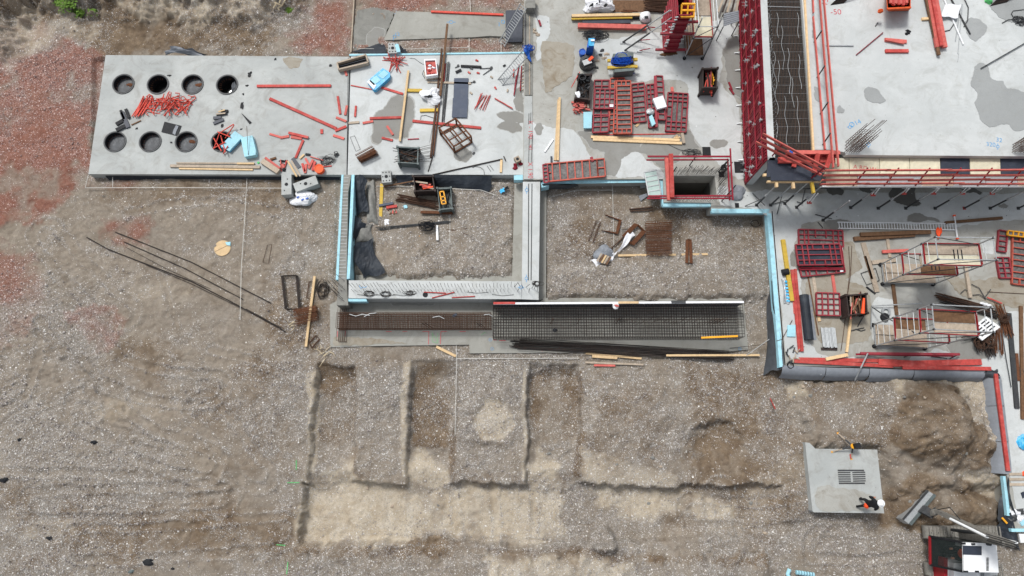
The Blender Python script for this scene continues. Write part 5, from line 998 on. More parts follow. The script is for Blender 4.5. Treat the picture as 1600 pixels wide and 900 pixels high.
# ladders
def ladder(name,lab,b0,t0,z0,z1,w,n,m='steel',rail=.06):
    A,B=P(*b0,z0),P(*t0,z1); d=(B-A).normalized(); s=Vector((d.y,-d.x,0)).normalized()*w/2; t=thing(name,lab,'ladder',A,'aluminium ladders')
    for q in (-s,s): MB().beam(A+q,B+q,.035,rail,up=(0,0,1)).part('rail',M[m],t)
    for k in range(n): p=A.lerp(B,(k+.5)/n); MB().tube([p-s,p+s],.02,5).part('rung',M[m],t)
    return t
ladder('ladder','upper aluminium ladder leaning from the black sheet up to the strip wall',(784,69),(818,9),.1,1.9,.42,17)
ladder('ladder','lower aluminium ladder leaning from the centre slab against the strip wall',(781.5,129),(820,84),S,1.75,.42,14)
MB().patch([P(820,75,1.3),P(831,74,1.3),P(828,96,1.1),P(822,92,1.1)],6,8,.08,.02,seed=21).single('blue_cloth','dark blue strap bundle where the lower ladder meets the strip wall','strap',M['dblue'])
tangle(MB(),P(826,78,1.2),.28,.3,6,.02,.25,2).single('blue_rope','blue rope knotted on top of the strip wall','rope',M['cable'])
MB().box(P(829,8,RS+.25),(.5,.7,.5)).single('concrete_stub','dirty grey block at the top end of the strip wall','block',M['conc_r'])
MB().tube([P(832,12,RS+.6),P(843,38,RS+.1)],.012,5).single('thin_rod','thin rod leading from the wall block to the little red handle','rod',M['steeld']); lie((842,31),(845,40),RS,.1,.08).single('red_tool','small dark red handle on the right slab beside the strip wall','handle',M['dred'])
for k in range(8): MB().blob(P(838+random.uniform(-4,4),50+random.uniform(-4,6),RS),.1,.07,.06,8,5,.4,k).single('wood_chip','pale wood chip heaped beside the strip wall on the right slab','wood chip',M['timberg'],'wood chips beside the strip wall')
# strings
SC='white set out cords stretched over the ground'
for lab,l,z in (('white cord running along the front of the left slab',[(134,293.5),(240,293),(447,294)],.18),('short white cord end left of the left slab corner',[(138,273),(133,294)],.25),('white cord running down the gravel left of the cells',[(386,276),(382,345),(377,420),(375,500)],.12),('short white cord near the left slab corner',[(176,273),(176,293)],.2),
 ('white cord inside the left cell, right of the crates',[(701,292),(703,300),(703,380),(708,400),(712,418)],.15),('white cord across the left cell under the slab edge',[(588,291),(650,292),(752,297),(775,305)],.2),('white cord down the middle of the right cell',[(957,288),(958,330),(961,470)],.15),('white cord at the top of the right cell',[(860,308),(900,297),(958,297)],.15),
 ('white cord running down in front of the lean bed',[(713,540),(713.5,560),(711,680)],.12),('white cord running right under the lean bed, from the tan plank',[(713,560),(800,560),(905,559.5)],.12),('white cord along the gravel behind the centre slab',[(560,76),(640,76.5),(733,74)],.2),('white cord crossing behind the slab near the black sheet',[(733,60),(733,80)],.22),('white cord between the gravel and the ladder foot',[(783,58),(783,82)],.2),('white cord at the very back near the frame top',[(734,-10),(735,18)],.2),
 ('dim cord line at the right of the lean bed',[(1199,440),(1199,530)],.1)):
    MB().tube([P(a,b_,z) for a,b_ in l],.013,5).single('cord',lab,'cord',M['cord'],SC)
# rods on the left gravel field
RG='long rebar rods on the left gravel field'
for lab,l,r_ in (('uppermost long dark rod on the left gravel field',[(181,363),(300,410),(424,474)],.028),('second long dark rod, running just under the uppermost one',[(194,378),(290,420),(380,468)],.026),('longest dark rod of the group, lowest on the gravel',[(136,371),(170,390),(300,440),(370,476),(447,519)],.03),('thin dark rod close beside the lowest long one',[(160,385),(300,444),(440,512)],.016),('thin rod between the upper and lower long rods',[(196,386),(260,420),(330,452)],.012),('short thick end piece at the right end of the long rods',[(385,483),(410,496),(440,514)],.024)):
    MB().tube([G(a,b_)+Vector((0,0,.05)) for a,b_ in l],r_,5).single('rebar_rod',lab,'rod',M['rustd'],RG)
dk=thing('wooden_disc','round wooden disc lying on the left gravel field','disc',G(348,388)); q=G(348,388); MB().cyl(q+Vector((0,0,.01)),.42,.04,28).part('disc_body',M['timber'],dk); MB().box((q.x,q.y,q.z+.053),(.8,.015,.008),.5).part('joint_line',M['timberd'],dk)
MB().patch([G(352,379)+Vector((0,0,.02)),G(360,378)+Vector((0,0,.02)),G(361,384)+Vector((0,0,.03)),G(356,384)+Vector((0,0,.05))],3,3,.01,.006,seed=4).single('plastic_scrap','small pale blue scrap at the edge of the wooden disc','scrap',M['cyan'])
def loopf(name,lab,pl,z,r,m,cat='stirrup',n=1,gr='loose stirrups on the gravel'):
    t=thing(name,lab,cat,G(*pl[0]),gr)
    for k in range(n):
        MB().tube([G(a+k*1.3,b_+k*.7)+Vector((0,0,z+k*.03)) for a,b_ in pl],r,5,True).part('loop',M[m],t)
loopf('stirrup','tall dark stirrup stack left of the tilted timber on the gravel',[(440,431),(463,430),(467,482),(446,483)],.06,.022,'rustd',n=4)
loopf('stirrup','small rusty stirrup near the wooden disc on the gravel',[(418,383),(425,382),(420,412),(411,410)],.03,.012,'rust')
loopf('stirrup','thin rusty stirrup just left of the tilted timber',[(483,440),(489,439),(487,467),(479,465)],.03,.014,'rust',n=2)
loopf('stirrup','rusty stirrup at the foot of the tilted timber',[(483,536),(494,524),(499,530),(487,544)],.04,.02,'rust',n=2)
tangle(MB(),G(505,452),.35,.55,10,.011,.12,31).single('wire_tangle','dark tangle of tie wire at the left of the strip wall corner','wire',M['rustd'])
MB().beam(G(493.5,433)+Vector((0,0,.2)),G(479,542)+Vector((0,0,.1)),.12,.08).single('timber_post','tilted pale timber passing through the rusty stirrup box on the gravel','timber',M['timber'])
stirrup_bundle('rusty stirrup box pierced by the tilted timber on the gravel',[(462,486),(497,480),(499,500),(466,509)],.05,.42,16,'rusto',3)
for k,(a,b_) in enumerate((((512,438),(530,459)),((518,437),(534,455)),((508,440),(527,462)))): MB().tube([P(*a,.5),P(*b_,RS+.05)],.016,5).single('rebar_rod','dark rod slanting over the left end of the front strip wall','rod',M['rustd'],'rods over the wall end')
for k in range(10):
    a=G(498+random.uniform(-4,30)*0+random.uniform(-4,18),552+random.uniform(-7,9)); b_=a+Vector((random.uniform(-.5,.5),random.uniform(-.5,.5),random.uniform(0,.2))); MB().tube([a+Vector((0,0,.03)),(a+b_)/2+Vector((.05,.05,.1)),b_+Vector((0,0,.03))],[.02,.016,.006],5).single('bare_root','pale bare root scrap on the gravel below the lean bed corner','root',M['root'],'pale root scraps')
for k in range(7):
    a=G(454+random.uniform(-6,6),507+random.uniform(-7,6)); b_=a+Vector((random.uniform(-.3,.3),random.uniform(-.3,.3),.1)); MB().tube([a+Vector((0,0,.03)),b_+Vector((0,0,.03))],[.018,.006],5).single('bare_root','pale root scrap left of the rusty stirrup box','root',M['root'],'pale root scraps by the stirrup box')
for k,l in enumerate(([(445,-2),(440,8),(432,9)],[(440,8),(430,5)],[(434,8),(428,14)],[(432,9),(437,17)],[(442,2),(432,-4)])): MB().tube([G(a,b_)+Vector((0,0,.25)) for a,b_ in l],.04,5).single('dead_branch','bleached dead branch lying at the top of the bank','branch',M['root'],'dead branches on the bank')
for k,(x,y,s) in enumerate(((104,6,.9),(97,4,.6),(112,9,.6),(131,3,.4),(452,16,.35),(378,288,.0))):
    if s==0: continue
    mb=MB(); r=random.Random(k); c=G(x,y)
    for _ in range(int(260*s)):
        p=c+Vector((r.gauss(0,.28*s),r.gauss(0,.22*s),r.uniform(0,.35*s))); a=r.uniform(0,6.3); d=Vector((math.cos(a),math.sin(a),r.uniform(-.2,.8)))*r.uniform(.06,.14); sd=Vector((-d.y,d.x,0))*.35; mb.add([p-sd,p+d,p+sd,p-d*.3+Vector((0,0,.02))],[(0,1,2,3)])
    mb.single('leafy_weed',['largest green weed clump on the top left bank','green weed clump just left of the largest','green weed clump at the right foot of the largest','small green clump near the top edge','tiny green tuft by the dead branch'][k],'weed',M['grass'],'weeds on the bank',kind='stuff')
# small things on the gravel in front
for k,(p1,p2,w,h,m,l) in enumerate((((682,542),(712.5,557),.13,.07,'timber','short tan plank where the white cords cross'),((915,552),(1002,560.5),.1,.06,'timber','upper tan batten in the row below the long rods'),((925,556.5),(964,559),.16,.08,'timber','thicker tan batten in the row below the long rods'),((914.5,566.5),(1005,570),.09,.06,'timberg','lower pale batten in the row below the long rods'),((928,571),(961,571.5),.1,.06,'salmon','short pinkish batten, lowest of the row'),((1040,556),(1185,555.5),.1,.07,'timber','long tan batten under the right end of the long rods'))):
    a,b_=G(*p1),G(*p2); z_=Vector((0,0,h/2+.03+(.08 if k==5 else 0))); MB().beam(a+z_,b_+z_,w,h).single('batten',l,'batten',M[m],'tan battens in front of the lean bed')
bars_bundle('rebar_bundle','long dark bundle of rebar lying in front of the big reinforcement cage','rebar',(803,539.5),(1140,557),.12,.38,22,'rustd',.017,5,3,None,.09)
bars_bundle('rebar_bundle','second dark bundle of rebar slanting beside the first one','rebar',(808,534.5),(1142,552),.15,.2,9,'rustd',.015,6,2,None,.12)
MB().tube([P(1165,556,.2),P(1202,530,.8)],.016,5).single('thin_rod','pale thin rod leaning by the dark membrane corner','rod',M['steel']); MB().tube([P(1140,544,.15),P(1196,538,.4)],.012,5).single('thin_rod','thin dark rod at the right end of the lean bed','rod',M['rustd'])
MB().beam(G(1203,622)+Vector((0,0,.0)),G(1204,640)+Vector((0,0,.6)),.04,.04).single('red_stake','thin red marking stake standing in the gravel, left of the plateau','stake',M['redb'])
for k,(a,b_) in enumerate((((463,719),(463,734)),((449,754),(468,754)),((432,851),(446,852)),((450,878),(448,897)))):
    q=[G(*a),G(*b_)]; 
    MB().beam(q[0]+Vector((0,0,.015)),q[1]+Vector((0,0,.015)),.03,.012).single('paint_line',['upright green paint dash left of the pit','level green paint dash at the pit corner','level green paint dash low in the field','upright green paint dash at the lower edge'][k],'paint mark',M['markg'],'green paint dashes on the ground')
for k,(x,y,s) in enumerate(((147,691,.14),(30,687,.1),(6,750,.18),(78,841,.14),(234,878,.2),(205,893,.12),(270,889,.08),(112,545,.0),(1500,680,.0))):
    if s: MB().blob(G(x,y),s,s*.7,s*.5,10,6,.4,k).single('dark_clod',['dark clod alone in the middle of the left field','dark clod at the left edge of the field','dark clod at the left frame edge','dark clod in the lower left field','largest dark clod at the bottom of the left field','dark green piece at the very bottom','small dark clod right of the largest one'][k],'clod',M['black' if k!=5 else 'greybin'],'dark clods in the left field')
r=random.Random(9)
for k in range(26):
    x,y=r.choice([(r.uniform(490,1200),r.uniform(700,850)),(r.uniform(1230,1400),r.uniform(600,690)),(r.uniform(1390,1560),r.uniform(600,840))]); s=r.uniform(.05,.12); MB().blob(G(x,y),s,s*.8,s*.6,8,5,.35,k).single('stone','single pale stone lying on the excavated ground','stone',M['mortar' if k%2 else 'timberg'],'single stones on the excavated ground')
cp=thing('corrugated_pipe','pale blue corrugated pipe end at the bottom edge of the picture','pipe',G(1240,893))
MB().tube([G(1231,888)+Vector((0,0,.2)),G(1228,896)+Vector((0,0,.2)),G(1233,905)+Vector((0,0,.2))],.09,12).part('pipe_end',M['cyan'],cp)
for k in range(7): MB().tube([G(1242+k*4.2,893+k*.6)+Vector((-.02,0,.2)),G(1243.6+k*4.2,893.2+k*.6)+Vector((0,0,.2))],.1,12).part('pipe_rib',M['cyan'],cp)
# ---- left cell contents
K='left cell'
boards([('yellow_beam','upright yellow beam in the left cell','beam',(596.5,287),(594.5,339),.1,.17,.1,'yellow'),('slate_block','slate blue bar across the yellow beam in the left cell','bar',(592,321),(614,317),.2,.12,.08,'plyd'),
('pink_block','pink red block beside the slate bar in the left cell','block',(603.5,324),(620,321.5),.15,.14,.1,'redb'),('white_post','short white pipe standing out below the tie wire in the left cell','pipe',(682.5,352),(683.5,375),.2,.11,.1,'whitep'),
('rusty_rail','rusty rail below the grey crate in the left cell','rail',(657,331),(707,332.5),.25,.14,.08,'rusto'),('brown_rod','long brown rod slanting towards the dark crate in the left cell','rod',(600,291),(645,283),.3,.06,.05,'timberd')])
bars_bundle('rebar_bundle','rusty bundle of rebar between the yellow beam and the grey crate','rebar',(622,309),(683,321),.15,.34,20,'rust',.018,8,3)
bars_bundle('tie_rods','dark bundle of rods lying across the left cell under the tie wire','rods',(589,358),(702,347),.12,.1,6,'steeld',.02,9,2)
tangle(MB(),P(668,354,.3),.42,.28,16,.012,.3,41,12).single('wire_tangle','black tangle of tie wire on the rods in the left cell','wire',M['black'])
for k in range(7): lie((606+k*2+random.uniform(-2,2),322+random.uniform(0,14)),(608+k*2+random.uniform(-2,3),330+random.uniform(-2,8)),.15,.07,.05).single('timber_offcut','small timber offcut near the yellow beam in the left cell','offcut',M[('salmon','timberg','timberd')[k%3]],'offcuts in the left cell')
MB().patch([P(600,344,.15),P(607,342,.15),P(608,350,.18),P(602,352,.15)],4,4,.02,.01,seed=2).single('paper_scrap','white and orange paper scrap in the left cell','paper',M['white']); MB().patch([P(631,321,.15),P(637,320,.15),P(636,325,.18),P(631,326,.15)],4,4,.02,.01,seed=3).single('paper_scrap','small pale blue scrap above the rods in the left cell','paper',M['cyan'])
MB().box(P(656,370,.15),(.08,.1,.05)).single('yellow_chip','tiny yellow chip on the gravel of the left cell','chip',M['yelp'])
for k,l in enumerate(([(692,359),(712,359),(730,357)],[(700,359),(715,361),(731,367)])): MB().tube([P(a,b_,.15) for a,b_ in l],.016,5).single('bent_rod',['upper thin brown rod right of the tie wire','lower thin brown rod right of the tie wire'][k],'rod',M['rust'])
t,c,T=bin_('steel_bin','dark steel bin with red timber pieces at the back of the left cell','bin',[(645,275),(676.5,275),(680,298),(648,299)],.15,.75,'blackbin'); fill(c,T,.5,7,['salmon','timberg','orange','redb'],.75,4,.04,'timber_piece','timber piece lying in the dark bin of the left cell','timber pieces in the dark bin',.05,.25,'timber',.2,.4)
t,c,T=bin_('steel_bin','open grey steel bin holding an orange frame in the left cell','bin',[(683,294),(704.5,293),(707,326),(687,328)],.15,.6,'greybin')
of=thing('orange_grille','orange yellow steel frame lying in the grey bin','frame',P(691.5,308,.6))
for a,b_ in (((687,300),(693,299)),((693,299),(697,318)),((697,318),(690.5,319)),((690.5,319),(687,300)),((688.5,308),(695,307)),((689.5,314),(696,313))): MB().beam(P(*a,.68),P(*b_,.68),.06).part('frame_bar',M['yelp'],of)
bars_pile('dark steel bar lying in the grey bin beside the orange frame',699,312,.35,.1,.3,7,.8,'steeld','bars in the grey bin of the left cell',11,dirn=1.5,spread=.2,hmax=.1)
MB().patch([P(780,298,.15),P(787,294,.15),P(789,299,.25),P(783,302,.15)],4,4,.03,.01,seed=5).single('blue_film','bright blue film scrap in the corner of the left cell','film',M['blue']); MB().patch([P(787,296,.2),P(794,290,.25),P(795,295,.25),P(789,299,.2)],4,4,.03,.01,seed=6).single('black_film','black and blue film scrap at the slab corner of the left cell','film',M['black'])
# ---- right cell contents
stirrup_bundle('large rust brown stack of stirrups lying on the plank in the right cell',[(1007,350),(1048,348),(1047,399),(1009,401)],.2,.3,30,'rusto',6)
boards([('plank','long pale plank under the stack of stirrups in the right cell','plank',(966,399),(1106,397),.12,.11,.06,'timber')])
loopf('stirrup','rusty open stirrup at the upper middle of the right cell',[(945,336),(968,344),(962,365),(939,360),(962,364),(967,344.5)],.05,.03,'rusto',n=3); loopf('stirrup','narrow rusty stirrup left of the white sacking in the right cell',[(931,345),(937,347),(926,379),(919,376)],.04,.014,'rust',n=2)
loopf('stirrup','rusty square stirrup stack with white sacking hanging on it',[(991,350),(1003,361),(984,382),(972,369)],.08,.03,'rusto',n=5); loopf('stirrup','small slim stirrup near the light ladder panel',[(983,327),(1018,324),(1019,328),(984,330)],.05,.024,'rust',n=2)
loopf('stirrup','narrow upright stirrup pair right of the large stack',[(1072,375),(1076.5,374),(1078,411),(1071,411)],.05,.03,'rusto',n=3); MB().tube([P(1062,363,.12),P(1064,411,.12)],.014,5).single('thin_rod','thin dark rod between the large stack and the upright stirrups','rod',M['rustd'])
for k in range(3): MB().tube([G(948+k*3,394-k*2)+Vector((0,0,.1)),G(972+k*2,374-k*3)+Vector((0,0,.1))],.02,5).single('rusty_rod','thin rusty rod between the filled sack and the square stirrups','rod',M['rust'],'rods by the filled sack')
wsx=thing('white_sacking','long strip of torn white sacking trailing over the stirrups in the right cell','sacking',P(958,395,.1))
MB().patch([P(924,409,.15),P(940,424,.15),P(966,396,.2),P(952,392,.3)],10,10,.06,.012,seed=31).part('lower_sacking',M['white'],wsx); MB().patch([P(960,398,.25),P(968,392,.2),P(994,366,.3),P(982,364,.3)],12,6,.06,.012,seed=32).part('upper_sacking',M['white'],wsx)
fs=thing('filled_sack','grey and white sack filled with short timbers in the right cell','sack',P(941,398,.1)); MB().blob(P(943,396,.2),.5,.42,.28,20,10,.15,3,.6).part('sack_body',M['filmg'],fs)
for k in range(5): lie((933+k*3.6,408+k*1.3),(940+k*3.6,396+k*1.3),.42,.09,.06).single('timber_piece','short timber piece stacked in the open mouth of the grey sack','timber',M[('timberg','timberd','timber')[k%3]],'timber pieces in the grey sack')
for k,l in enumerate(([(936,381),(941,379),(948,384),(946,390)],[(930,392),(926,400),(925,408)],[(971,359),(980,358),(988,361)])): MB().tube([P(a,b_,.2) for a,b_ in l],.014,5).single('bent_rod',['curved wire above the grey sack','curved wire at the left of the grey sack','dark wire at the top of the square stirrups'][k],'wire',M['rustd'])
MB().tube([P(1181+8*math.cos(a*.5)*(1 if a<9 else .5),349+5*math.sin(a*.5),.15) for a in range(14)],.018,5).single('wire_loop','thin loop of dark wire alone at the upper right of the right cell','wire',M['rustd'])
slabpiece('grey_offcut','crumpled grey offcut on the gravel under the ladder panel','offcut',[(998,306),(1010,302),(1012,306),(1001,314)],.15,.05,'filmg'); slabpiece('grey_offcut','small pale offcut under the slab edge, above the crumpled one','offcut',[(1000,289),(1008,288),(1009,293),(1001,294)],.15,.05,'steel')
# ---- formwork panels on the right slab
def panel(lab,o,u,v,z,h,m,vr=(),hr=(),face='ply',name='formwork_panel',gr='steel formwork panels lying on the slab',ft=.055,top=True,cells=()):
    """panel from three photo corners o (origin), u (end of first edge), v (end of second edge)"""
    O=P(*o,z+h); U=P(*u,z+h)-O; V=P(*v,z+h)-O; t=thing(name,lab,'formwork panel',(O+(U+V)/2)-Vector((0,0,h)),gr); dn=Vector((0,0,-h/2))
    q=lambda a,b_:O+U*a+V*b_
    MB().prism([q(.01,.01),q(.99,.01),q(.99,.99),q(.01,.99)],z+.0,z+.03).part('facing',M[face],t)
    for a,b_ in ((q(0,0),q(1,0)),(q(1,0),q(1,1)),(q(1,1),q(0,1)),(q(0,1),q(0,0))): MB().beam(a+dn,b_+dn,ft,h).part('frame_bar',M[m],t)
    for f in vr:
        f,a,b_=(f,0,1) if not hasattr(f,'__len__') else f; MB().beam(q(f,a)+dn*1.02,q(f,b_)+dn*1.02,ft*.95,h*.9).part('rib',M[m],t)
    for f in hr:
        f,a,b_=(f,0,1) if not hasattr(f,'__len__') else f; MB().beam(q(a,f)+dn*1.05,q(b_,f)+dn*1.05,ft*.85,h*.86).part('rib',M[m],t)
    return t
E_=lambda n:[i/n for i in range(1,n)]
panel('dark red panel at the left of the stack, lowest one, with small cells',(929,125),(952,125),(926.5,206),RS+.02,.12,'mred',[.5],E_(9))
panel('small dark red panel with square cells lying on the lowest left one',(930,139),(961,139),(928.5,169),RS+.16,.12,'mred',[.25,.5,.75],[.2,.5,.78])
panel('dark red panel with a cross rib, at the lower left of the stack',(927.5,182),(951.5,181),(926,206.5),RS+.15,.11,'mred',[.5],[.35,.65])
panel('orange red panel showing between the left panels and the long orange one',(954,122),(976,121.5),(952,203),RS+.02,.11,'ored',[.5],E_(10))
panel('long narrow orange panel partly under the long orange one',(961,126),(980,126),(958.5,208),RS+.14,.11,'ored',[.3,.6],E_(11))
panel('long bright orange red panel with ten cross ribs on top of the stack',(963.5,126.5),(985.5,126),(964.5,208),RS+.27,.12,'ored',[(.34,0,.09),(.66,0,.09),(.34,.92,1),(.66,.92,1)],[.09,.18,.27,.36,.46,.56,.65,.74,.83,.92])
panel('dark red panel right of the long orange one, with wide ribs',(987,131),(1006.5,129),(990,191),RS+.02,.12,'mred',[(.5,0,.2),(.5,.85,1)],[.1,.2,.33,.48,.62,.76,.86])
panel('narrow dark red panel beside the white foam board, left of the upright one',(1010,132),(1022,131),(1014,199),RS+.02,.12,'mred',[.5],E_(9))
panel('upright narrow dark red panel reaching highest, under the white foam board',(1025,118),(1035.5,118.5),(1029,186),RS+.14,.12,'mred',[],E_(8))
slabpiece('red_plank','narrow dark red plank between the two narrow panels','plank',[(1022,118),(1025,118),(1028,198),(1024,198)],RS+.15,.1,'mred')
panel('large dark red panel with a lattice of cells, alone at the right of the stack',(1044,144),(1075.5,146),(1040,204),RS+.02,.13,'mred',[(.25,0,1),(.5,0,1),(.75,0,1)],[(.11,0,1),(.21,0,1),(.36,0,.25),(.36,.75,1),(.62,0,.25),(.62,.75,1),(.75,0,1),(.87,0,1)])
bb=slabpiece('foam_board','white topped foam board lying on the upright panels','foam',[(1020,154),(1036,149),(1042,166.5),(1027,170.5)],RS+.3,.16,'white',FB); slabpiece('foam_board','small blue and white foam block below the white topped board','foam',[(1014,182),(1019,179),(1024.5,193),(1019,197)],RS+.2,.12,'cyan',FB)
MB().blob(P(1017,174,RS+.2),.16,.2,.15,12,8,.3,4).single('plastic_lump','crumpled clear plastic above the small blue block','plastic',M['steel']); slabpiece('foam_board','pale blue foam board standing left of the panel stack','foam',[(911.5,175),(925,174.5),(924.5,200),(912,200)],RS+.1,.12,'cyan',FB)
slabpiece('paper_tag','small white label on the dark red cell panel','label',[(952.5,163),(958.5,163),(958.5,167),(952.5,167)],RS+.285,.01,'white')
slabpiece('red_block','short red block above the lattice panel','block',[(1048,136),(1052,135.5),(1053,143),(1048.5,143)],RS,.08,'salmon'); MB().patch([P(991,197,RS),P(999,191,RS),P(1001,193,RS),P(995,199,RS)],3,3,.02,.02,seed=1).single('timber_chip','orange brown chip below the panel stack','timber',M['timber'])
for k in range(8): MB().blob(P(1058+random.uniform(-3,6),210+random.uniform(-5,6),RS),.1,.06,.06,8,5,.4,k).single('wood_chip','yellow wood chip by the right end of the two pale planks','wood chip',M['timber'],'yellow wood chips by the planks')
panel('long red ladder like panel hanging over the slab edge by the strip wall',(851,256),(944,247.5),(852.5,283.5),RS+.1,.12,'ored',E_(8)+[.88],[(.5,0,.1),(.5,.88,1)])
panel('short dark red end panel across the left end of the red ladder like panel',(848,257),(855,256),(850,285),RS+.24,.1,'mred',[],E_(5)); lie((924,245),(926,252),RS+.1,.14,.1).single('red_clip','short red clip on the back of the red ladder like panel','clip',M['mred'])
panel('light grey green ladder panel leaning at the slab edge beside the shaft',(1007,269),(1026,265.5),(1014,307),RS+.05,.06,'steel',[],E_(5),'sheetg',gr=None)
# junk crates left of the panels
t,c,T=bin_('steel_bin','black bin heaped with black fittings, left of the panel stack','bin',[(904,116),(924,116),(921,156),(899,153)],RS,.55,'blackbin')
for k in range(46):
    f,g=random.random(),random.random(); p=T[0].lerp(T[1],.1+.8*f).lerp(T[3].lerp(T[2],.1+.8*f),.06+.88*g); a=random.uniform(0,3); d=Vector((math.cos(a),math.sin(a),.3))*.09; p=Vector((p.x,p.y,RS+.42+random.uniform(0,.12))); MB().tube([p-d,p+d],random.uniform(.02,.045),6).single('clamp','black clamp heaped in the black bin','clamp',M['black' if k%4 else 'steeld'],'clamps heaped in the black bin')
MB().ring(P(910,121,RS+.55),.2,.13,.06,16).single('black_coil','black coil on top of the clamps in the black bin','coil',M['black']); MB().blob(P(903,147,RS+.6),.13,.17,.05,10,6,.25,3).single('white_glove','small white glove on the black bin','glove',M['white'])
lie((893,136),(906,112),RS+.5,.04,.04).single('red_bar','thin red bar leaning on the black bin','bar',M['redb'])
r=random.Random(21)
for k in range(26):
    x,y=r.uniform(896,919),r.uniform(158.5,172); a=r.uniform(-.5,.5)+(1.5 if k%3==0 else 0); lie((x-4*math.cos(a),y-3*math.sin(a)),(x+4*math.cos(a),y+3*math.sin(a)),RS+.04*(k%6),.09,.07).single('red_offcut','short red timber block in the heap below the black bin','offcut',M['salmon' if k%3 else 'timberg'],'red timber blocks heaped below the black bin')
for k in range(5):
    x,y=897+k*5,172+r.uniform(0,6); lie((x,y),(x+4,y+4),RS,.07,.05).single('red_offcut','loose red offcut under the heap of red blocks','offcut',M['salmon'],'loose red offcuts')
t,c,T=bin_('steel_bin','black bin with red bars and yellow strips, alone on the pale slab','bin',[(1098,107),(1121.5,106),(1120,137),(1098,137)],RS,.9,'blackbin'); fill(c,T,RS+.5,14,['redl','redl','dred','rustd'],1.1,5,.035,'red_bar','red bar standing in the lone black bin','red bars in the lone black bin',1.55,.12,'bar',.2,.5)
for k in range(4): lie((1112+k*1.5,112+k*4),(1114-k,132),RS+.65,.06,.02).single('yellow_strip','yellow timber strip in the lone black bin','strip',M['yelp'],'yellow strips in the lone bin')
# cable crate, blue box etc
cc_=thing('cable_crate','grey trestle crate with timber runners under the blue cable coil','crate',P(975,97,RS))
MB().prism([P(a,b_,RS+.7) for a,b_ in ((958,84),(990,82),(990,88),(958,90))],RS+.1,RS+.7).part('end_board',M['greybin'],cc_); MB().prism([P(a,b_,RS+.6) for a,b_ in ((960,108.5),(992,106),(991,110),(960,113))],RS+.0,RS+.6).part('end_board',M['greybin'],cc_)
for y,m in ((93,'timber'),(104,'timber')): MB().beam(P(949+(y-93)*.0,y+2,RS+.45),P(996,y,RS+.45),.15,.12).part('runner',M['yellow'],cc_)
MB().prism([P(a,b_,RS+.4) for a,b_ in ((958,89),(990,87),(991,107),(960,109))],RS+.2,RS+.3).part('floor_board',M['blackbin'],cc_)
tangle(MB(),P(972,95,RS+.5),.5,.3,30,.022,.2,51,16).single('cable_coil','blue cable heaped on the grey crate','cable',M['cable']); MB().tube([P(974,104,RS+.5),P(980,111,RS+.3),P(987,116,RS+.05),P(992,114,RS+.05)],.02,5).single('cable_end','loose end of the blue cable hanging from the crate','cable',M['cable'])
bb_=thing('power_box','tall blue power box with an open lid beside the cable heap','power box',P(924,75,RS)); MB().prism([P(a,b_,RS+.85) for a,b_ in ((919,62),(930,60),(928,74),(917,74))],RS,RS+.85).part('box_body',M['dblue'],bb_); MB().beam(P(924,60,RS+.95),P(924,72,RS+.9),.3,.06).part('lid',M['blue'],bb_); MB().box(P(926,63,RS+1.0),(.2,.1,.04)).part('label_plate',M['white'],bb_)
bu=thing('blue_bucket','dark blue bucket left of the round cable reel','bucket',P(909,85,RS)); MB().cyl(P(909,86,RS),.14,.3,18,.17).part('bucket_body',M['dblue'],bu); MB().ring(P(909,86,RS)+Vector((0,0,.3)),.19,.15,.02,18).part('rim',M['cable'],bu)
tangle(MB(),P(930,56,RS),.65,.35,16,.016,.2,61,16).single('cable_heap','grey tangle of cables above the blue box','cable',M['steeld'])
gr_=thing('cable_reel','round grey cable reel with an orange machine on it, below the blue box','reel',P(917,100,RS)); MB().ring(P(917,101,RS),.42,.25,.25,24).part('reel_ring',M['steeld'],gr_); MB().box(P(917,98,RS+.35),(.45,.3,.2),.4).part('machine_body',M['steel'],gr_); MB().box(P(923,92,RS+.45),(.3,.15,.12),.8).part('orange_handle',M['orange'],gr_); tangle(MB(),P(917,102,RS+.25),.4,.3,8,.018,.1,5).part('cable',M['steeld'],gr_)
for k,(x,y) in enumerate(((933,95),(938,86),(944,91),(932,106),(948,84),(941,79))): MB().blob(P(x,y,RS),.13,.09,.07,8,5,.4,k).single('loose_tool','small grey tool or clod between the cable reel and the crate','tool',M['steeld' if k%2 else 'timberg'],'loose tools by the cable reel')
wh=thing('white_machine','small white machine with a dark hatch right of the pale boards','machine',P(1008,27,RS)); MB().blob(P(1008,27,RS+.15),.3,.3,.3,16,10,.05,2,sq=1.4).part('machine_body',M['whitep'],wh); MB().box(P(1010,27,RS+.46),(.2,.14,.03)).part('hatch',M['black'],wh)
slabpiece('muddy_board','muddy brown board at the top edge between the white bag and the rod stack','board',[(958,0),(1048,0),(1046,18),(958,19)],RS,.02,'timberd')
bars_bundle('stirrup_stack','dark stack of rusty rods at the top edge, left of the red column formwork','rebar',(1008,7),(1048,9),RS+.02,.9,34,'rust',.022,12,3)
loopf('stirrup','rusty slim stirrup lying on the muddy board at the top edge',[(964,2),(968,1),(983,9),(980,11)],RS+.05,.02,'rust'); 
for k in range(12): MB().tube([P(967+random.uniform(0,20),15+random.uniform(0,4),RS+.05),P(985+random.uniform(0,12),16+random.uniform(0,3),RS+.05)],.015,5).single('rusty_offcut','short rusty offcut beside the muddy board','offcut',M['rusto'],'rusty offcuts by the muddy board')
pl_=thing('grey_pallet','grey wooden platform on a post beside the red formwork wall','pallet',P(1143,30,RS)); O=[P(1131,21,RS+1.3),P(1154,16,RS+1.3),P(1155,33,RS+1.3),P(1130.5,41,RS+1.3)]
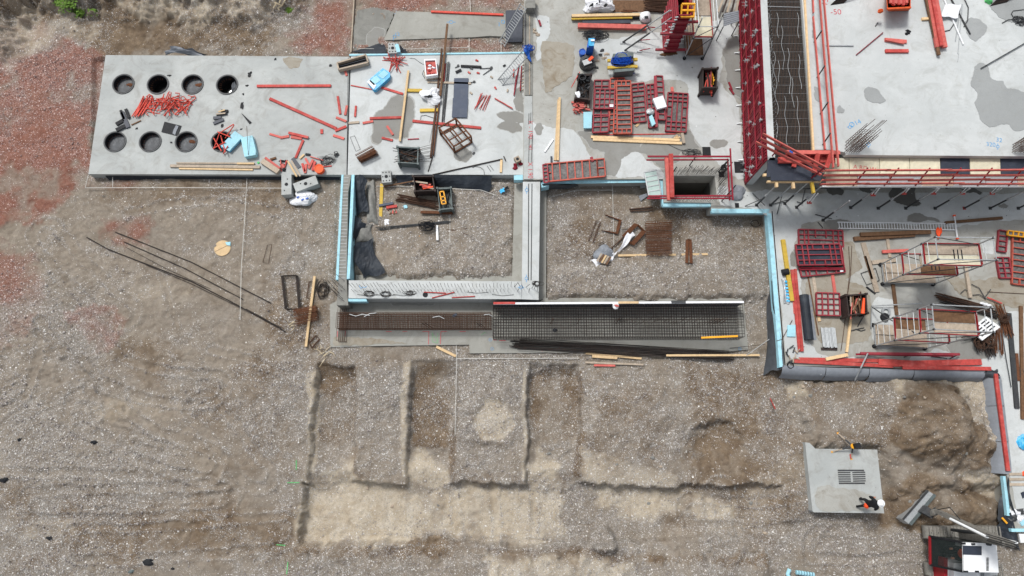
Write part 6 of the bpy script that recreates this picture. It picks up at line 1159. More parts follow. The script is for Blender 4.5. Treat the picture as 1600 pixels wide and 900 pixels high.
for k in range(6): f=k/6+.02; g=f+.13; MB().prism([O[0].lerp(O[3],f),O[1].lerp(O[2],f),O[1].lerp(O[2],g),O[0].lerp(O[3],g)],RS+1.26,RS+1.3).part('slat',M['filmg'],pl_)
for a in (O[3],O[2],O[0],O[1]): MB().tube([a-Vector((0,0,.05)),Vector((a.x,a.y,RS))],.03,6).part('leg',M['steeld'],pl_)
for k in range(5): MB().beam(P(1130+k*6,-2,RS+.3+.1*k),P(1122+k*7,19,RS+.3+.1*k),.1,.05).single('dark_plank','dark plank leaning at the top edge above the grey platform','plank',M['blackbin' if k%2 else 'timberg'],'dark planks above the grey platform')
for k,(a,b_) in enumerate((((1139,128),(1144,140)),((1140,137),(1147,147)))): lie(a,b_,RS,.09,.07).single('red_clip',['upper dark red clip left of the formwork wall','lower dark red clip left of the formwork wall'][k],'clip',M['dred'])
# ---------------------------------------------------------------- reinforcement cages
def cage(lab,x0,x1,yb,yt,z,h,nst,nlong,m,name='reinforcement_cage',slant=0,mid=0):
    """box cage: closed stirrups across, long bars along the faces. y pixels are of the bottom level"""
    A,B=P(x0,yb,z),P(x1,yb,z); D=P(x0,yt,z); wv=Vector((0,D.y-A.y,0)); t=thing(name,lab,'reinforcement cage',(A+B)/2+wv/2,'reinforcement cages on the lean bed'); u=Vector((0,0,h)); r=random.Random(nst)
    for k in range(nst):
        p=A.lerp(B,k/(nst-1))+Vector((r.uniform(-.012,.012),0,0)); s=Vector((slant,0,0))
        MB().tube([p,p+wv,p+wv+u+s,p+u+s],.011,5,True).part('stirrup',M[m],t)
    for k in range(nlong):
        f=k/(nlong-1); j=r.uniform(-.01,.01); MB().tube([A+wv*f+Vector((0,0,.02)),B+wv*f+Vector((0,0,.02))],.012,5).part('long_bar',M[m],t); MB().tube([A+wv*f+u+Vector((0,j,-.02)),B+wv*f+u+Vector((0,j,-.02))],.012,5).part('long_bar',M[m],t)
    for k in range(mid):
        f=(k+1)/(mid+1)
        for w_ in (Vector(),wv): MB().tube([A+w_+u*f,B+w_+u*f],.012,5).part('side_bar',M[m],t)
    return t
cage('long low rusty reinforcement cage on the left half of the lean bed',531,768,515.5,492,.14,.62,96,9,'rust',slant=-.05,mid=2)
cage('short rusty cage standing across the left end of the long low cage',529,541,534,480,.14,.5,5,4,'rust')
c2=cage('big dark reinforcement cage on the right half of the lean bed, behind the rebar bundles',771,1154,530.5,478,.14,.95,98,13,'rustd',mid=3)
A,B=P(772,531,.14),P(1158,531,.14); D=P(771,474.5,1.1); E2=P(1162,472,1.1)
fb=thing('edge_formwork','long white topped formwork board along the back of the big cage','formwork',(D+E2)/2-Vector((0,0,1)))
MB().beam(D,E2,.1,.08).part('top_board',M['white'],fb); MB().beam(D-Vector((0,0,.5)),E2-Vector((0,0,.5)),.05,.9).part('facing',M['plyb'],fb)
MB().beam(P(771,473.7,1.15),P(805,473.4,1.15),.11,.02).part('red_edge',M['redb'],fb); MB().beam(P(966,472.7,1.15),P(998,472.5,1.15),.11,.02).part('timber_edge',M['timber'],fb)
r=random.Random(77)
for k in range(60):
    q=P(960+k*2.9,r.uniform(497,505),.9); MB().tube([q-Vector((0,0,.5)),q+Vector((.0,0,.35))],.0095,4).part('diagonal_bar',M['rust'],c2)
for x in (798,822,860,862,902,962,1110,1114,1120,1126):
    q=P(x,506,.6); MB().tube([q,q+Vector((.05,.1,.95))],.016,5).part('upright_bar',M['rust'],c2)
for x in (670,675,754,758): q=P(x,512,.3); MB().tube([q,q+Vector((-.25,.1,.75))],.015,5).single('rebar_rod','dark rod sticking up out of the long low cage','rod',M['rustd'],'rods sticking out of the low cage')
for k,pl in enumerate(([(546,491),(556,494),(566,491),(578,493)],[(569,495),(578,490),(588,489)],[(676,496),(686,494),(694,498)],[(756,492),(764,491),(771,495)])): MB().tube([P(a,b_,.82) for a,b_ in pl],.018,5).single('wavy_wire','pale wavy spacer wire lying on the long low cage','wire',M['steel'],'wavy wires on the low cage')
lie((1096,527.5),(1153,525),1.12,.09,.05).single('yellow_level','bright yellow level bar lying on the right end of the big cage','level',M['yelp'])
MB().patch([P(707,491,.8),P(714,490,.8),P(714,494,.82),P(708,495,.8)],3,3,.03,.01,seed=1).single('dark_scrap','small dark scrap on the long low cage','scrap',M['plyb'])
MB().blob(P(962,477.5,1.1),.17,.17,.08,12,6,.2,1).single('coupler_bowl','small bowl of pink couplers on the white topped formwork board','bowl',M['whitep']); 
for k in range(5): MB().tube([P(960+k,476,1.22),P(963+k,479,1.22)],.025,5).single('pink_coupler','short pinkish coupler in the small bowl','coupler',M['salmon'],'couplers in the bowl')
MB().blob(P(867,516,1.1),.1,.1,.05,8,5,.3,2).single('black_scrap','small black scrap on the left part of the big cage','scrap',M['black'])
MB().box(P(1060,471.6,1.14),(.7,.12,.07)).single('dark_block','dark block on the white topped formwork board','block',M['steeld'])
# ---------------------------------------------------------------- lift shaft rails and bars
r=random.Random(4)
for k in range(30): bar_at(1054+k*2.2+r.uniform(-.5,.5),272.5+r.uniform(-1.5,.5),RS,r.uniform(.75,.95),(r.uniform(-.06,.18),r.uniform(-.02,.15)),.0085,sC)
for k in range(26): bar_at(1048+k*2.8+r.uniform(-.4,.4),317.5-1.2+r.uniform(-.6,.6)-2,RS,r.uniform(.45,.65),(.08,.04),.011,sC)
for k in range(24): bar_at(1120+r.uniform(0,4),275+k*1.55,RS,r.uniform(.6,.85),(.12+r.uniform(-.05,.1),.12),.0085,sC)
for x,y in ((1046.5,277),(1077,259),(1122,269),(1126,266),(1131,270),(1127,315),(1136,305)): bar_at(x,y,RS,1.1,(.1,.1),.03,sC,'rail_post',M['steeld'])
sr=thing('guard_rail','dark red guard rail around the lift shaft with two thick red planks','guard rail',P(1085,290,RS))
for (p1,p2,zz_,w,m) in (((1012,244.5),(1141,244.5),1.1,.08,'dred'),((1010,250),(1137,249.5),.65,.07,'dred'),((1013,306.5),(1144,306),1.0,.08,'dred'),((1011,310),(1142,310),.5,.07,'dred'),((1141,232),(1145,313),1.15,.07,'dred'),((1137,248),(1140,313),.65,.07,'dred'),((1041,247),(1045,313),1.15,.17,'salmon'),((1048,241),(1050,309),1.3,.2,'redb')):
    MB().beam(P(*p1,RS+zz_),P(*p2,RS+zz_),w,w*.8).part('rail' if w<.1 else 'plank',M[m],sr)
tangle(MB(),P(1080,238,RS),.5,.25,7,.011,.12,71,10).single('wire_tangle','wire tangle above the shaft rail, on the damp patch','wire',M['steeld']); MB().tube([P(1040,224,RS+.02),P(1062,234,RS+.03),P(1104,242,RS+.05)],.012,4).single('thin_cable','thin dark cable crossing the damp patch towards the black recess','cable',M['steeld'])
MB().blob(P(1151,302,RS),.42,.42,.22,18,10,.25,5).single('grey_sack','crumpled grey plastic sack right of the lift shaft rail','sack',M['filmg']); tangle(MB(),P(1131,264,RS+.3),.2,.2,6,.025,.3,72,6).single('clamp_knot','knot of dark clamps at the corner of the shaft rail','clamp',M['steeld'])
# ---------------------------------------------------------------- deck edge, girders and guard rails
SK='slabs'
MB().prism([P(a,b_,UP-.03) for a,b_ in ((1200,250),(1204,246),(1262,246),(1284,260),(1284,278),(1198,276))],UP-.1,UP-.05).single('plywood_deck','upper black plywood deck under the diagonal guard rails','plywood',M['plyb'],'black plywood decks')
MB().prism([P(a,b_,UP) for a,b_ in ((1204.5,270),(1283,270),(1283,282),(1204.5,282))],UP-.045,UP-.005).single('plywood_deck','lower black plywood deck strip with the timber ends below it','plywood',M['plyb'],'black plywood decks')
for k,(p1,p2,m,l) in enumerate((((1199,283.5),(1283,283),'timber','long timber along the front of the black plywood deck'),((1200,259.5),(1210,259),'timber','topmost timber end left of the black plywood'),((1193,273),(1205,273),'timber','middle timber end sticking out left of the black plywood'),((1198.5,247),(1212,247),'timberd','dark timber end by the cast wall'),((1213.5,285),(1214,292),'timber','left short timber end below the deck'),((1239.5,285),(1240.5,294),'timber','middle short timber end below the deck'),((1269,284),(1272,301),'yellow','yellow beam end below the deck'))):
    a,b_=P(*p1,UP-.1),P(*p2,UP-.1); MB().beam(a-Vector((0,0,.06)),b_-Vector((0,0,.06)),.12 if k else .09,.14).single('timber_beam',l,'timber',M[m],'timbers under the plywood deck')
fwp=[(1288,1326),(1327,1373.5),(1374.5,1420.5),(1421.5,1468.5),(1515.5,1562.5)]
lb=['narrow yellow stained panel at the left end of the deck edge','pale yellow panel of the deck edge with a red number, second from the left','third pale yellow panel of the deck edge','fourth pale yellow panel of the deck edge, beside the dark gap','last pale yellow panel of the deck edge, between two dark ones']
def flat_panel(l,x0,x1,y0,y1,z,m,nm='deck_sheet',th=.06): 
    return MB().prism([P(a,b_,z) for a,b_ in ((x0,y0),(x1,y0),(x1+1,y1),(x0+1,y1))],z-th,z).single(nm,l,'deck panel',M[m],'deck edge panels')
ZP=UP-.32
for (x0,x1),l in zip(fwp,lb): flat_panel(l,x0,x1,247,272,ZP,'yply')
flat_panel('dark stained panel of the deck edge between two pale yellow ones',1469.5,1514.5,247,272,ZP,'plyb'); flat_panel('dark red grey panel at the right end of the deck edge',1563.5,1640,247,272,ZP,'plyb'); flat_panel('dark grey panel at the left corner of the deck edge',1270,1287,246,270,ZP,'conc_r')
text3(sU,'A RD W',1351,263,ZP,.3,-.15,M['markr'])
for k in range(7):
    x0=1290+k*50; MB().prism([P(a,b_,ZP-.15) for a,b_ in ((x0,268),(x0+49,268),(x0+50,291),(x0+1,291))],ZP-.2,ZP-.15).single('walkway_board',['first','second','third','fourth','fifth','sixth','seventh'][k]+' grey white walkway board under the red rails, counted from the left corner','walkway',M['steel' if k%3 else 'timberg'],'walkway boards under the red rails')
MB().beam(P(1284,291.5,ZP-.2),P(1640,291.5,ZP-.2),.06,.1).single('edge_beam','long thin pale edge beam closing the walkway','beam',M['whitep'])
def railthing(lab,posts,rails,grp,pm='dred',rm='salmon'):
    t=thing('guard_rail',lab,'guard rail',posts[0][0],grp)
    for a,b_ in posts: MB().tube([a,b_],.035,6).part('post',M[pm],t)
    for a,b_,w in rails: MB().beam(a,b_,.05,w,up=(0,0,1)).part('rail',M[rm],t)
    return t
zr=ZP-.1
posts=[]
for k in range(6):
    x=1333+k*48.6; posts.append((P(x,290,zr),P(x+23,262.5,zr+1.15)))
rails=[]
for (y0,zz_,xs_) in ((288,.15,(1281,1352,1500,1650)),(281.5,.5,(1284,1420,1540,1650)),(274.5,.8,(1287,1390,1490,1650)),(266.5,1.08,(1289,1385,1480,1650))):
    for a,b_ in zip(xs_,xs_[1:]): rails.append((P(a,y0+random.uniform(-.6,.6),zr+zz_),P(b_+6,y0-1+random.uniform(-.6,.6),zr+zz_),.15))
railthing('long red guard rail with four rails along the deck edge','x' and posts,[(a,b_,w) for a,b_,w in rails],'red guard rails of the upper deck')
rails=[(P(1191.7,209,UP+1.1),P(1291,262.5,UP+1.1),.15),(P(1188,216,UP+.75),P(1287,268,UP+.75),.15),(P(1181,222,UP+.35),P(1283,273.5,UP+.35),.15)]
rails=[]
for (p1,p2,dz) in (((1191.7,209),(1291,262.5),1.1),((1188,216),(1287,268),.8),((1181,222),(1283,273.5),.45)): rails.append((P(*p1,UP+dz),P(*p2,UP+dz),.16))
railthing('diagonal red guard rail crossing the corner over the black plywood',[(P(1207,243,UP),P(1222,226,UP+1.1)),(P(1268,278,UP),P(1288,262,UP+1.1))],rails,'red guard rails of the upper deck')
rails=[]
for (p1,p2,dz) in (((1270.5,26),(1289,234),.3),((1267,-60),(1271,20),.3),((1276,-60),(1302,262),.7),((1282,-60),(1310,260),1.1)): rails.append((P(*p1,UP+dz),P(*p2,UP+dz),.13))
pq=[(P(1272+ (y-60)*.085,y+6,UP),P(1284+(y-60)*.085,y-12,UP+1.15)) for y in (60,115,172,220)]
railthing('straight red guard rail running up along the left side of the pale deck',pq,rails,'red guard rails of the upper deck','steeld')
gd=thing('red_girder','red girder with a pale pink top spanning below the reinforcement mat','girder',P(1270,240,UP)); 
MB().beam(P(1228,238,UP+.45),P(1312,238.5,UP+.45),.18,.1).part('top_chord',M['salmon'],gd); MB().beam(P(1228,243,UP+.15),P(1308,243.5,UP+.15),.1,.3).part('web',M['dred'],gd)
for k in range(9): MB().beam(P(1231+k*9,240,UP+.4),P(1227+k*9,247,UP+.1),.06,.06).part('brace',M['redb'],gd)
MB().beam(P(1216,250.5,UP+.1),P(1304,250,UP+.1),.28,.14).single('red_beam','thick red beam below the girder, over the black plywood','beam',M['redb'],'red beams on the plywood deck')
MB().beam(P(1241.5,251,UP+.05),P(1240,261,UP+.05),.2,.1).single('red_beam','short red stub standing below the thick red beam','beam',M['redb'],'red beams on the plywood deck')
MB().beam(P(1278,240,UP+.5),P(1272,270,UP+.2),.2,.1).single('red_beam','slanting red plank left of the rail corner','beam',M['redb'],'red beams on the plywood deck'); MB().beam(P(1299,240,UP+.5),P(1291,262,UP+.3),.2,.1).single('red_beam','slanting red plank right of the rail corner','beam',M['redb'],'red beams on the plywood deck')
MB().blob(P(1236,237,UP+.55),.1,.1,.05,8,5,.2,1).single('blue_stopper','tiny blue cap on the pink top of the red girder','cap',M['dblue'])
# props under the deck
def prop(lab,px,py,h=2.75,z=RS,m='steeld',foot='steeld'):
    q=P(px,py,z); t=thing('steel_prop',lab,'prop',q,'steel props under the deck edge')
    MB().tube([q,q+Vector((0,0,h*.5))],.045,8).part('outer_tube',M[m],t); MB().tube([q+Vector((0,0,h*.48)),q+Vector((0,0,h))],.034,8).part('inner_tube',M['steel'],t); MB().cyl(q+Vector((0,0,h*.46)),.07,.12,8).part('collar',M['steel'],t); MB().box((q.x,q.y,z+.01),(.16,.16,.02)).part('base_plate',M[foot],t); return t
od=['first','second','third','fourth','fifth','sixth','seventh','eighth']
PXs=[1329,1372,1415,1461,1506.5,1547,1591]
for k,x in enumerate(PXs): prop(od[k]+' steel prop from the left in the long row below the deck edge'+(' (red foot)' if k==4 else ''),x,325.5 if k else 324.5,2.75,RS,'steeld','redb' if k==4 else 'steeld')
for k,(x,y) in enumerate(((1182,320.5),(1204,320.5),(1226,318),(1244.5,324),(1286,344))): prop(['leftmost prop under the plywood corner','second prop under the plywood corner','third prop under the plywood corner, by the leaning rods','fourth prop under the plywood corner, with a brass collar','lone prop standing lower down near the red panels'][k],x,y,2.8)
for k,(x,y) in enumerate(((1276,302),(1372,294),(1421,291.5),(1468,291.5),(1514,291.5),(1561,291.5))):
    q=P(x,y,UP-.55); t=thing('bracket_head',['tall white ladder bracket below the rail corner','white bracket head above the second prop','white bracket head above the third prop','white bracket head above the fourth prop','white bracket head above the fifth prop','white bracket head above the sixth prop'][k],'bracket',q-Vector((0,0,.7)),'white bracket heads under the deck edge')
    for s in (-.07,.07): MB().tube([q+Vector((s,0,.0)),q+Vector((s,-.15,-(.55 if k else .9)))],.022,5).part('bracket_leg',M['whitep'],t)
    MB().box(q+Vector((0,-.15,-(.5 if k else .85))),(.22,.12,.06)).part('red_clip',M['redb'],t); MB().tube([q+Vector((-.3,-.05,-.1)),q+Vector((.2,0,-.3))],.02,5).part('brace',M['steel'],t)
for k,(a,b_) in enumerate((((1164,322),(1190,311)),((1176,302),(1195,321)),((1214,335),(1222,305)),((1204,320),(1232,312)),((1253,317),(1258,296)),((1255,295),(1325,293)),((1245,315),(1255,318)),((1274,335),(1300,342)),((1278,347),(1286,356)))): MB().tube([P(*a,RS+.05),P(*b_,RS+.12+.3*(k in (0,1,2)))],.022,5).single('loose_rod','thin dark loose rod lying among the props under the deck','rod',M['steeld'],'loose rods among the props')
# rebar starters on the deck
def starter(lab,c4,z,n1,n2,h,lean,tie=5,cat='reinforcement',m='rustd',seed=0,hook=.4):
    A,B,C_,D=[P(*p,z) for p in c4]; t=thing('column_reinforcement',lab,cat,(A+C_)/2); r=random.Random(seed); lean=Vector((lean[0],lean[1],0))
    def pt(i,j): return A.lerp(B,i/(n1-1)).lerp(D.lerp(C_,i/(n1-1)),j/(n2-1))
    for i in range(n1):
        for j in range(n2):
            if 0<i<n1-1 and 0<j<n2-1: continue
            hh=h*r.uniform(.65,1.1); q=pt(i,j); MB().tube([q,q+lean*hh/h+Vector((r.uniform(-.05,.05),r.uniform(-.05,.05),hh))],.013,5).part('upright_bar',M[m],t)
    for k in range(tie):
        u=Vector((0,0,h*.62*(k+1)/tie)); MB().tube([p+u+lean*.6*(k+1)/tie for p in (A,B,C_,D)],.01,5,True).part('tie',M['rust'],t)
        for f in (.33,.66): MB().tube([A.lerp(B,f)+u,D.lerp(C_,f)+u],.01,4).part('tie',M['rust'],t)
    return t
starter('cluster of upright column bars on the pale deck, beside the blue number',[(1319,238),(1341,239),(1345,224),(1321,222)],UP,7,4,1.75,(.25,.2),8,seed=2,m='rust')
starter('dark column bars at the right edge of the deck',[(1581,238),(1612,239),(1612,222),(1582,226)],UP,8,4,1.2,(.1,.1),8,seed=3,m='rust')
for k in range(15): 
    q=P(1298+k*1.4,8-k*.2,UP); MB().tube([q+Vector((0,0,.0)),q+Vector((.6,.5,.5))],.02,5).single('rebar_rod','dark upright bar of the small group at the top of the pale deck','rod',M['rustd'],'bars at the top of the pale deck')
for k in range(20):
    q=P(1547+k*1.3,10-.3*k,UP); MB().tube([q,q+Vector((.7,.7,.6))],.022,5).single('rebar_rod','dark upright bar of the group at the top right of the deck','rod',M['rustd'],'bars at the top right of the deck')
MB().blob(P(1544,3,UP),.16,.14,.2,10,6,.3,3).single('green_bottle','small bright green bottle or cap beside the top right bars','bottle',M['markg']); 
# upper deck objects
sk=thing('orange_skip','orange steel skip filled with red timbers at the top of the pale deck','skip',P(1403,8,UP)); T4=[P(a,b_,UP+.9) for a,b_ in ((1384,-18),(1423,-18),(1423,12),(1386,14))]; B4=[P(a,b_,UP+.05) for a,b_ in ((1384,-16),(1421,-16),(1420,17),(1388,18))]; c_=sum(T4,Vector())/4
for k in range(4):
    a,b_,c1,d1=T4[k],T4[(k+1)%4],B4[(k+1)%4],B4[k]; inn=[p+(c_-p)*.05 for p in (a,b_,c1,d1)]; MB().hexa([d1,c1,inn[2],inn[3]],[a,b_,inn[1],inn[0]]).part('skip_wall',M['skip'],sk)
MB().add(B4,[(0,1,2,3)]).part('skip_floor',M['blackbin'],sk); MB().beam(T4[3],T4[2],.08).part('skip_rim',M['skip'],sk)
MB().blob(T4[3]+Vector((-.15,.1,-.3)),.15,.1,.12,8,5,.2,1).part('lifting_lug',M['skip'],sk)
for k in range(14): x=1392+ (k%7)*4; MB().beam(P(x+random.uniform(-1,1),-12,UP+.75),P(x+random.uniform(-1,1),5+random.uniform(0,4),UP+.65+.05*(k//7)),.13,.08).single('red_timber','short red timber lying in the orange skip','timber',M['salmon' if k%2 else 'redb'],'red timbers in the orange skip')
boards([('red_board','upper of two short red boards on the pale deck','board',(1383,61.5),(1417,64.5),UP,.18,.08,'salmon'),('red_board','thin red board crossing the upper short one','board',(1384,61),(1413,67),UP+.08,.1,.06,'salmon'),('red_board','lower of two short red boards on the pale deck','board',(1384,79),(1420,79),UP,.17,.1,'redb'),
('timber_post','timber bearer under the long red beams of the deck','timber',(1441,29),(1470.5,27),UP,.13,.1,'timber'),('brown_plank','long brown plank at the left of the red beam stack','plank',(1440,-40),(1468,85),UP+.1,.14,.1,'timberd','long beams stacked on the pale deck'),
('red_beam','left long red beam of the stack on the pale deck','beam',(1446,-40),(1466,73),UP+.1,.2,.12,'salmon','long beams stacked on the pale deck'),('red_beam','middle long red beam of the stack on the pale deck','beam',(1452,-40),(1472,71),UP+.2,.17,.12,'redb','long beams stacked on the pale deck'),('red_beam','right long red beam of the stack on the pale deck','beam',(1455,-40),(1477,73),UP+.1,.24,.13,'salmon','long beams stacked on the pale deck'),
('white_tube','long white tube crossing under the papers on the deck','tube',(1474,-5),(1505.5,69),UP+.02,.06,.05,'whitep'),('steel_tube','dark steel tube slanting over the damp patch','tube',(1485,-5),(1516.5,53),UP+.02,.06,.05,'steeld'),('pale_rod','thin pale rod right of the white tube','rod',(1504,6),(1497,83),UP+.02,.03,.02,'steel'),('pale_rod','shorter thin pale rod, left one','rod',(1502,6),(1493,64),UP+.02,.03,.02,'steel'),('pale_rod','last bit of thin pale rod below the others','rod',(1498,84),(1496.5,96),UP,.02,.02,'steel'),
('steel_rod','thin pale rod right of the red guard rail','rod',(1291,70.5),(1334,71),UP+.02,.05,.04,'steel'),('red_rod','thin dark red rod slanting near the orange skip','rod',(1338,85.5),(1380,50.5),UP+.02,.04,.04,'dred'),('dark_rod','tiny dark rod left of the short red boards','rod',(1368,40.5),(1372,35),UP,.04,.04,'steeld'),('long_rod','long thin rod reaching in from the right edge of the deck','rod',(1533,106.5),(1640,45),UP+.05,.04,.04,'steeld')])
MB().patch([P(1471,26,UP+.15),P(1497,29,UP+.15),P(1500,8,UP+.15),P(1475,7,UP+.15)],6,6,.03,.012,seed=3).single('plan_sheet','white plastic covered plan sheet lying on the tubes of the deck','sheet',M['white'])
for k,l in enumerate(([(1504,-8),(1513,12),(1512,32),(1506,42)],[(1475,49),(1484,47),(1490,38)],[(1566,36),(1575,31),(1588,30)],[(1600,15),(1583,17),(1580,22),(1584,28)])): MB().tube([P(a,b_,UP+.03) for a,b_ in l],.024,5).single('cable',['dark curved cable at the right of the plan sheet','thin curved cable below the plan sheet','short cable end left of the coil at the right edge','cable loop above the coil at the right edge'][k],'cable',M['steeld'])
tangle(MB(),P(1592,33,UP),.3,.28,8,.02,.08,81,14).single('cable_coil','grey cable coil at the right edge of the pale deck','cable',M['steeld'])
for k,(x,y) in enumerate(((1418,48),(1416,53),(1420,50),(1419,52))): MB().blob(P(x,y,UP),.1,.07,.05,8,5,.4,k).single('black_rag','small black rag piece above the short red boards','rag',M['black'],'black rag pieces on the deck')
# ---------------------------------------------------------------- column formwork, push props, scaffold
q0=P(1046,82,RS); cf=thing('column_formwork','tall dark red column formwork full of clamps at the top of the slab','formwork',q0)
w2_,d2_,hh=.62,1.9,3.3
cen=q0+Vector((0,d2_/2,0))
for sx in (-1,1): MB().box(cen+Vector((sx*w2_/2,0,hh/2)),(.06,d2_,hh)).part('side_panel',M['dred'],cf)
for sy in (-1,1): MB().box(cen+Vector((0,sy*d2_/2,hh/2)),(w2_-.07,.06,hh)).part('end_panel',M['dred'],cf)
for k in range(9):
    z=.2+k*.37; MB().box(cen+Vector((0,-d2_/2-.05,z)),(w2_+.06,.06,.06)).part('rib',M['mred'],cf)
    for sx in (-1,1): MB().box(cen+Vector((sx*(w2_/2+.05),0,z)),(.06,d2_,.06)).part('rib',M['mred'],cf)
for z,wd in ((.45,1.7),(1.9,1.8),(2.9,1.6)): MB().beam(cen+Vector((-wd/2,-d2_/2-.12,z)),cen+Vector((wd/2,-d2_/2-.12,z)),.1,.12).part('waler',M['mred'],cf)
r=random.Random(8)
for k in range(40):
    s=r.choice((-1,1)); z=r.uniform(.1,3.3); y=-d2_/2-.08 if r.random()<.6 else r.uniform(-d2_/2,d2_/2); q=cen+Vector((s*(w2_/2+.06),y,z)); MB().tube([q-Vector((.07,0,.04)),q+Vector((.07,-.03,.04))],.035,6).part('clamp',M['steel'],cf)
for k in range(5): q=cen+Vector((r.uniform(-.3,.3),r.uniform(-.8,.3),3.35)); MB().tube([q,q+Vector((r.uniform(-.1,.1),0,.25))],.03,5).part('bar_end',M['rustd'],cf)
yc=thing('yellow_steel_grille','yellow steel frame hanging on top of the column formwork','frame',cen+Vector((.3,-.4,3.4)))
o=cen+Vector((.15,-.5,3.5))
for k in range(3): MB().beam(o+Vector((-.3,-.25*k,-.15*k)),o+Vector((.35,-.25*k,-.15*k)),.08,.1).part('frame_bar',M['yelp'],yc)
for x in (-.3,.0,.33): MB().beam(o+Vector((x,0,0)),o+Vector((x,-.5,-.3)),.07,.09).part('frame_bar',M['yelp'],yc)
def pushprop(lab,b0,t,z1,m='steeld',rr=.045):
    a=P(*b0,RS+.05); b_=P(*t,z1); o=thing('push_prop',lab,'prop',a,'slanting push pull props of the column formwork'); MB().tube([a,a.lerp(b_,.55)],rr,7).part('outer_tube',M[m],o); MB().tube([a.lerp(b_,.5),b_],rr*.75,7).part('inner_tube',M['steel'],o); MB().box((a.x,a.y,RS+.03),(.28,.16,.06)).part('base_plate',M['steel'],o)
pushprop('upper long push pull prop leaning against the column formwork',(973,66),(1047,16),RS+2.4); pushprop('lower long push pull prop leaning against the column formwork',(976,79),(1050,27),RS+2.2)
pushprop('short upper red strut at the foot of the column formwork',(998,63),(1031,60.5),RS+.5,'dred',.025); pushprop('short lower red strut at the foot of the column formwork',(999,79),(1030,73),RS+.4,'dred',.025); pushprop('red and grey strut just above the short ones',(1012,42),(1034,44),RS+.8,'dred',.03)
for k in range(8): MB().blob(P(1035+k*3,84+random.uniform(-1,2),RS),.13,.1,.06,8,5,.4,k).single('mortar_lump','brown mortar lump at the foot of the column formwork','mortar',M['timberd'],'mortar lumps at the column formwork')
def scaffold(lab,O,ux,uy,Lx,Ly,levels,hpost,decks,grp='rolling scaffold towers',toe=True,hatch=None,diag=True,sd=0):
    """O base corner, ux / uy unit directions; levels: heights of ledger frames; decks: (height, u0, u1, material)"""
    t=thing('scaffold_tower',lab,'scaffold',O,grp); X_=ux*Lx; Y_=uy*Ly; Z_=lambda z:Vector((0,0,z)); C4=[O,O+X_,O+X_+Y_,O+Y_]
    for c in C4:
        MB().tube([c,c+Z_(hpost)],.03,7).part('post',M['steel'],t); MB().cyl(c,.09,.1,10).part('castor',M['black'],t)
        for z in levels: MB().cyl(c+Z_(z-.05),.05,.1,8).part('coupling',M['steeld'],t)
    for z in levels:
        for a,b_ in ((0,1),(1,2),(2,3),(3,0)): MB().tube([C4[a]+Z_(z),C4[b_]+Z_(z)],.025,6).part('ledger',M['steel'],t)
    for a,b_ in ((0,3),(1,2)):
        for k in range(1,int(hpost/.5)): MB().tube([C4[a]+Z_(.5*k),C4[b_]+Z_(.5*k)],.017,5).part('rung',M['steel'],t)
    if diag:
        for z0,z1 in zip(levels[:-1],levels[1:]):
            if z1-z0>.8: MB().tube([C4[0]+Z_(z0),C4[1]+Z_(z1)],.02,5).part('diagonal',M['steeld'],t); MB().tube([C4[3]+Z_(z1),C4[2]+Z_(z0)],.02,5).part('diagonal',M['steeld'],t)
    for (z,u0,u1,m) in decks:
        for k in range(2):
            f0,f1=k*.5+.02,k*.5+.48; q=[O+X_*u0+Y_*f0,O+X_*u1+Y_*f0,O+X_*u1+Y_*f1,O+X_*u0+Y_*f1]; MB().prism(q,O.z+z-.04,O.z+z).part('deck_board',M[m if k==sd else 'timberg'],t)
        if toe and z>1.5:
            for a,b_ in ((0,1),(1,2),(2,3),(3,0)): MB().beam(C4[a]+Z_(z+.09),C4[b_]+Z_(z+.06),.03,.1).part('toe_board',M['exred'],t)
        if hatch and z>1.5:
            for k in range(3): q=O+X_*(hatch+.07*k)+Y_*.25; MB().beam(q+Z_(z+.006),q+Y_*.5+Z_(z+.006),.05,.01).part('hatch_slot',M['black'],t)
    return t
O=P(1378,444,RS); ux=(P(1457,445,RS)-O).normalized(); uy=Vector((-ux.y,ux.x,0)); Lx=(P(1457,445,RS)-O).length
scaffold('upper rolling scaffold tower with a hatch deck, standing right of the pile of red panels',O,ux,uy,Lx,1.0,[.2,1.9,3.6,4.6],4.7,[(.3,0,1,'timberg'),(1.9,.35,1,'timberd'),(3.6,0,1,'yply')],hatch=.55)
O=P(1365,541,RS); ux=(P(1444,545,RS)-O).normalized(); ux.z=0; uy=Vector((-ux.y,ux.x,0)); Lx=(P(1444,545,RS)-O).length
scaffold('lower rolling scaffold tower with brown decks, next to the white slotted board',O,ux,uy,Lx,1.05,[.2,1.9,3.9,4.9],5.0,[(.3,0,1,'timberg'),(1.9,0,.6,'timberd'),(3.9,.25,1,'timberd')],sd=1)
MB().tube([P(1362,478,RS+.1),P(1361,512,RS+.1)],.03,6).single('outrigger_tube','grey tube lying beyond the back of the lower scaffold','tube',M['steel']); MB().tube([P(1362,478,RS+.15),P(1440,474,RS+.3)],.03,6).single('outrigger_tube','long grey tube above the lower scaffold, on the pale patch','tube',M['steel'])
MB().tube([P(1363,480,RS+.3),P(1392,500,RS+1.2),P(1430,520,RS+2)],.028,6).single('brace_tube','dark slanting brace across the left end of the lower scaffold','tube',M['steeld'])
rb=thing('round_reel','round black reel with a silver hub inside the left end of the lower scaffold','reel',P(1381,496,RS)); MB().cyl(P(1381,496,RS),.2,.15,18).part('reel_disc',M['black'],rb); MB().ring(P(1383,487,RS),.22,.12,.12,18).part('hub',M['steel'],rb)
O=P(1069,92,RS); ux=Vector((1,0,0)); uy=Vector((0,1,0)); Lx=(P(1097,93,RS)-O).length
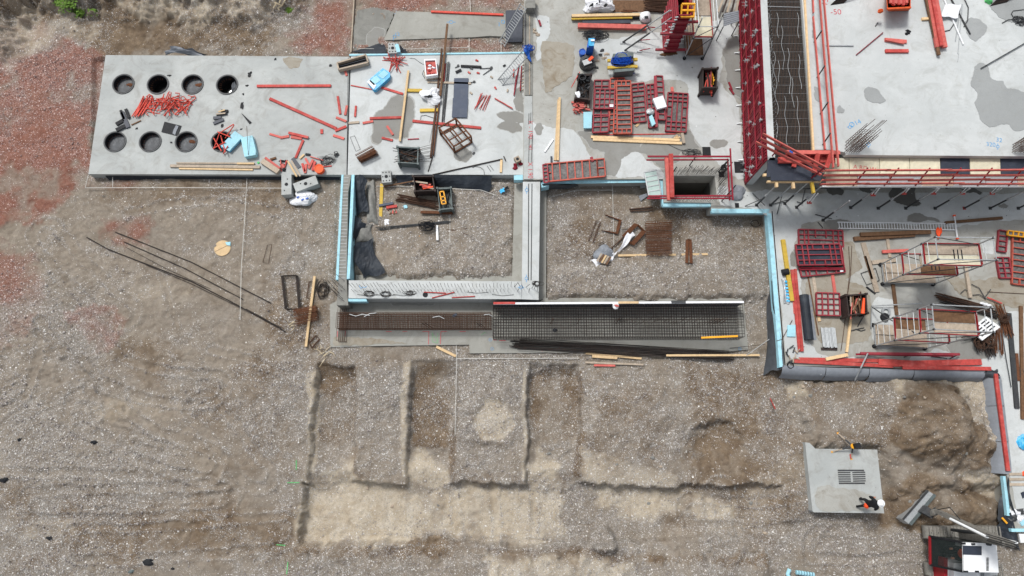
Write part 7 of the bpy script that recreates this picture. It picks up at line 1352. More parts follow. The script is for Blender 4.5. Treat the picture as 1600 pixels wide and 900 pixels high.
scaffold('scaffold tower with a pale hatch deck at the top edge, right of the column formwork',O,ux,uy,Lx,2.5,[.2,1.9,2.9],3.6,[(.3,0,1,'timberd'),(1.95,.0,1,'yply')],hatch=None)
MB().tube([P(1098,93,RS+.05),P(1122,42,RS+2.6)],.03,6).single('brace_tube','long dark brace leaning at the front right of the top scaffold','tube',M['steeld'])
# ---------------------------------------------------------------- things on the lower right slab
z=RS
panel('lowest dark red panel of the pile, behind the others',(1248,358),(1317,360),(1249,384),z+.02,.12,'mred',[(.13,0,1),(.22,0,1),(.38,0,.45),(.62,0,.45),(.78,0,1),(.9,0,1)],[.3,.6],gr='red panels piled on the lower slab')
panel('dark red panel sticking out at the bottom right of the pile',(1251,422),(1319,415),(1253,432),z+.05,.12,'mred',[.12,.2,.35,.6,.8,.9],[],gr='red panels piled on the lower slab')
panel('dark red lattice panel on top of the pile, with a cross of ribs',(1243.5,382),(1312,381),(1248,414),z+.28,.13,'mred',[(.14,0,1),(.26,0,1),(.77,0,1),(.88,0,1),(.38,0,.22),(.62,0,.22),(.38,.78,1),(.62,.78,1)],[(.24,0,1),(.5,0,1),(.76,0,1)],'plyb',gr='red panels piled on the lower slab')
for k in range(2): panel(['middle red panel edge under the top lattice panel','second middle red panel edge under the top lattice panel'][k],(1246,383+k*3),(1315,384+k*2),(1250,418+k*3),z+.14+.0*k-.02*k,.1,'dred',[.3,.6],[.5],gr='red panels piled on the lower slab')
slabpiece('paper_tag','white label on the right corner of the panel pile','label',[(1314,387),(1317,387),(1317,392),(1314,392)],z+.18,.01,'white'); slabpiece('paper_tag','white label at the lower right corner of the panel pile','label',[(1312,420),(1317,419),(1318,424),(1313,425)],z+.18,.01,'white')
panel('small open red panel showing the slab through its cells, below the pile',(1276,457),(1312,458),(1277,492),z+.1,.13,'mred',[.25,.5,.75],[.25,.5,.75],'conc_b',gr='red panels piled on the lower slab')
panel('narrow dark red panel with four cells, upper one left of the big orange panel',(1561.5,359),(1575,361),(1559,391.5),z+.02,.13,'mred',[],[.25,.5,.75],gr='red panels at the right edge')
panel('short dark red panel with eight cells, lower one left of the big orange panel',(1557.5,402),(1577,402),(1563,434),z+.02,.13,'mred',[.5],[.25,.5,.75],gr='red panels at the right edge')
panel('big orange red panel with white edge, cut by the right side of the picture',(1583,367),(1622,372),(1582,443),z+.02,.14,'ored',[(.3,0,.12),(.6,0,.12),(.3,.88,1),(.6,.88,1)],[.12,.25,.38,.5,.62,.75,.88],gr='red panels at the right edge')
panel('yellow steel panel above the big orange one',(1576,360),(1625,366),(1575,367),z+.2,.1,'yelp',[.17,.34,.5,.68],[],gr='red panels at the right edge')
ladder('long_ladder','long white aluminium ladder lying flat above the scaffold towers',(1309,352),(1491,354.5),z+.05,z+.05,.33,42,'whitep',.08)
MB().tube([P(1491,337,z+.1),P(1496,372.5,z+.1)],.04,7).single('white_tube','white tube with orange ends crossing the end of the long ladder','tube',M['whitep'])
for y,x in ((337,1491),(372.5,1496)): MB().box(P(x,y,z+.1),(.1,.08,.1)).single('orange_stopper',['orange end cap at the top of the white tube','orange end cap at the foot of the white tube'][y>350],'cap',M['orange'])
MB().blob(P(1467,363,z+.15),.12,.28,.1,12,7,.3,2,-.2).single('orange_vest','crumpled orange vest hanging over the long ladder','vest',M['orange'])
boards([('steel_beam','dark steel beam slanting right of the long ladder','beam',(1478,347.5),(1567,340),z,.14,.12,'timberd'),('brown_beam','long wet brown beam below the ladder, upper one','beam',(1345,366),(1455,362),z+.1,.2,.12,'timberd'),('brown_beam','long wet brown beam below the ladder, lower one with a dark end','beam',(1335,373),(1430,366),z,.22,.14,'timberd'),
('timber_post','short upright timber under the brown beams','timber',(1387,372),(1391,402),z,.14,.08,'timberg'),('weathered_plank','wide weathered plank slanting left of the upper scaffold','plank',(1349,379),(1371,456),z,.24,.08,'timberg'),('brown_plank','narrow wet plank along the wide weathered one','plank',(1352,400),(1363,436),z+.02,.1,.06,'timberd'),
('pink_plank','pink stained plank under the left of the upper scaffold','plank',(1379,393),(1420,391),z+.05,.16,.08,'salmon'),('dirty_plank','wide dirty plank left of the lower frame of the upper scaffold','plank',(1363,410),(1400,406),z,.2,.08,'timberg'),('brown_plank','brown plank between the two scaffold towers','plank',(1396,444),(1402,492),z,.15,.1,'timberd'),
('timber_post','timber standing up from the rusty heap to the scaffold','timber',(1509,412),(1517,465),z+.05,.15,.1,'timberg'),('yellow_beam','long yellow beam left of the panel pile','beam',(1224,374),(1238,470),z,.2,.14,'yellow'),('red_plank','left long red plank by the black roll','plank',(1238,421),(1250,549),z,.16,.08,'redb'),('red_plank','right long red plank by the black roll','plank',(1243,420),(1254,549),z+.04,.13,.08,'redb'),
('red_plank','short pink plank under the two long red ones','plank',(1240,450),(1243,490),z,.16,.06,'salmon'),('timber_post','timber plank going down from the panel pile, left one','plank',(1271,432),(1281,502),z,.15,.06,'timberg'),('timber_post','red timber going down from the pile to the small open panel','timber',(1301,428),(1305,458),z,.14,.08,'salmon'),('brown_plank','thin brown plank right of the black roll','plank',(1263,433),(1279,524),z,.06,.04,'timberd'),
('short_timber','short timber end below the small open panel','timber',(1279,493),(1280.5,502),z,.13,.08,'timber'),('timber_post','pale timber leaning down from the dark bin','timber',(1330,497),(1323.5,550),z+.05,.11,.09,'timber'),('short_timber','short pale timber lying across the red planks','timber',(1291,561),(1325,554),z+.12,.16,.08,'timber'),
('red_plank','long red plank along the front slab edge, upper one','plank',(1249,561),(1401,564),z,.17,.08,'redb'),('red_plank','long red plank along the front slab edge, lower one','plank',(1241,564),(1395,572),z+.04,.17,.08,'redb'),('red_plank','wide weathered red plank in the middle of the front edge','plank',(1373,565.5),(1445,569),z+.1,.3,.06,'redb'),('red_plank','long red plank right of the middle of the front edge','plank',(1395,568.5),(1534,565.5),z+.02,.28,.1,'redb'),('red_plank','lowest red plank resting at the grey membrane','plank',(1411,574),(1549,576),z+.05,.18,.1,'redb'),
('red_bar','crimson bar above the red planks, long one','bar',(1345,552),(1500,553.5),z+.3,.12,.08,'mred'),('red_bar','thinner crimson bar above the long one','bar',(1338,553.5),(1490,556),z+.25,.09,.06,'dred'),('red_plank','long red plank standing down the right slab edge','plank',(1556.5,584),(1576,736),z+.02,.17,.1,'redb'),
('steel_channel','grey channel standing at the right of the rusty heap','beam',(1577,489),(1590,638),z,.22,.1,'steeld'),('steel_beam','thin dark beam along the right edge, reaching lowest','beam',(1596,478),(1599,655),z,.16,.1,'timberd'),('rusty_plank','short rusty plank by the right edge','plank',(1589,552),(1592,595),z,.14,.06,'rusto'),('red_rod','thin red rod above the rusty heap','rod',(1543,464.5),(1566,474),z+.1,.06,.05,'redb'),
('black_bar','short black bar left of the upper scaffold foot','bar',(1354,448),(1368,459),z,.08,.05,'black'),('steel_beam','grey sheet strip under the red planks right of the middle','strip',(1430,571.5),(1500,572),z,.1,.03,'steeld')])
MB().tube([P(1356,552,z+.4),P(1345,575,z+.3),P(1336,594,.7)],.035,6).single('grey_rod','loose grey rod hanging over the front slab edge','rod',M['steel'])
for k,(a,b_) in enumerate((((1412,558),(1430,552)),((1484,560),(1500,553)),((1352,556),(1370,552)),((1455,557),(1480,560)))): MB().tube([P(*a,z+.03),P(*b_,z+.25)],.03,5).single('clamp_rod','short dark clamp rod under the crimson bars','rod',M['steeld'],'clamp rods at the crimson bars')
for l,lab in (([(1326,385),(1328,420),(1324,462)],'left thin rusty rod right of the panel pile'),([(1331,384),(1329,430),(1324,462)],'right thin rusty rod right of the panel pile'),([(1321,495),(1318,520),(1314,548)],'thin dark rod left of the leaning timber'),([(1543,456),(1600,459)],'thin dark rod above the rusty heap at the right'),([(1238,500),(1222,530),(1213,533)],'thin rod over the blue foam edge at the corner')): MB().tube([P(a,b_,z+.04) for a,b_ in l],.015,5).single('thin_rod',lab,'rod',M['rust'])
MB().tube([P(a,b_,z+.05) for a,b_ in ((1345,427),(1368,419),(1374,438),(1354,445))],.02,5,True).single('wire_rectangle','dark square wire frame across the weathered plank','frame',M['steeld'])
rl=thing('black_roll','thick black roll of membrane standing beside the small open panel','roll',P(1257,490,z)); MB().tube([P(1256,461,z+.22),P(1264,531,z+.22)],.22,20).part('roll_body',M['film'],rl); MB().tube([P(1256,460.5,z+.22),P(1256.1,461.6,z+.22)],.08,12).part('roll_core',M['black'],rl)
MB().patch([P(1263,532,z),P(1276,531,z),P(1267,461,z),P(1263,461,z)],4,20,.01,.01,seed=3).single('membrane_sheet','unrolled grey sheet beside the thick black roll','membrane',M['filmg'])
t=thing('tube_bundle','bundle of pale grey metal tubes on a bearer below the small open panel','tubes',P(1294,530,z))
for k in range(11): MB().tube([P(1283+k*2.1,512+random.uniform(-.5,.5),z+.12),P(1287+k*2.05,543+random.uniform(-2,1),z+.12)],.036,7).part('tube',M['steel'],t)
MB().beam(P(1283,545,z+.03),P(1308,545.5,z+.03),.12,.06).part('bearer',M['blackbin'],t)
t,c,T=bin_('steel_bin','dark bin crammed with timber scraps and an orange bar, left of the scaffolds','bin',[(1322,461),(1354,459),(1356,489),(1326,493)],z,.8,'blackbin'); fill(c,T,z+.5,16,['timberd','rust','salmon','timberg'],.85,6,.03,'scrap_bar','scrap bar crammed in the dark bin left of the scaffolds','scrap in the dark bin',1.5,.25)
MB().tube([P(1350,466,z+.95),P(1348,490,z+.9)],[.05,.09],8).single('orange_cone','narrow orange cone bar standing in the dark bin','cone',M['orange'])
for k,l in enumerate(([(1325,518),(1340,514),(1350,512)],[(1350,493),(1340,510)],[(1337,514),(1345,517),(1352,515)])): MB().tube([P(a,b_,z+.05) for a,b_ in l],.025,5).single('clamp_rod','dark clamp rod on the slab below the dark bin','rod',M['steeld'],'clamp rods below the dark bin')
slabpiece('foam_board','pale blue foam piece beside the long red planks','foam',[(1231,508),(1243,507.5),(1243,526),(1230,525.5)],z,.08,'cyan',FB)
pb=thing('pipe_elbow','dark pipe end lying against the yellow beam','pipe',P(1226,424,z)); MB().tube([P(1222,426,z+.12),P(1232,424,z+.15)],.16,14).part('pipe_body',M['black'],pb)
ft=thing('film_wrap','clear and turquoise film wrapped pack left of the yellow beam','film',P(1228,455,z)); MB().patch([P(1225,475,z),P(1234,474,z),P(1231,436,z),P(1221,437,z)],6,14,.03,.02,seed=8).part('clear_film',M['steel'],ft)
for k in range(7): MB().box(P(1229+k*.4,440+k*5,z+.09),(.16,.1,.02)).part('turquoise_mark',M['blue'],ft)
for k in range(12): 
    x,y=1236+random.uniform(-5,9),552+random.uniform(-8,14); a=random.uniform(0,6); q=P(x,y,z+.05); MB().tube([q,q+Vector((math.cos(a)*.25,math.sin(a)*.25,.1))],.03,5).single('clamp','clamp in the small heap at the slab corner','clamp',M['steeld' if k%2 else 'timberg'],'clamps heaped at the slab corner')
MB().ring(P(1234.5,571,z),.17,.12,.06,16).single('round_ring','dark round ring at the slab corner','ring',M['black'])
for k,(p1,p2) in enumerate((((1282,580),(1284,585)),((1296,583),(1301,586)))): lie(p1,p2,.9 if k==0 else .6,.1,.04).single('pale_chip',['yellow white chip on the grey membrane','white chip on the gravel below the membrane'][k],'chip',M['white'])
# rusty heap
for k,(p1,p2,w,n,m,l) in enumerate((((1463,462),(1545,485),.3,14,'rust','long rusty bundle reaching from the upper scaffold to the white board'),((1472,469),(1556,492),.3,12,'rustd','second long dark bundle beside the rusty one'),((1560,478),(1574,524),.35,14,'rusto','orange brown bundle standing at the right of the heap'),((1538,530),(1548,556),.35,12,'rustd','dark bundle hanging out below the white board'),((1520,520),(1532,546),.35,12,'rustd','dark tangled bundle below the lower scaffold end'),((1556,512),(1560,552),.4,12,'rusto','rusty broad bundle right of the white board'),((1503,524),(1545,518),.3,8,'rust','short rusty bundle left of the white board'))):
    bars_bundle('rebar_bundle',l,'rebar',p1,p2,z+.03+.02*k,w,n,m,.022,20+k,3,'rusty bundles in the heap by the scaffolds',.06)
for k in range(3): tangle(MB(),P((1528,1545,1565)[k],(538,536,498)[k],z+.2),.3,.3,10,.014,.3,90+k,10).single('wire_tangle',['rusty wire knot below the lower scaffold end','rusty wire knot below the white slotted board','rusty wire knot at the right of the heap'][k],'wire',M['rust'])
wb=thing('slotted_board','white slotted platform board lying on top of the rusty heap','board',P(1538,513,z+.5)); q=[P(*p,z+.62) for p in ((1516,514.5),(1541,494.5),(1563,511),(1535,532))]; 
MB().prism(q,z+.54,z+.62).part('board_body',M['whitep'],wb)
for i in range(4):
    for j in range(2): f=.16+.2*i; g0,g1=(.12,.45) if j==0 else (.55,.88); a=q[0].lerp(q[3],f).lerp(q[1].lerp(q[2],f),g0); b_=q[0].lerp(q[3],f).lerp(q[1].lerp(q[2],f),g1); MB().beam(a+Vector((0,0,.004)),b_+Vector((0,0,.004)),.06,.01).part('slot',M['black'],wb)
for k in range(3): MB().blob(P(1535+k*5,474+k*1.5,z+.25),.12,.06,.04,8,5,.3,k).single('white_scrap','white scrap lying on the long rusty bundle','scrap',M['white'],'white scraps on the rusty bundle')
for k,l in enumerate(([(1518,444),(1530,450),(1537,462),(1540,468)],[(1501,458),(1508,452),(1516,458)],[(1520,461),(1530,460),(1541,467)],[(1566,520),(1572,560),(1580,605)],[(1538,466),(1548,452)])): MB().tube([P(a,b_,z+.08) for a,b_ in l],.02,5).single('bent_rod',['curved dark pipe above the rusty heap','small curved wire near the leaning timber','thin curved wire above the white scraps','long dark rod running down from the heap','short hook near the top of the heap'][k],'rod',M['steeld'])
tangle(MB(),P(1596,590,z),.15,.6,5,.012,.1,97).single('wire_tangle','thin wire loops by the right edge beams','wire',M['steeld'])
# lower right corner
foam('blue foam strip at the lower right slab edge, beside the crumpled membrane',[(1567,744),(1571,744),(1579,806),(1574,806)],RS+.04,.85); foam('blue foam block at the lower right corner',[(1580,826),(1602,826),(1602,831),(1581,831)],RS+.05,.6)
for k in range(3): lie((1577,741+k*8),(1602,740.5+k*8.3),RS,.12,.05).single('grey_batten',['upper grey batten at the slab notch on the right edge','middle grey batten at the slab notch on the right edge','lower grey batten at the slab notch on the right edge'][k],'batten',M['timberg'])
MB().blob(P(1599,690,RS),.25,.4,.2,12,8,.2,4).single('blue_package','bright blue package cut by the right edge','package',M['blue']); slabpiece('blue_scrap','pale blue foam scrap at the lower right corner','foam',[(1594,816),(1600,812),(1603,818),(1597,822)],RS,.06,'cyan'); slabpiece('black_plate','small black plate below the slab notch','plate',[(1595,770),(1600,768),(1603,776),(1598,779)],RS,.03,'plyb')
for k in range(6): MB().blob(P(1589+random.uniform(-5,5),804+random.uniform(-6,8),RS),.2,.14,.1,8,5,.4,k).single('small_tool','grey tool in the small heap at the lower right corner','tool',M['steeld' if k%2 else 'white'],'tools heaped at the lower right corner')
MB().blob(P(1600,740,RS),.12,.12,.12,8,5,.2,4).single('orange_stopper','orange cap at the right edge of the slab notch','cap',M['orange']); slabpiece('pale_board','white board in the lower right corner below the blue foam block','board',[(1592,834),(1604,834),(1604,848),(1595,848)],.8,.1,'whitep')
lie((1566,809),(1574,818),.9,.08,.04).single('yellow_chip','yellow and white chip on the crumpled membrane','chip',M['yelp'])
# tripod
tp=thing('survey_tripod','black and yellow survey tripod standing at the top edge of the concrete pad','tripod',P(1325,698,.7)); hd=P(1325.5,697,.7)+Vector((0,0,.45))
for (x,y,zz_) in ((1309,677,.62),(1300,706,.7),(1330,717,.7)):
    f=P(x,y,zz_); MB().tube([f,f.lerp(hd,.55)],.03,6).part('lower_leg',M['timberg'],tp); MB().tube([f.lerp(hd,.5),hd],.045,6).part('upper_leg',M['steeld'],tp); MB().box(f,(.08,.08,.06)).part('foot',M['yelp'],tp)
MB().cyl(hd,.12,.06,14).part('head_plate',M['yelp'],tp); MB().box(hd+Vector((.12,.02,.14)),(.28,.22,.2),.2).part('instrument',M['black'],tp); MB().box(P(1329,713,.75),(.06,.2,.05)).part('red_end',M['redb'],tp)
# ---------------------------------------------------------------- people
def skin(name,nodes,edges,m,parent,sub=2,root=0):
    me=bpy.data.meshes.new(name); me.from_pydata([n[:3] for n in nodes],edges,[]); o=bpy.data.objects.new(name,me); col.objects.link(o); o.parent=parent
    sm=o.modifiers.new('skin','SKIN'); sm.use_smooth_shade=True
    for i,n in enumerate(nodes):
        v=me.skin_vertices[0].data[i]; r=n[3]; v.radius=r if hasattr(r,'__len__') else (r,r); v.use_root=(i==root)
    o.modifiers.new('sub','SUBSURF').levels=sub; o.modifiers['sub'].render_levels=sub; me.materials.append(m); return o
def person(lab,loc,rz,pose,cloth='cloth',helmet='whitep',vest=None):
    t=thing('person',lab,'person',(0,0,0))
    n=pose; nodes=[(*n['pelvis'],(.15,.12)),(*n['waist'],(.14,.11)),(*n['chest'],(.19,.13)),(*n['neck'],(.075,.07)),(*n['head'],(.085,.095)),(*n['crown'],(.07,.08))]; edges=[(0,1),(1,2),(2,3),(3,4),(4,5)]
    for s in ('l','r'):
        b0=len(nodes); nodes+=[(*n['hip'+s],.1),(*n['knee'+s],.07),(*n['ankle'+s],.05),(*n['toe'+s],(.045,.04))]; edges+=[(0,b0),(b0,b0+1),(b0+1,b0+2),(b0+2,b0+3)]
        b0=len(nodes); nodes+=[(*n['sh'+s],.075),(*n['elbow'+s],.052),(*n['wrist'+s],.036)]; edges+=[(2,b0),(b0,b0+1),(b0+1,b0+2)]
    body=skin('body',nodes,edges,M[cloth],t)
    hb=Vector(n['head']); cr=(Vector(n['crown'])-hb).normalized()
    f=MB().blob(hb,.088,.1,.115,14,10,.02,1,flat=False); f.part('face',M['skin'],t,smooth=True)
    fw_=Vector(n['look']); MB().tube([hb+fw_*.09,hb+fw_*.125-Vector((0,0,.02))],[.012,.016],6).part('nose',M['skin'],t)
    sdv=Vector((-fw_.y,fw_.x,0))
    for s in (-1,1): MB().blob(hb+fw_*.088+sdv*s*.035+Vector((0,0,.015)),.014,.014,.01,6,4,0,1,flat=False).part('eye',M['black'],t); MB().blob(hb+sdv*s*.088,.02,.025,.035,6,5,0,1,flat=False).part('ear',M['skin'],t)
    if helmet:
        hp=hb+cr*.05; h=MB(); k=0; V=[];Fc=[]
        for j in range(7):
            ph=j/6*1.5; rr=.135*math.sin(ph) if j else 0; 
            for i in range(16): a=i*math.pi/8; V.append(hp+Vector((rr*math.cos(a)*(1.0),rr*math.sin(a)*1.0,.13*math.cos(ph))))
        for j in range(6):
            for i in range(16): l=(i+1)%16; Fc.append((j*16+i,(j+1)*16+i,(j+1)*16+l,j*16+l))
        h.add(V,Fc); h.ring(hp+Vector((0,0,-.005))+fw_*.02,.165,.12,.018,18); h.beam(hp+Vector((-.1,0,.125)),hp+Vector((.1,0,.125)),.03,.02); h.part('helmet',M[helmet],t,smooth=False)
    for s in ('l','r'):
        w_=Vector(n['wrist'+s]); e=Vector(n['elbow'+s]); d=(w_-e).normalized(); sd_=d.cross(Vector((0,0,1))); sd_=sd_.normalized() if sd_.length>.1 else Vector((1,0,0))
        nd=[(*w_,.03),(*(w_+d*.07),(.042,.02))]; ed=[(0,1)]
        for q in range(4):
            o=sd_*(.027*(q-1.5)); ln=(.075,.085,.08,.06)[q]; i0=len(nd); a=w_+d*.09+o*.9; nd+=[(*a,.0095),(*(a+d*ln*.5-Vector((0,0,.01))),.009),(*(a+d*ln-Vector((0,0,.035))),.008)]; ed+=[(1,i0),(i0,i0+1),(i0+1,i0+2)]
        i0=len(nd); a=w_+d*.03+sd_*.035*(1 if s=='l' else -1); nd+=[(*a,.011),(*(a+d*.04+sd_*.025*(1 if s=='l' else -1)),.01)]; ed+=[(0,i0),(i0,i0+1)]
        skin('hand',nd,ed,M['skin'],t,1)
    if vest: vest(t)
    t.location=loc; t.rotation_euler=(0,0,rz); return t
stand=dict(pelvis=(0,0,.95),waist=(0,.03,1.1),chest=(0,.1,1.36),neck=(0,.16,1.5),head=(0,.2,1.6),crown=(0,.2,1.68),look=(0,1,0),
 hipl=(-.1,.0,.9),kneel=(-.12,.12,.5),anklel=(-.13,.08,.09),toel=(-.14,.22,.04),hipr=(.1,0,.9),kneer=(.12,.0,.48),ankler=(.13,-.2,.1),toer=(.14,-.08,.04),
 shl=(-.2,.1,1.38),elbowl=(-.3,.1,1.1),wristl=(-.2,.3,1.02),shr=(.2,.1,1.38),elbowr=(.3,.08,1.1),wristr=(.2,.28,1.0))
def pouch(t): MB().blob((.05,-.17,.98),.12,.07,.12,10,6,.2,2,flat=False).part('orange_pouch',M['orange'],t)
pe=person('worker in black clothes and white helmet standing on the concrete pad',P(1341,784.5,.7),-1.25,stand,vest=pouch)
# ---------------------------------------------------------------- excavator
ex=thing('excavator','white and dark red crawler excavator with its arm reaching to a wide bucket','excavator',P(1510,868,gz(P(1510,868).x,P(1510,868).y)))
gzx=.12; 
def X(px,py,z): return P(px,py,z)
def trackunit(y,x0,x1):
    a,b_=P(x0,y,gzx+.75),P(x1,y,gzx+.75); w_=.55; L=(b_-a).length; d=(b_-a).normalized(); s=Vector((-d.y,d.x,0)); h=.75
    prof=[]; n=10
    for i in range(n+1): t_=math.pi/2+math.pi*i/n; prof.append((.37+.37*math.cos(t_),.37+.37*math.sin(t_)))
    for i in range(n+1): t_=-math.pi/2+math.pi*i/n; prof.append((L-.37+.37*math.cos(t_),.37+.37*math.sin(t_)))
    V=[]; 
    for sg in (-w_/2,w_/2):
        for (u,v) in prof: V.append(a+d*u+s*sg+Vector((0,0,v-h)))
    k=len(prof); mb=MB(); mb.add(V,[tuple(range(k))[::-1],tuple(range(k,2*k))]+[(i,(i+1)%k,k+(i+1)%k,k+i) for i in range(k)]); o=mb.part('track',M['track'],ex)
    n=int(L/.16)
    for i in range(n): q=a+d*(.1+(L-.2)*i/(n-1)); MB().beam(q-s*w_/2+Vector((0,0,.012)),q+s*w_/2+Vector((0,0,.012)),.05,.04).part('grouser',M['track'],o); 
    for i in range(n): q=a+d*(.1+(L-.2)*i/(n-1)); MB().box(q+Vector((.05,0,.008)),(.04,.05,.02)).part('bolt_slot',M['steeld'],o) if i%2==0 else None
    return o
trackunit(832.5,1450,1566); trackunit(890.5,1453,1569)
a,b_=P(1470,845,.6),P(1550,845,.6); MB().prism([P(x,y,.55) for x,y in ((1478,842),(1545,842),(1545,884),(1478,884))],gzx+.25,.7).part('undercarriage',M['exred'],ex)
# house
zt=1.55
ho=MB().prism([P(x,y,zt) for x,y in ((1477,872),(1477,920),(1552,920),(1557,905),(1560,880),(1557,850),(1550,842),(1500,842),(1500,872))],.8,zt).part('house',M['whitep'],ex)
MB().prism([P(x,y,zt+.32) for x,y in ((1490,880),(1490,925),(1530,925),(1530,880))],zt,zt+.32).part('engine_hood',M['whitep'],ex)
MB().prism([P(x,y,zt+.02) for x,y in ((1473.5,871),(1479,871),(1479,922),(1473.5,922))],.82,zt+.1).part('side_stripe',M['exred'],ex)
# rounded counterweight
cw=[P(1553+7*math.sin(math.pi*i/12),842+80*i/12,zt+.25) for i in range(13)]; MB().prism(cw+[P(1538,922,zt+.25),P(1538,842,zt+.25)],.8,zt+.25).part('counterweight',M['steel'],ex)
for k in range(5): MB().beam(P(1551,848+k*13,zt+.26),P(1563,848+k*13,zt+.26),.03,.01).part('panel_gap',M['steeld'],ex)
# cab
R4=[P(x,y,3.0) for x,y in ((1503,847),(1554,849),(1558,894),(1504,893))]; B4=[P(x,y,1.1) for x,y in ((1473.5,846),(1520,848),(1522,889),(1473.5,889))]
B4=[Vector((r_.x+dx,r_.y+dy,1.15)) for r_,dx,dy in zip(R4,(-.28,.02,.02,-.28),(.02,.02,-.02,-.02))]
MB().hexa([p+Vector((0,0,0)) for p in (R4[3],R4[2],R4[1],R4[0])],[p+Vector((0,0,.1)) for p in (R4[3],R4[2],R4[1],R4[0])]).part('cab_roof',M['whitep'],ex)
rs=[P(x,y,3.13) for x,y in ((1505,852.5),(1534,853.5),(1534,867.5),(1505,866.5))]; MB().prism([(p.x,p.y) for p in rs],3.1,3.125).part('roof_window',M['plyb'],ex)
for k in range(10): MB().box(P(1543,872+k*2.1,3.12),(.1,.03,.02)).part('roof_vent',M['steeld'],ex)
for x,y in ((1509,893),(1526,893),(1505,849),(1520,850)): MB().box(P(x,y,3.1),(.15,.07,.1)).part('roof_lamp',M['black'],ex)
for i in range(4): MB().beam(B4[i],R4[i],.08,.08,up=(1,0,0)).part('cab_post',M['whitep'] if i in (1,2) else M['black'],ex)
MB().beam(B4[0]+Vector((0,0,.02)),B4[3]+Vector((0,0,.02)),.08,.12).part('cab_sill',M['exred'],ex)
MB().add([B4[3],B4[0],R4[0],R4[3]],[(0,1,2,3)]).part('front_window',M['clear'],ex); MB().add([B4[0],B4[1],R4[1],R4[0]],[(0,1,2,3)]).part('side_window',M['clear'],ex); MB().add([B4[3],B4[2],R4[2],R4[3]],[(0,3,2,1)]).part('side_window',M['clear'],ex)
MB().hexa([B4[3].lerp(B4[2],.02),B4[2],B4[1],B4[0].lerp(B4[1],.02)],[p+Vector((0,0,.06)) for p in (B4[3].lerp(B4[2],.02),B4[2],B4[1],B4[0].lerp(B4[1],.02))]).part('cab_floor',M['black'],ex)
MB().hexa([B4[2],B4[1],B4[1]+Vector((-.05,0,0)),B4[2]+Vector((-.05,0,0))],[R4[2],R4[1],R4[1]+Vector((-.05,0,0)),R4[2]+Vector((-.05,0,0))]).part('cab_back',M['black'],ex)
cc=sum(B4,Vector())/4; MB().box(cc+Vector((.15,0,.3)),(.5,.5,.45)).part('driver_seat',M['black'],ex); MB().box(cc+Vector((.42,0,.75)),(.12,.5,.6)).part('seat_back',M['black'],ex)
MB().beam(cc+Vector((-.42,-.1,.2)),cc+Vector((-.5,-.1,.8)),.05,.2,up=(1,0,0)).part('console',M['black'],ex)
def sv(t): MB().blob((0,.03,.98-.95+.35),.23,.17,.27,12,8,.05,2,flat=False).part('orange_vest',M['hivis'],t,smooth=True)
sit=dict(pelvis=(0,0,.1),waist=(0,.0,.22),chest=(0,.02,.45),neck=(0,.04,.6),head=(0,.08,.71),crown=(0,.08,.79),look=(0,1,0),hipl=(-.1,.03,.1),kneel=(-.14,.42,.12),anklel=(-.14,.5,-.24),toel=(-.14,.6,-.28),hipr=(.1,.03,.1),kneer=(.14,.42,.12),ankler=(.14,.5,-.24),toer=(.14,.6,-.28),
 shl=(-.2,.02,.46),elbowl=(-.27,.14,.24),wristl=(-.22,.36,.26),shr=(.2,.02,.46),elbowr=(.27,.14,.24),wristr=(.22,.36,.26))
person('machine operator in orange workwear sitting inside the excavator cab',cc+Vector((.1,0,.5)),math.pi/2,sit,'cloth',None,sv)
# boom and arm
pv=P(1503,836,1.6); ap=P(1572,850,4.9); st=P(1463,798,1.35); kn=P(1536,828,3.6)
def boxbeam(pts_,ws,hs,mm,nm,par=ex):
    mb=MB()
    for i in range(len(pts_)-1): 
        a,b_=pts_[i],pts_[i+1]; d=(b_-a).normalized(); x=Vector((0,1,0)); x=(x-d*x.dot(d)).normalized(); u=x.cross(d)
        A=[a-x*ws[i]/2-u*hs[i]/2,a+x*ws[i]/2-u*hs[i]/2,a+x*ws[i]/2+u*hs[i]/2,a-x*ws[i]/2+u*hs[i]/2]; B_=[b_-x*ws[i+1]/2-u*hs[i+1]/2,b_+x*ws[i+1]/2-u*hs[i+1]/2,b_+x*ws[i+1]/2+u*hs[i+1]/2,b_-x*ws[i+1]/2+u*hs[i+1]/2]; mb.hexa(A,B_)
    return mb.part(nm,M[mm],par)
mid=pv.lerp(ap,.5)+Vector((.35,0,.1))
bo=boxbeam([pv,mid,ap],[.28,.3,.22],[.32,.42,.26],'track','boom'); ar=boxbeam([ap+Vector((.15,0,.25)),ap.lerp(st,.25),ap.lerp(st,.6),st],[.2,.22,.19,.16],[.16,.34,.28,.18],'track','arm')
for dy in (-.2,.2): MB().tube([pv+Vector((-.3,dy,-.2)),mid+Vector((-.05,dy,-.1))],.07,10).part('boom_cylinder',M['steeld'],ex)
MB().tube([mid+Vector((0,.1,.35)),ap+Vector((.15,.1,.4))],.06,10).part('arm_cylinder',M['whitep'],bo); MB().tube([ap.lerp(st,.15)+Vector((-.3,.05,.05)),ap.lerp(st,.7)+Vector((-.25,.05,.05))],.055,10).part('bucket_cylinder',M['whitep'],ar)
for dy in (-.12,-.04,.06,.14): MB().tube([mid+Vector((.1,dy,.3)),ap+Vector((.25,dy,.35)),ap+Vector((-.05,dy,.6)),ap.lerp(st,.2)+Vector((-.35,dy,.25))],.018,5).part('hose',M['black'],ar)
MB().tube([ap.lerp(st,.55)+Vector((-.2,.2,0)),ap.lerp(st,.7)+Vector((-.35,.55,.3)),ap.lerp(st,.88)+Vector((-.25,.2,0))],.02,5).part('hose',M['black'],ar)
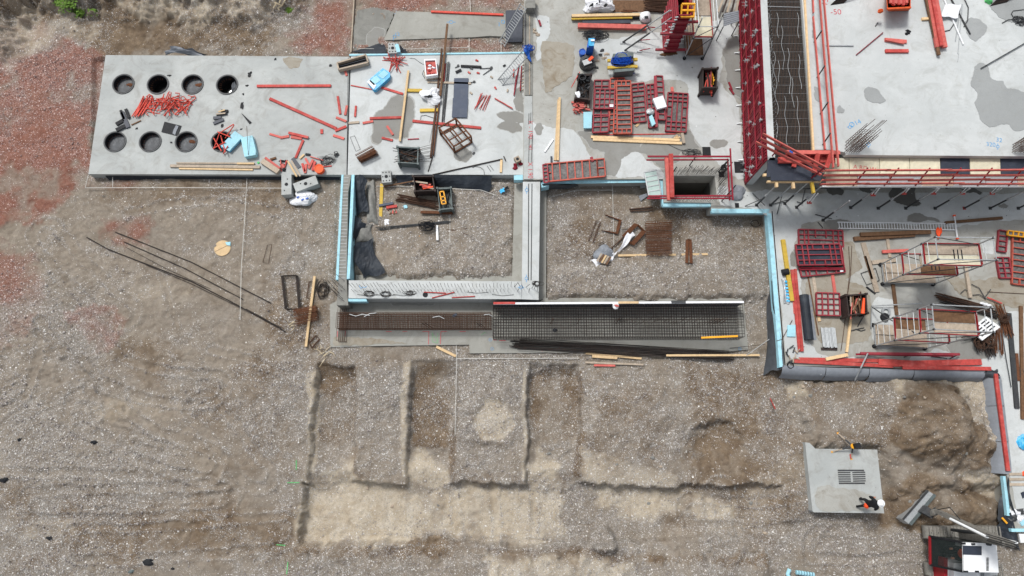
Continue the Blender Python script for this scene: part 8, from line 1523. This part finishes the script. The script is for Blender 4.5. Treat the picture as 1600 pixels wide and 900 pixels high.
# bucket
bt=[P(x,y,.75) for x,y in ((1449,766),(1460,773),(1421.5,819.5),(1410,811))]; bu=[P(x,y,.55) for x,y in ((1449,768),(1463,776),(1425,822),(1410,814))]
bk=MB().hexa([Vector((p.x,p.y,.2)) for p in bt][::-1],bt[::-1]).part('bucket',M['steel'],ex)
L0,L1=(bt[0]),(bt[3]); d=(L1-L0).normalized(); s=(bt[1]-bt[0]).normalized()
MB().beam(L0+s*.02+Vector((0,0,.03)),L1+s*.02+Vector((0,0,.03)),.07,.06).part('cutting_edge',M['steeld'],bk); MB().beam(bt[1]+Vector((0,0,.02)),bt[2]+Vector((0,0,.02)),.12,.1).part('back_plate',M['greybin'],bk)
bc=(bt[1]+bt[2])/2; MB().hexa([bc-d*.2-s*.1,bc+d*.2-s*.1,bc+d*.16+s*.45,bc-d*.16+s*.45],[p+Vector((0,0,.28)) for p in (bc-d*.2-s*.1,bc+d*.2-s*.1,bc+d*.16+s*.45,bc-d*.16+s*.45)]).part('hitch',M['steeld'],bk)
hx=bc+s*.3+Vector((0,0,.2)); boxbeam([hx,hx.lerp(st,.5)+Vector((0,0,.1)),st],[.22,.26,.2],[.14,.2,.16],'track','linkage')
for dy in (-.13,.13): MB().tube([hx+Vector((0,dy,.1)),st+Vector((0,dy,-.05))],.035,6).part('link_rod',M['steeld'],ex)
# ---------------------------------------------------------------- camera, light
cam=bpy.data.cameras.new('camera'); co_=bpy.data.objects.new('camera',cam); col.objects.link(co_)
cam.lens=24.0075; cam.sensor_width=36; cam.clip_end=2000; cam.clip_start=.5
co_.location=(0,0,H); co_.rotation_euler=(TILT,0,0); sc.camera=co_
w=bpy.data.worlds.new('World'); sc.world=w; w.use_nodes=True; nt=w.node_tree
sk=nt.nodes.new('ShaderNodeTexSky'); sk.sky_type='NISHITA'; sk.sun_disc=False; SE=math.radians(58); SR=math.radians(-35)
sk.sun_elevation=SE; sk.sun_rotation=SR; sk.dust_density=3; sk.air_density=1; sk.ozone_density=.6
bw=nt.nodes['Background']; bw.inputs['Strength'].default_value=.115
hsv=nt.nodes.new('ShaderNodeHueSaturation'); hsv.inputs['Saturation'].default_value=.28; nt.links.new(sk.outputs[0],hsv.inputs['Color']); nt.links.new(hsv.outputs[0],bw.inputs['Color'])
sl=bpy.data.lights.new('sun','SUN'); sl.energy=2.0; sl.angle=math.radians(12); sl.color=(1,.97,.93); so=bpy.data.objects.new('sun',sl); col.objects.link(so)
d=Vector((math.sin(SR)*math.cos(SE),math.cos(SR)*math.cos(SE),math.sin(SE))); so.rotation_euler=d.to_track_quat('Z','Y').to_euler()
sc.view_settings.view_transform='Standard'; sc.view_settings.look='None'; sc.view_settings.gamma=1; sc.view_settings.exposure=.43
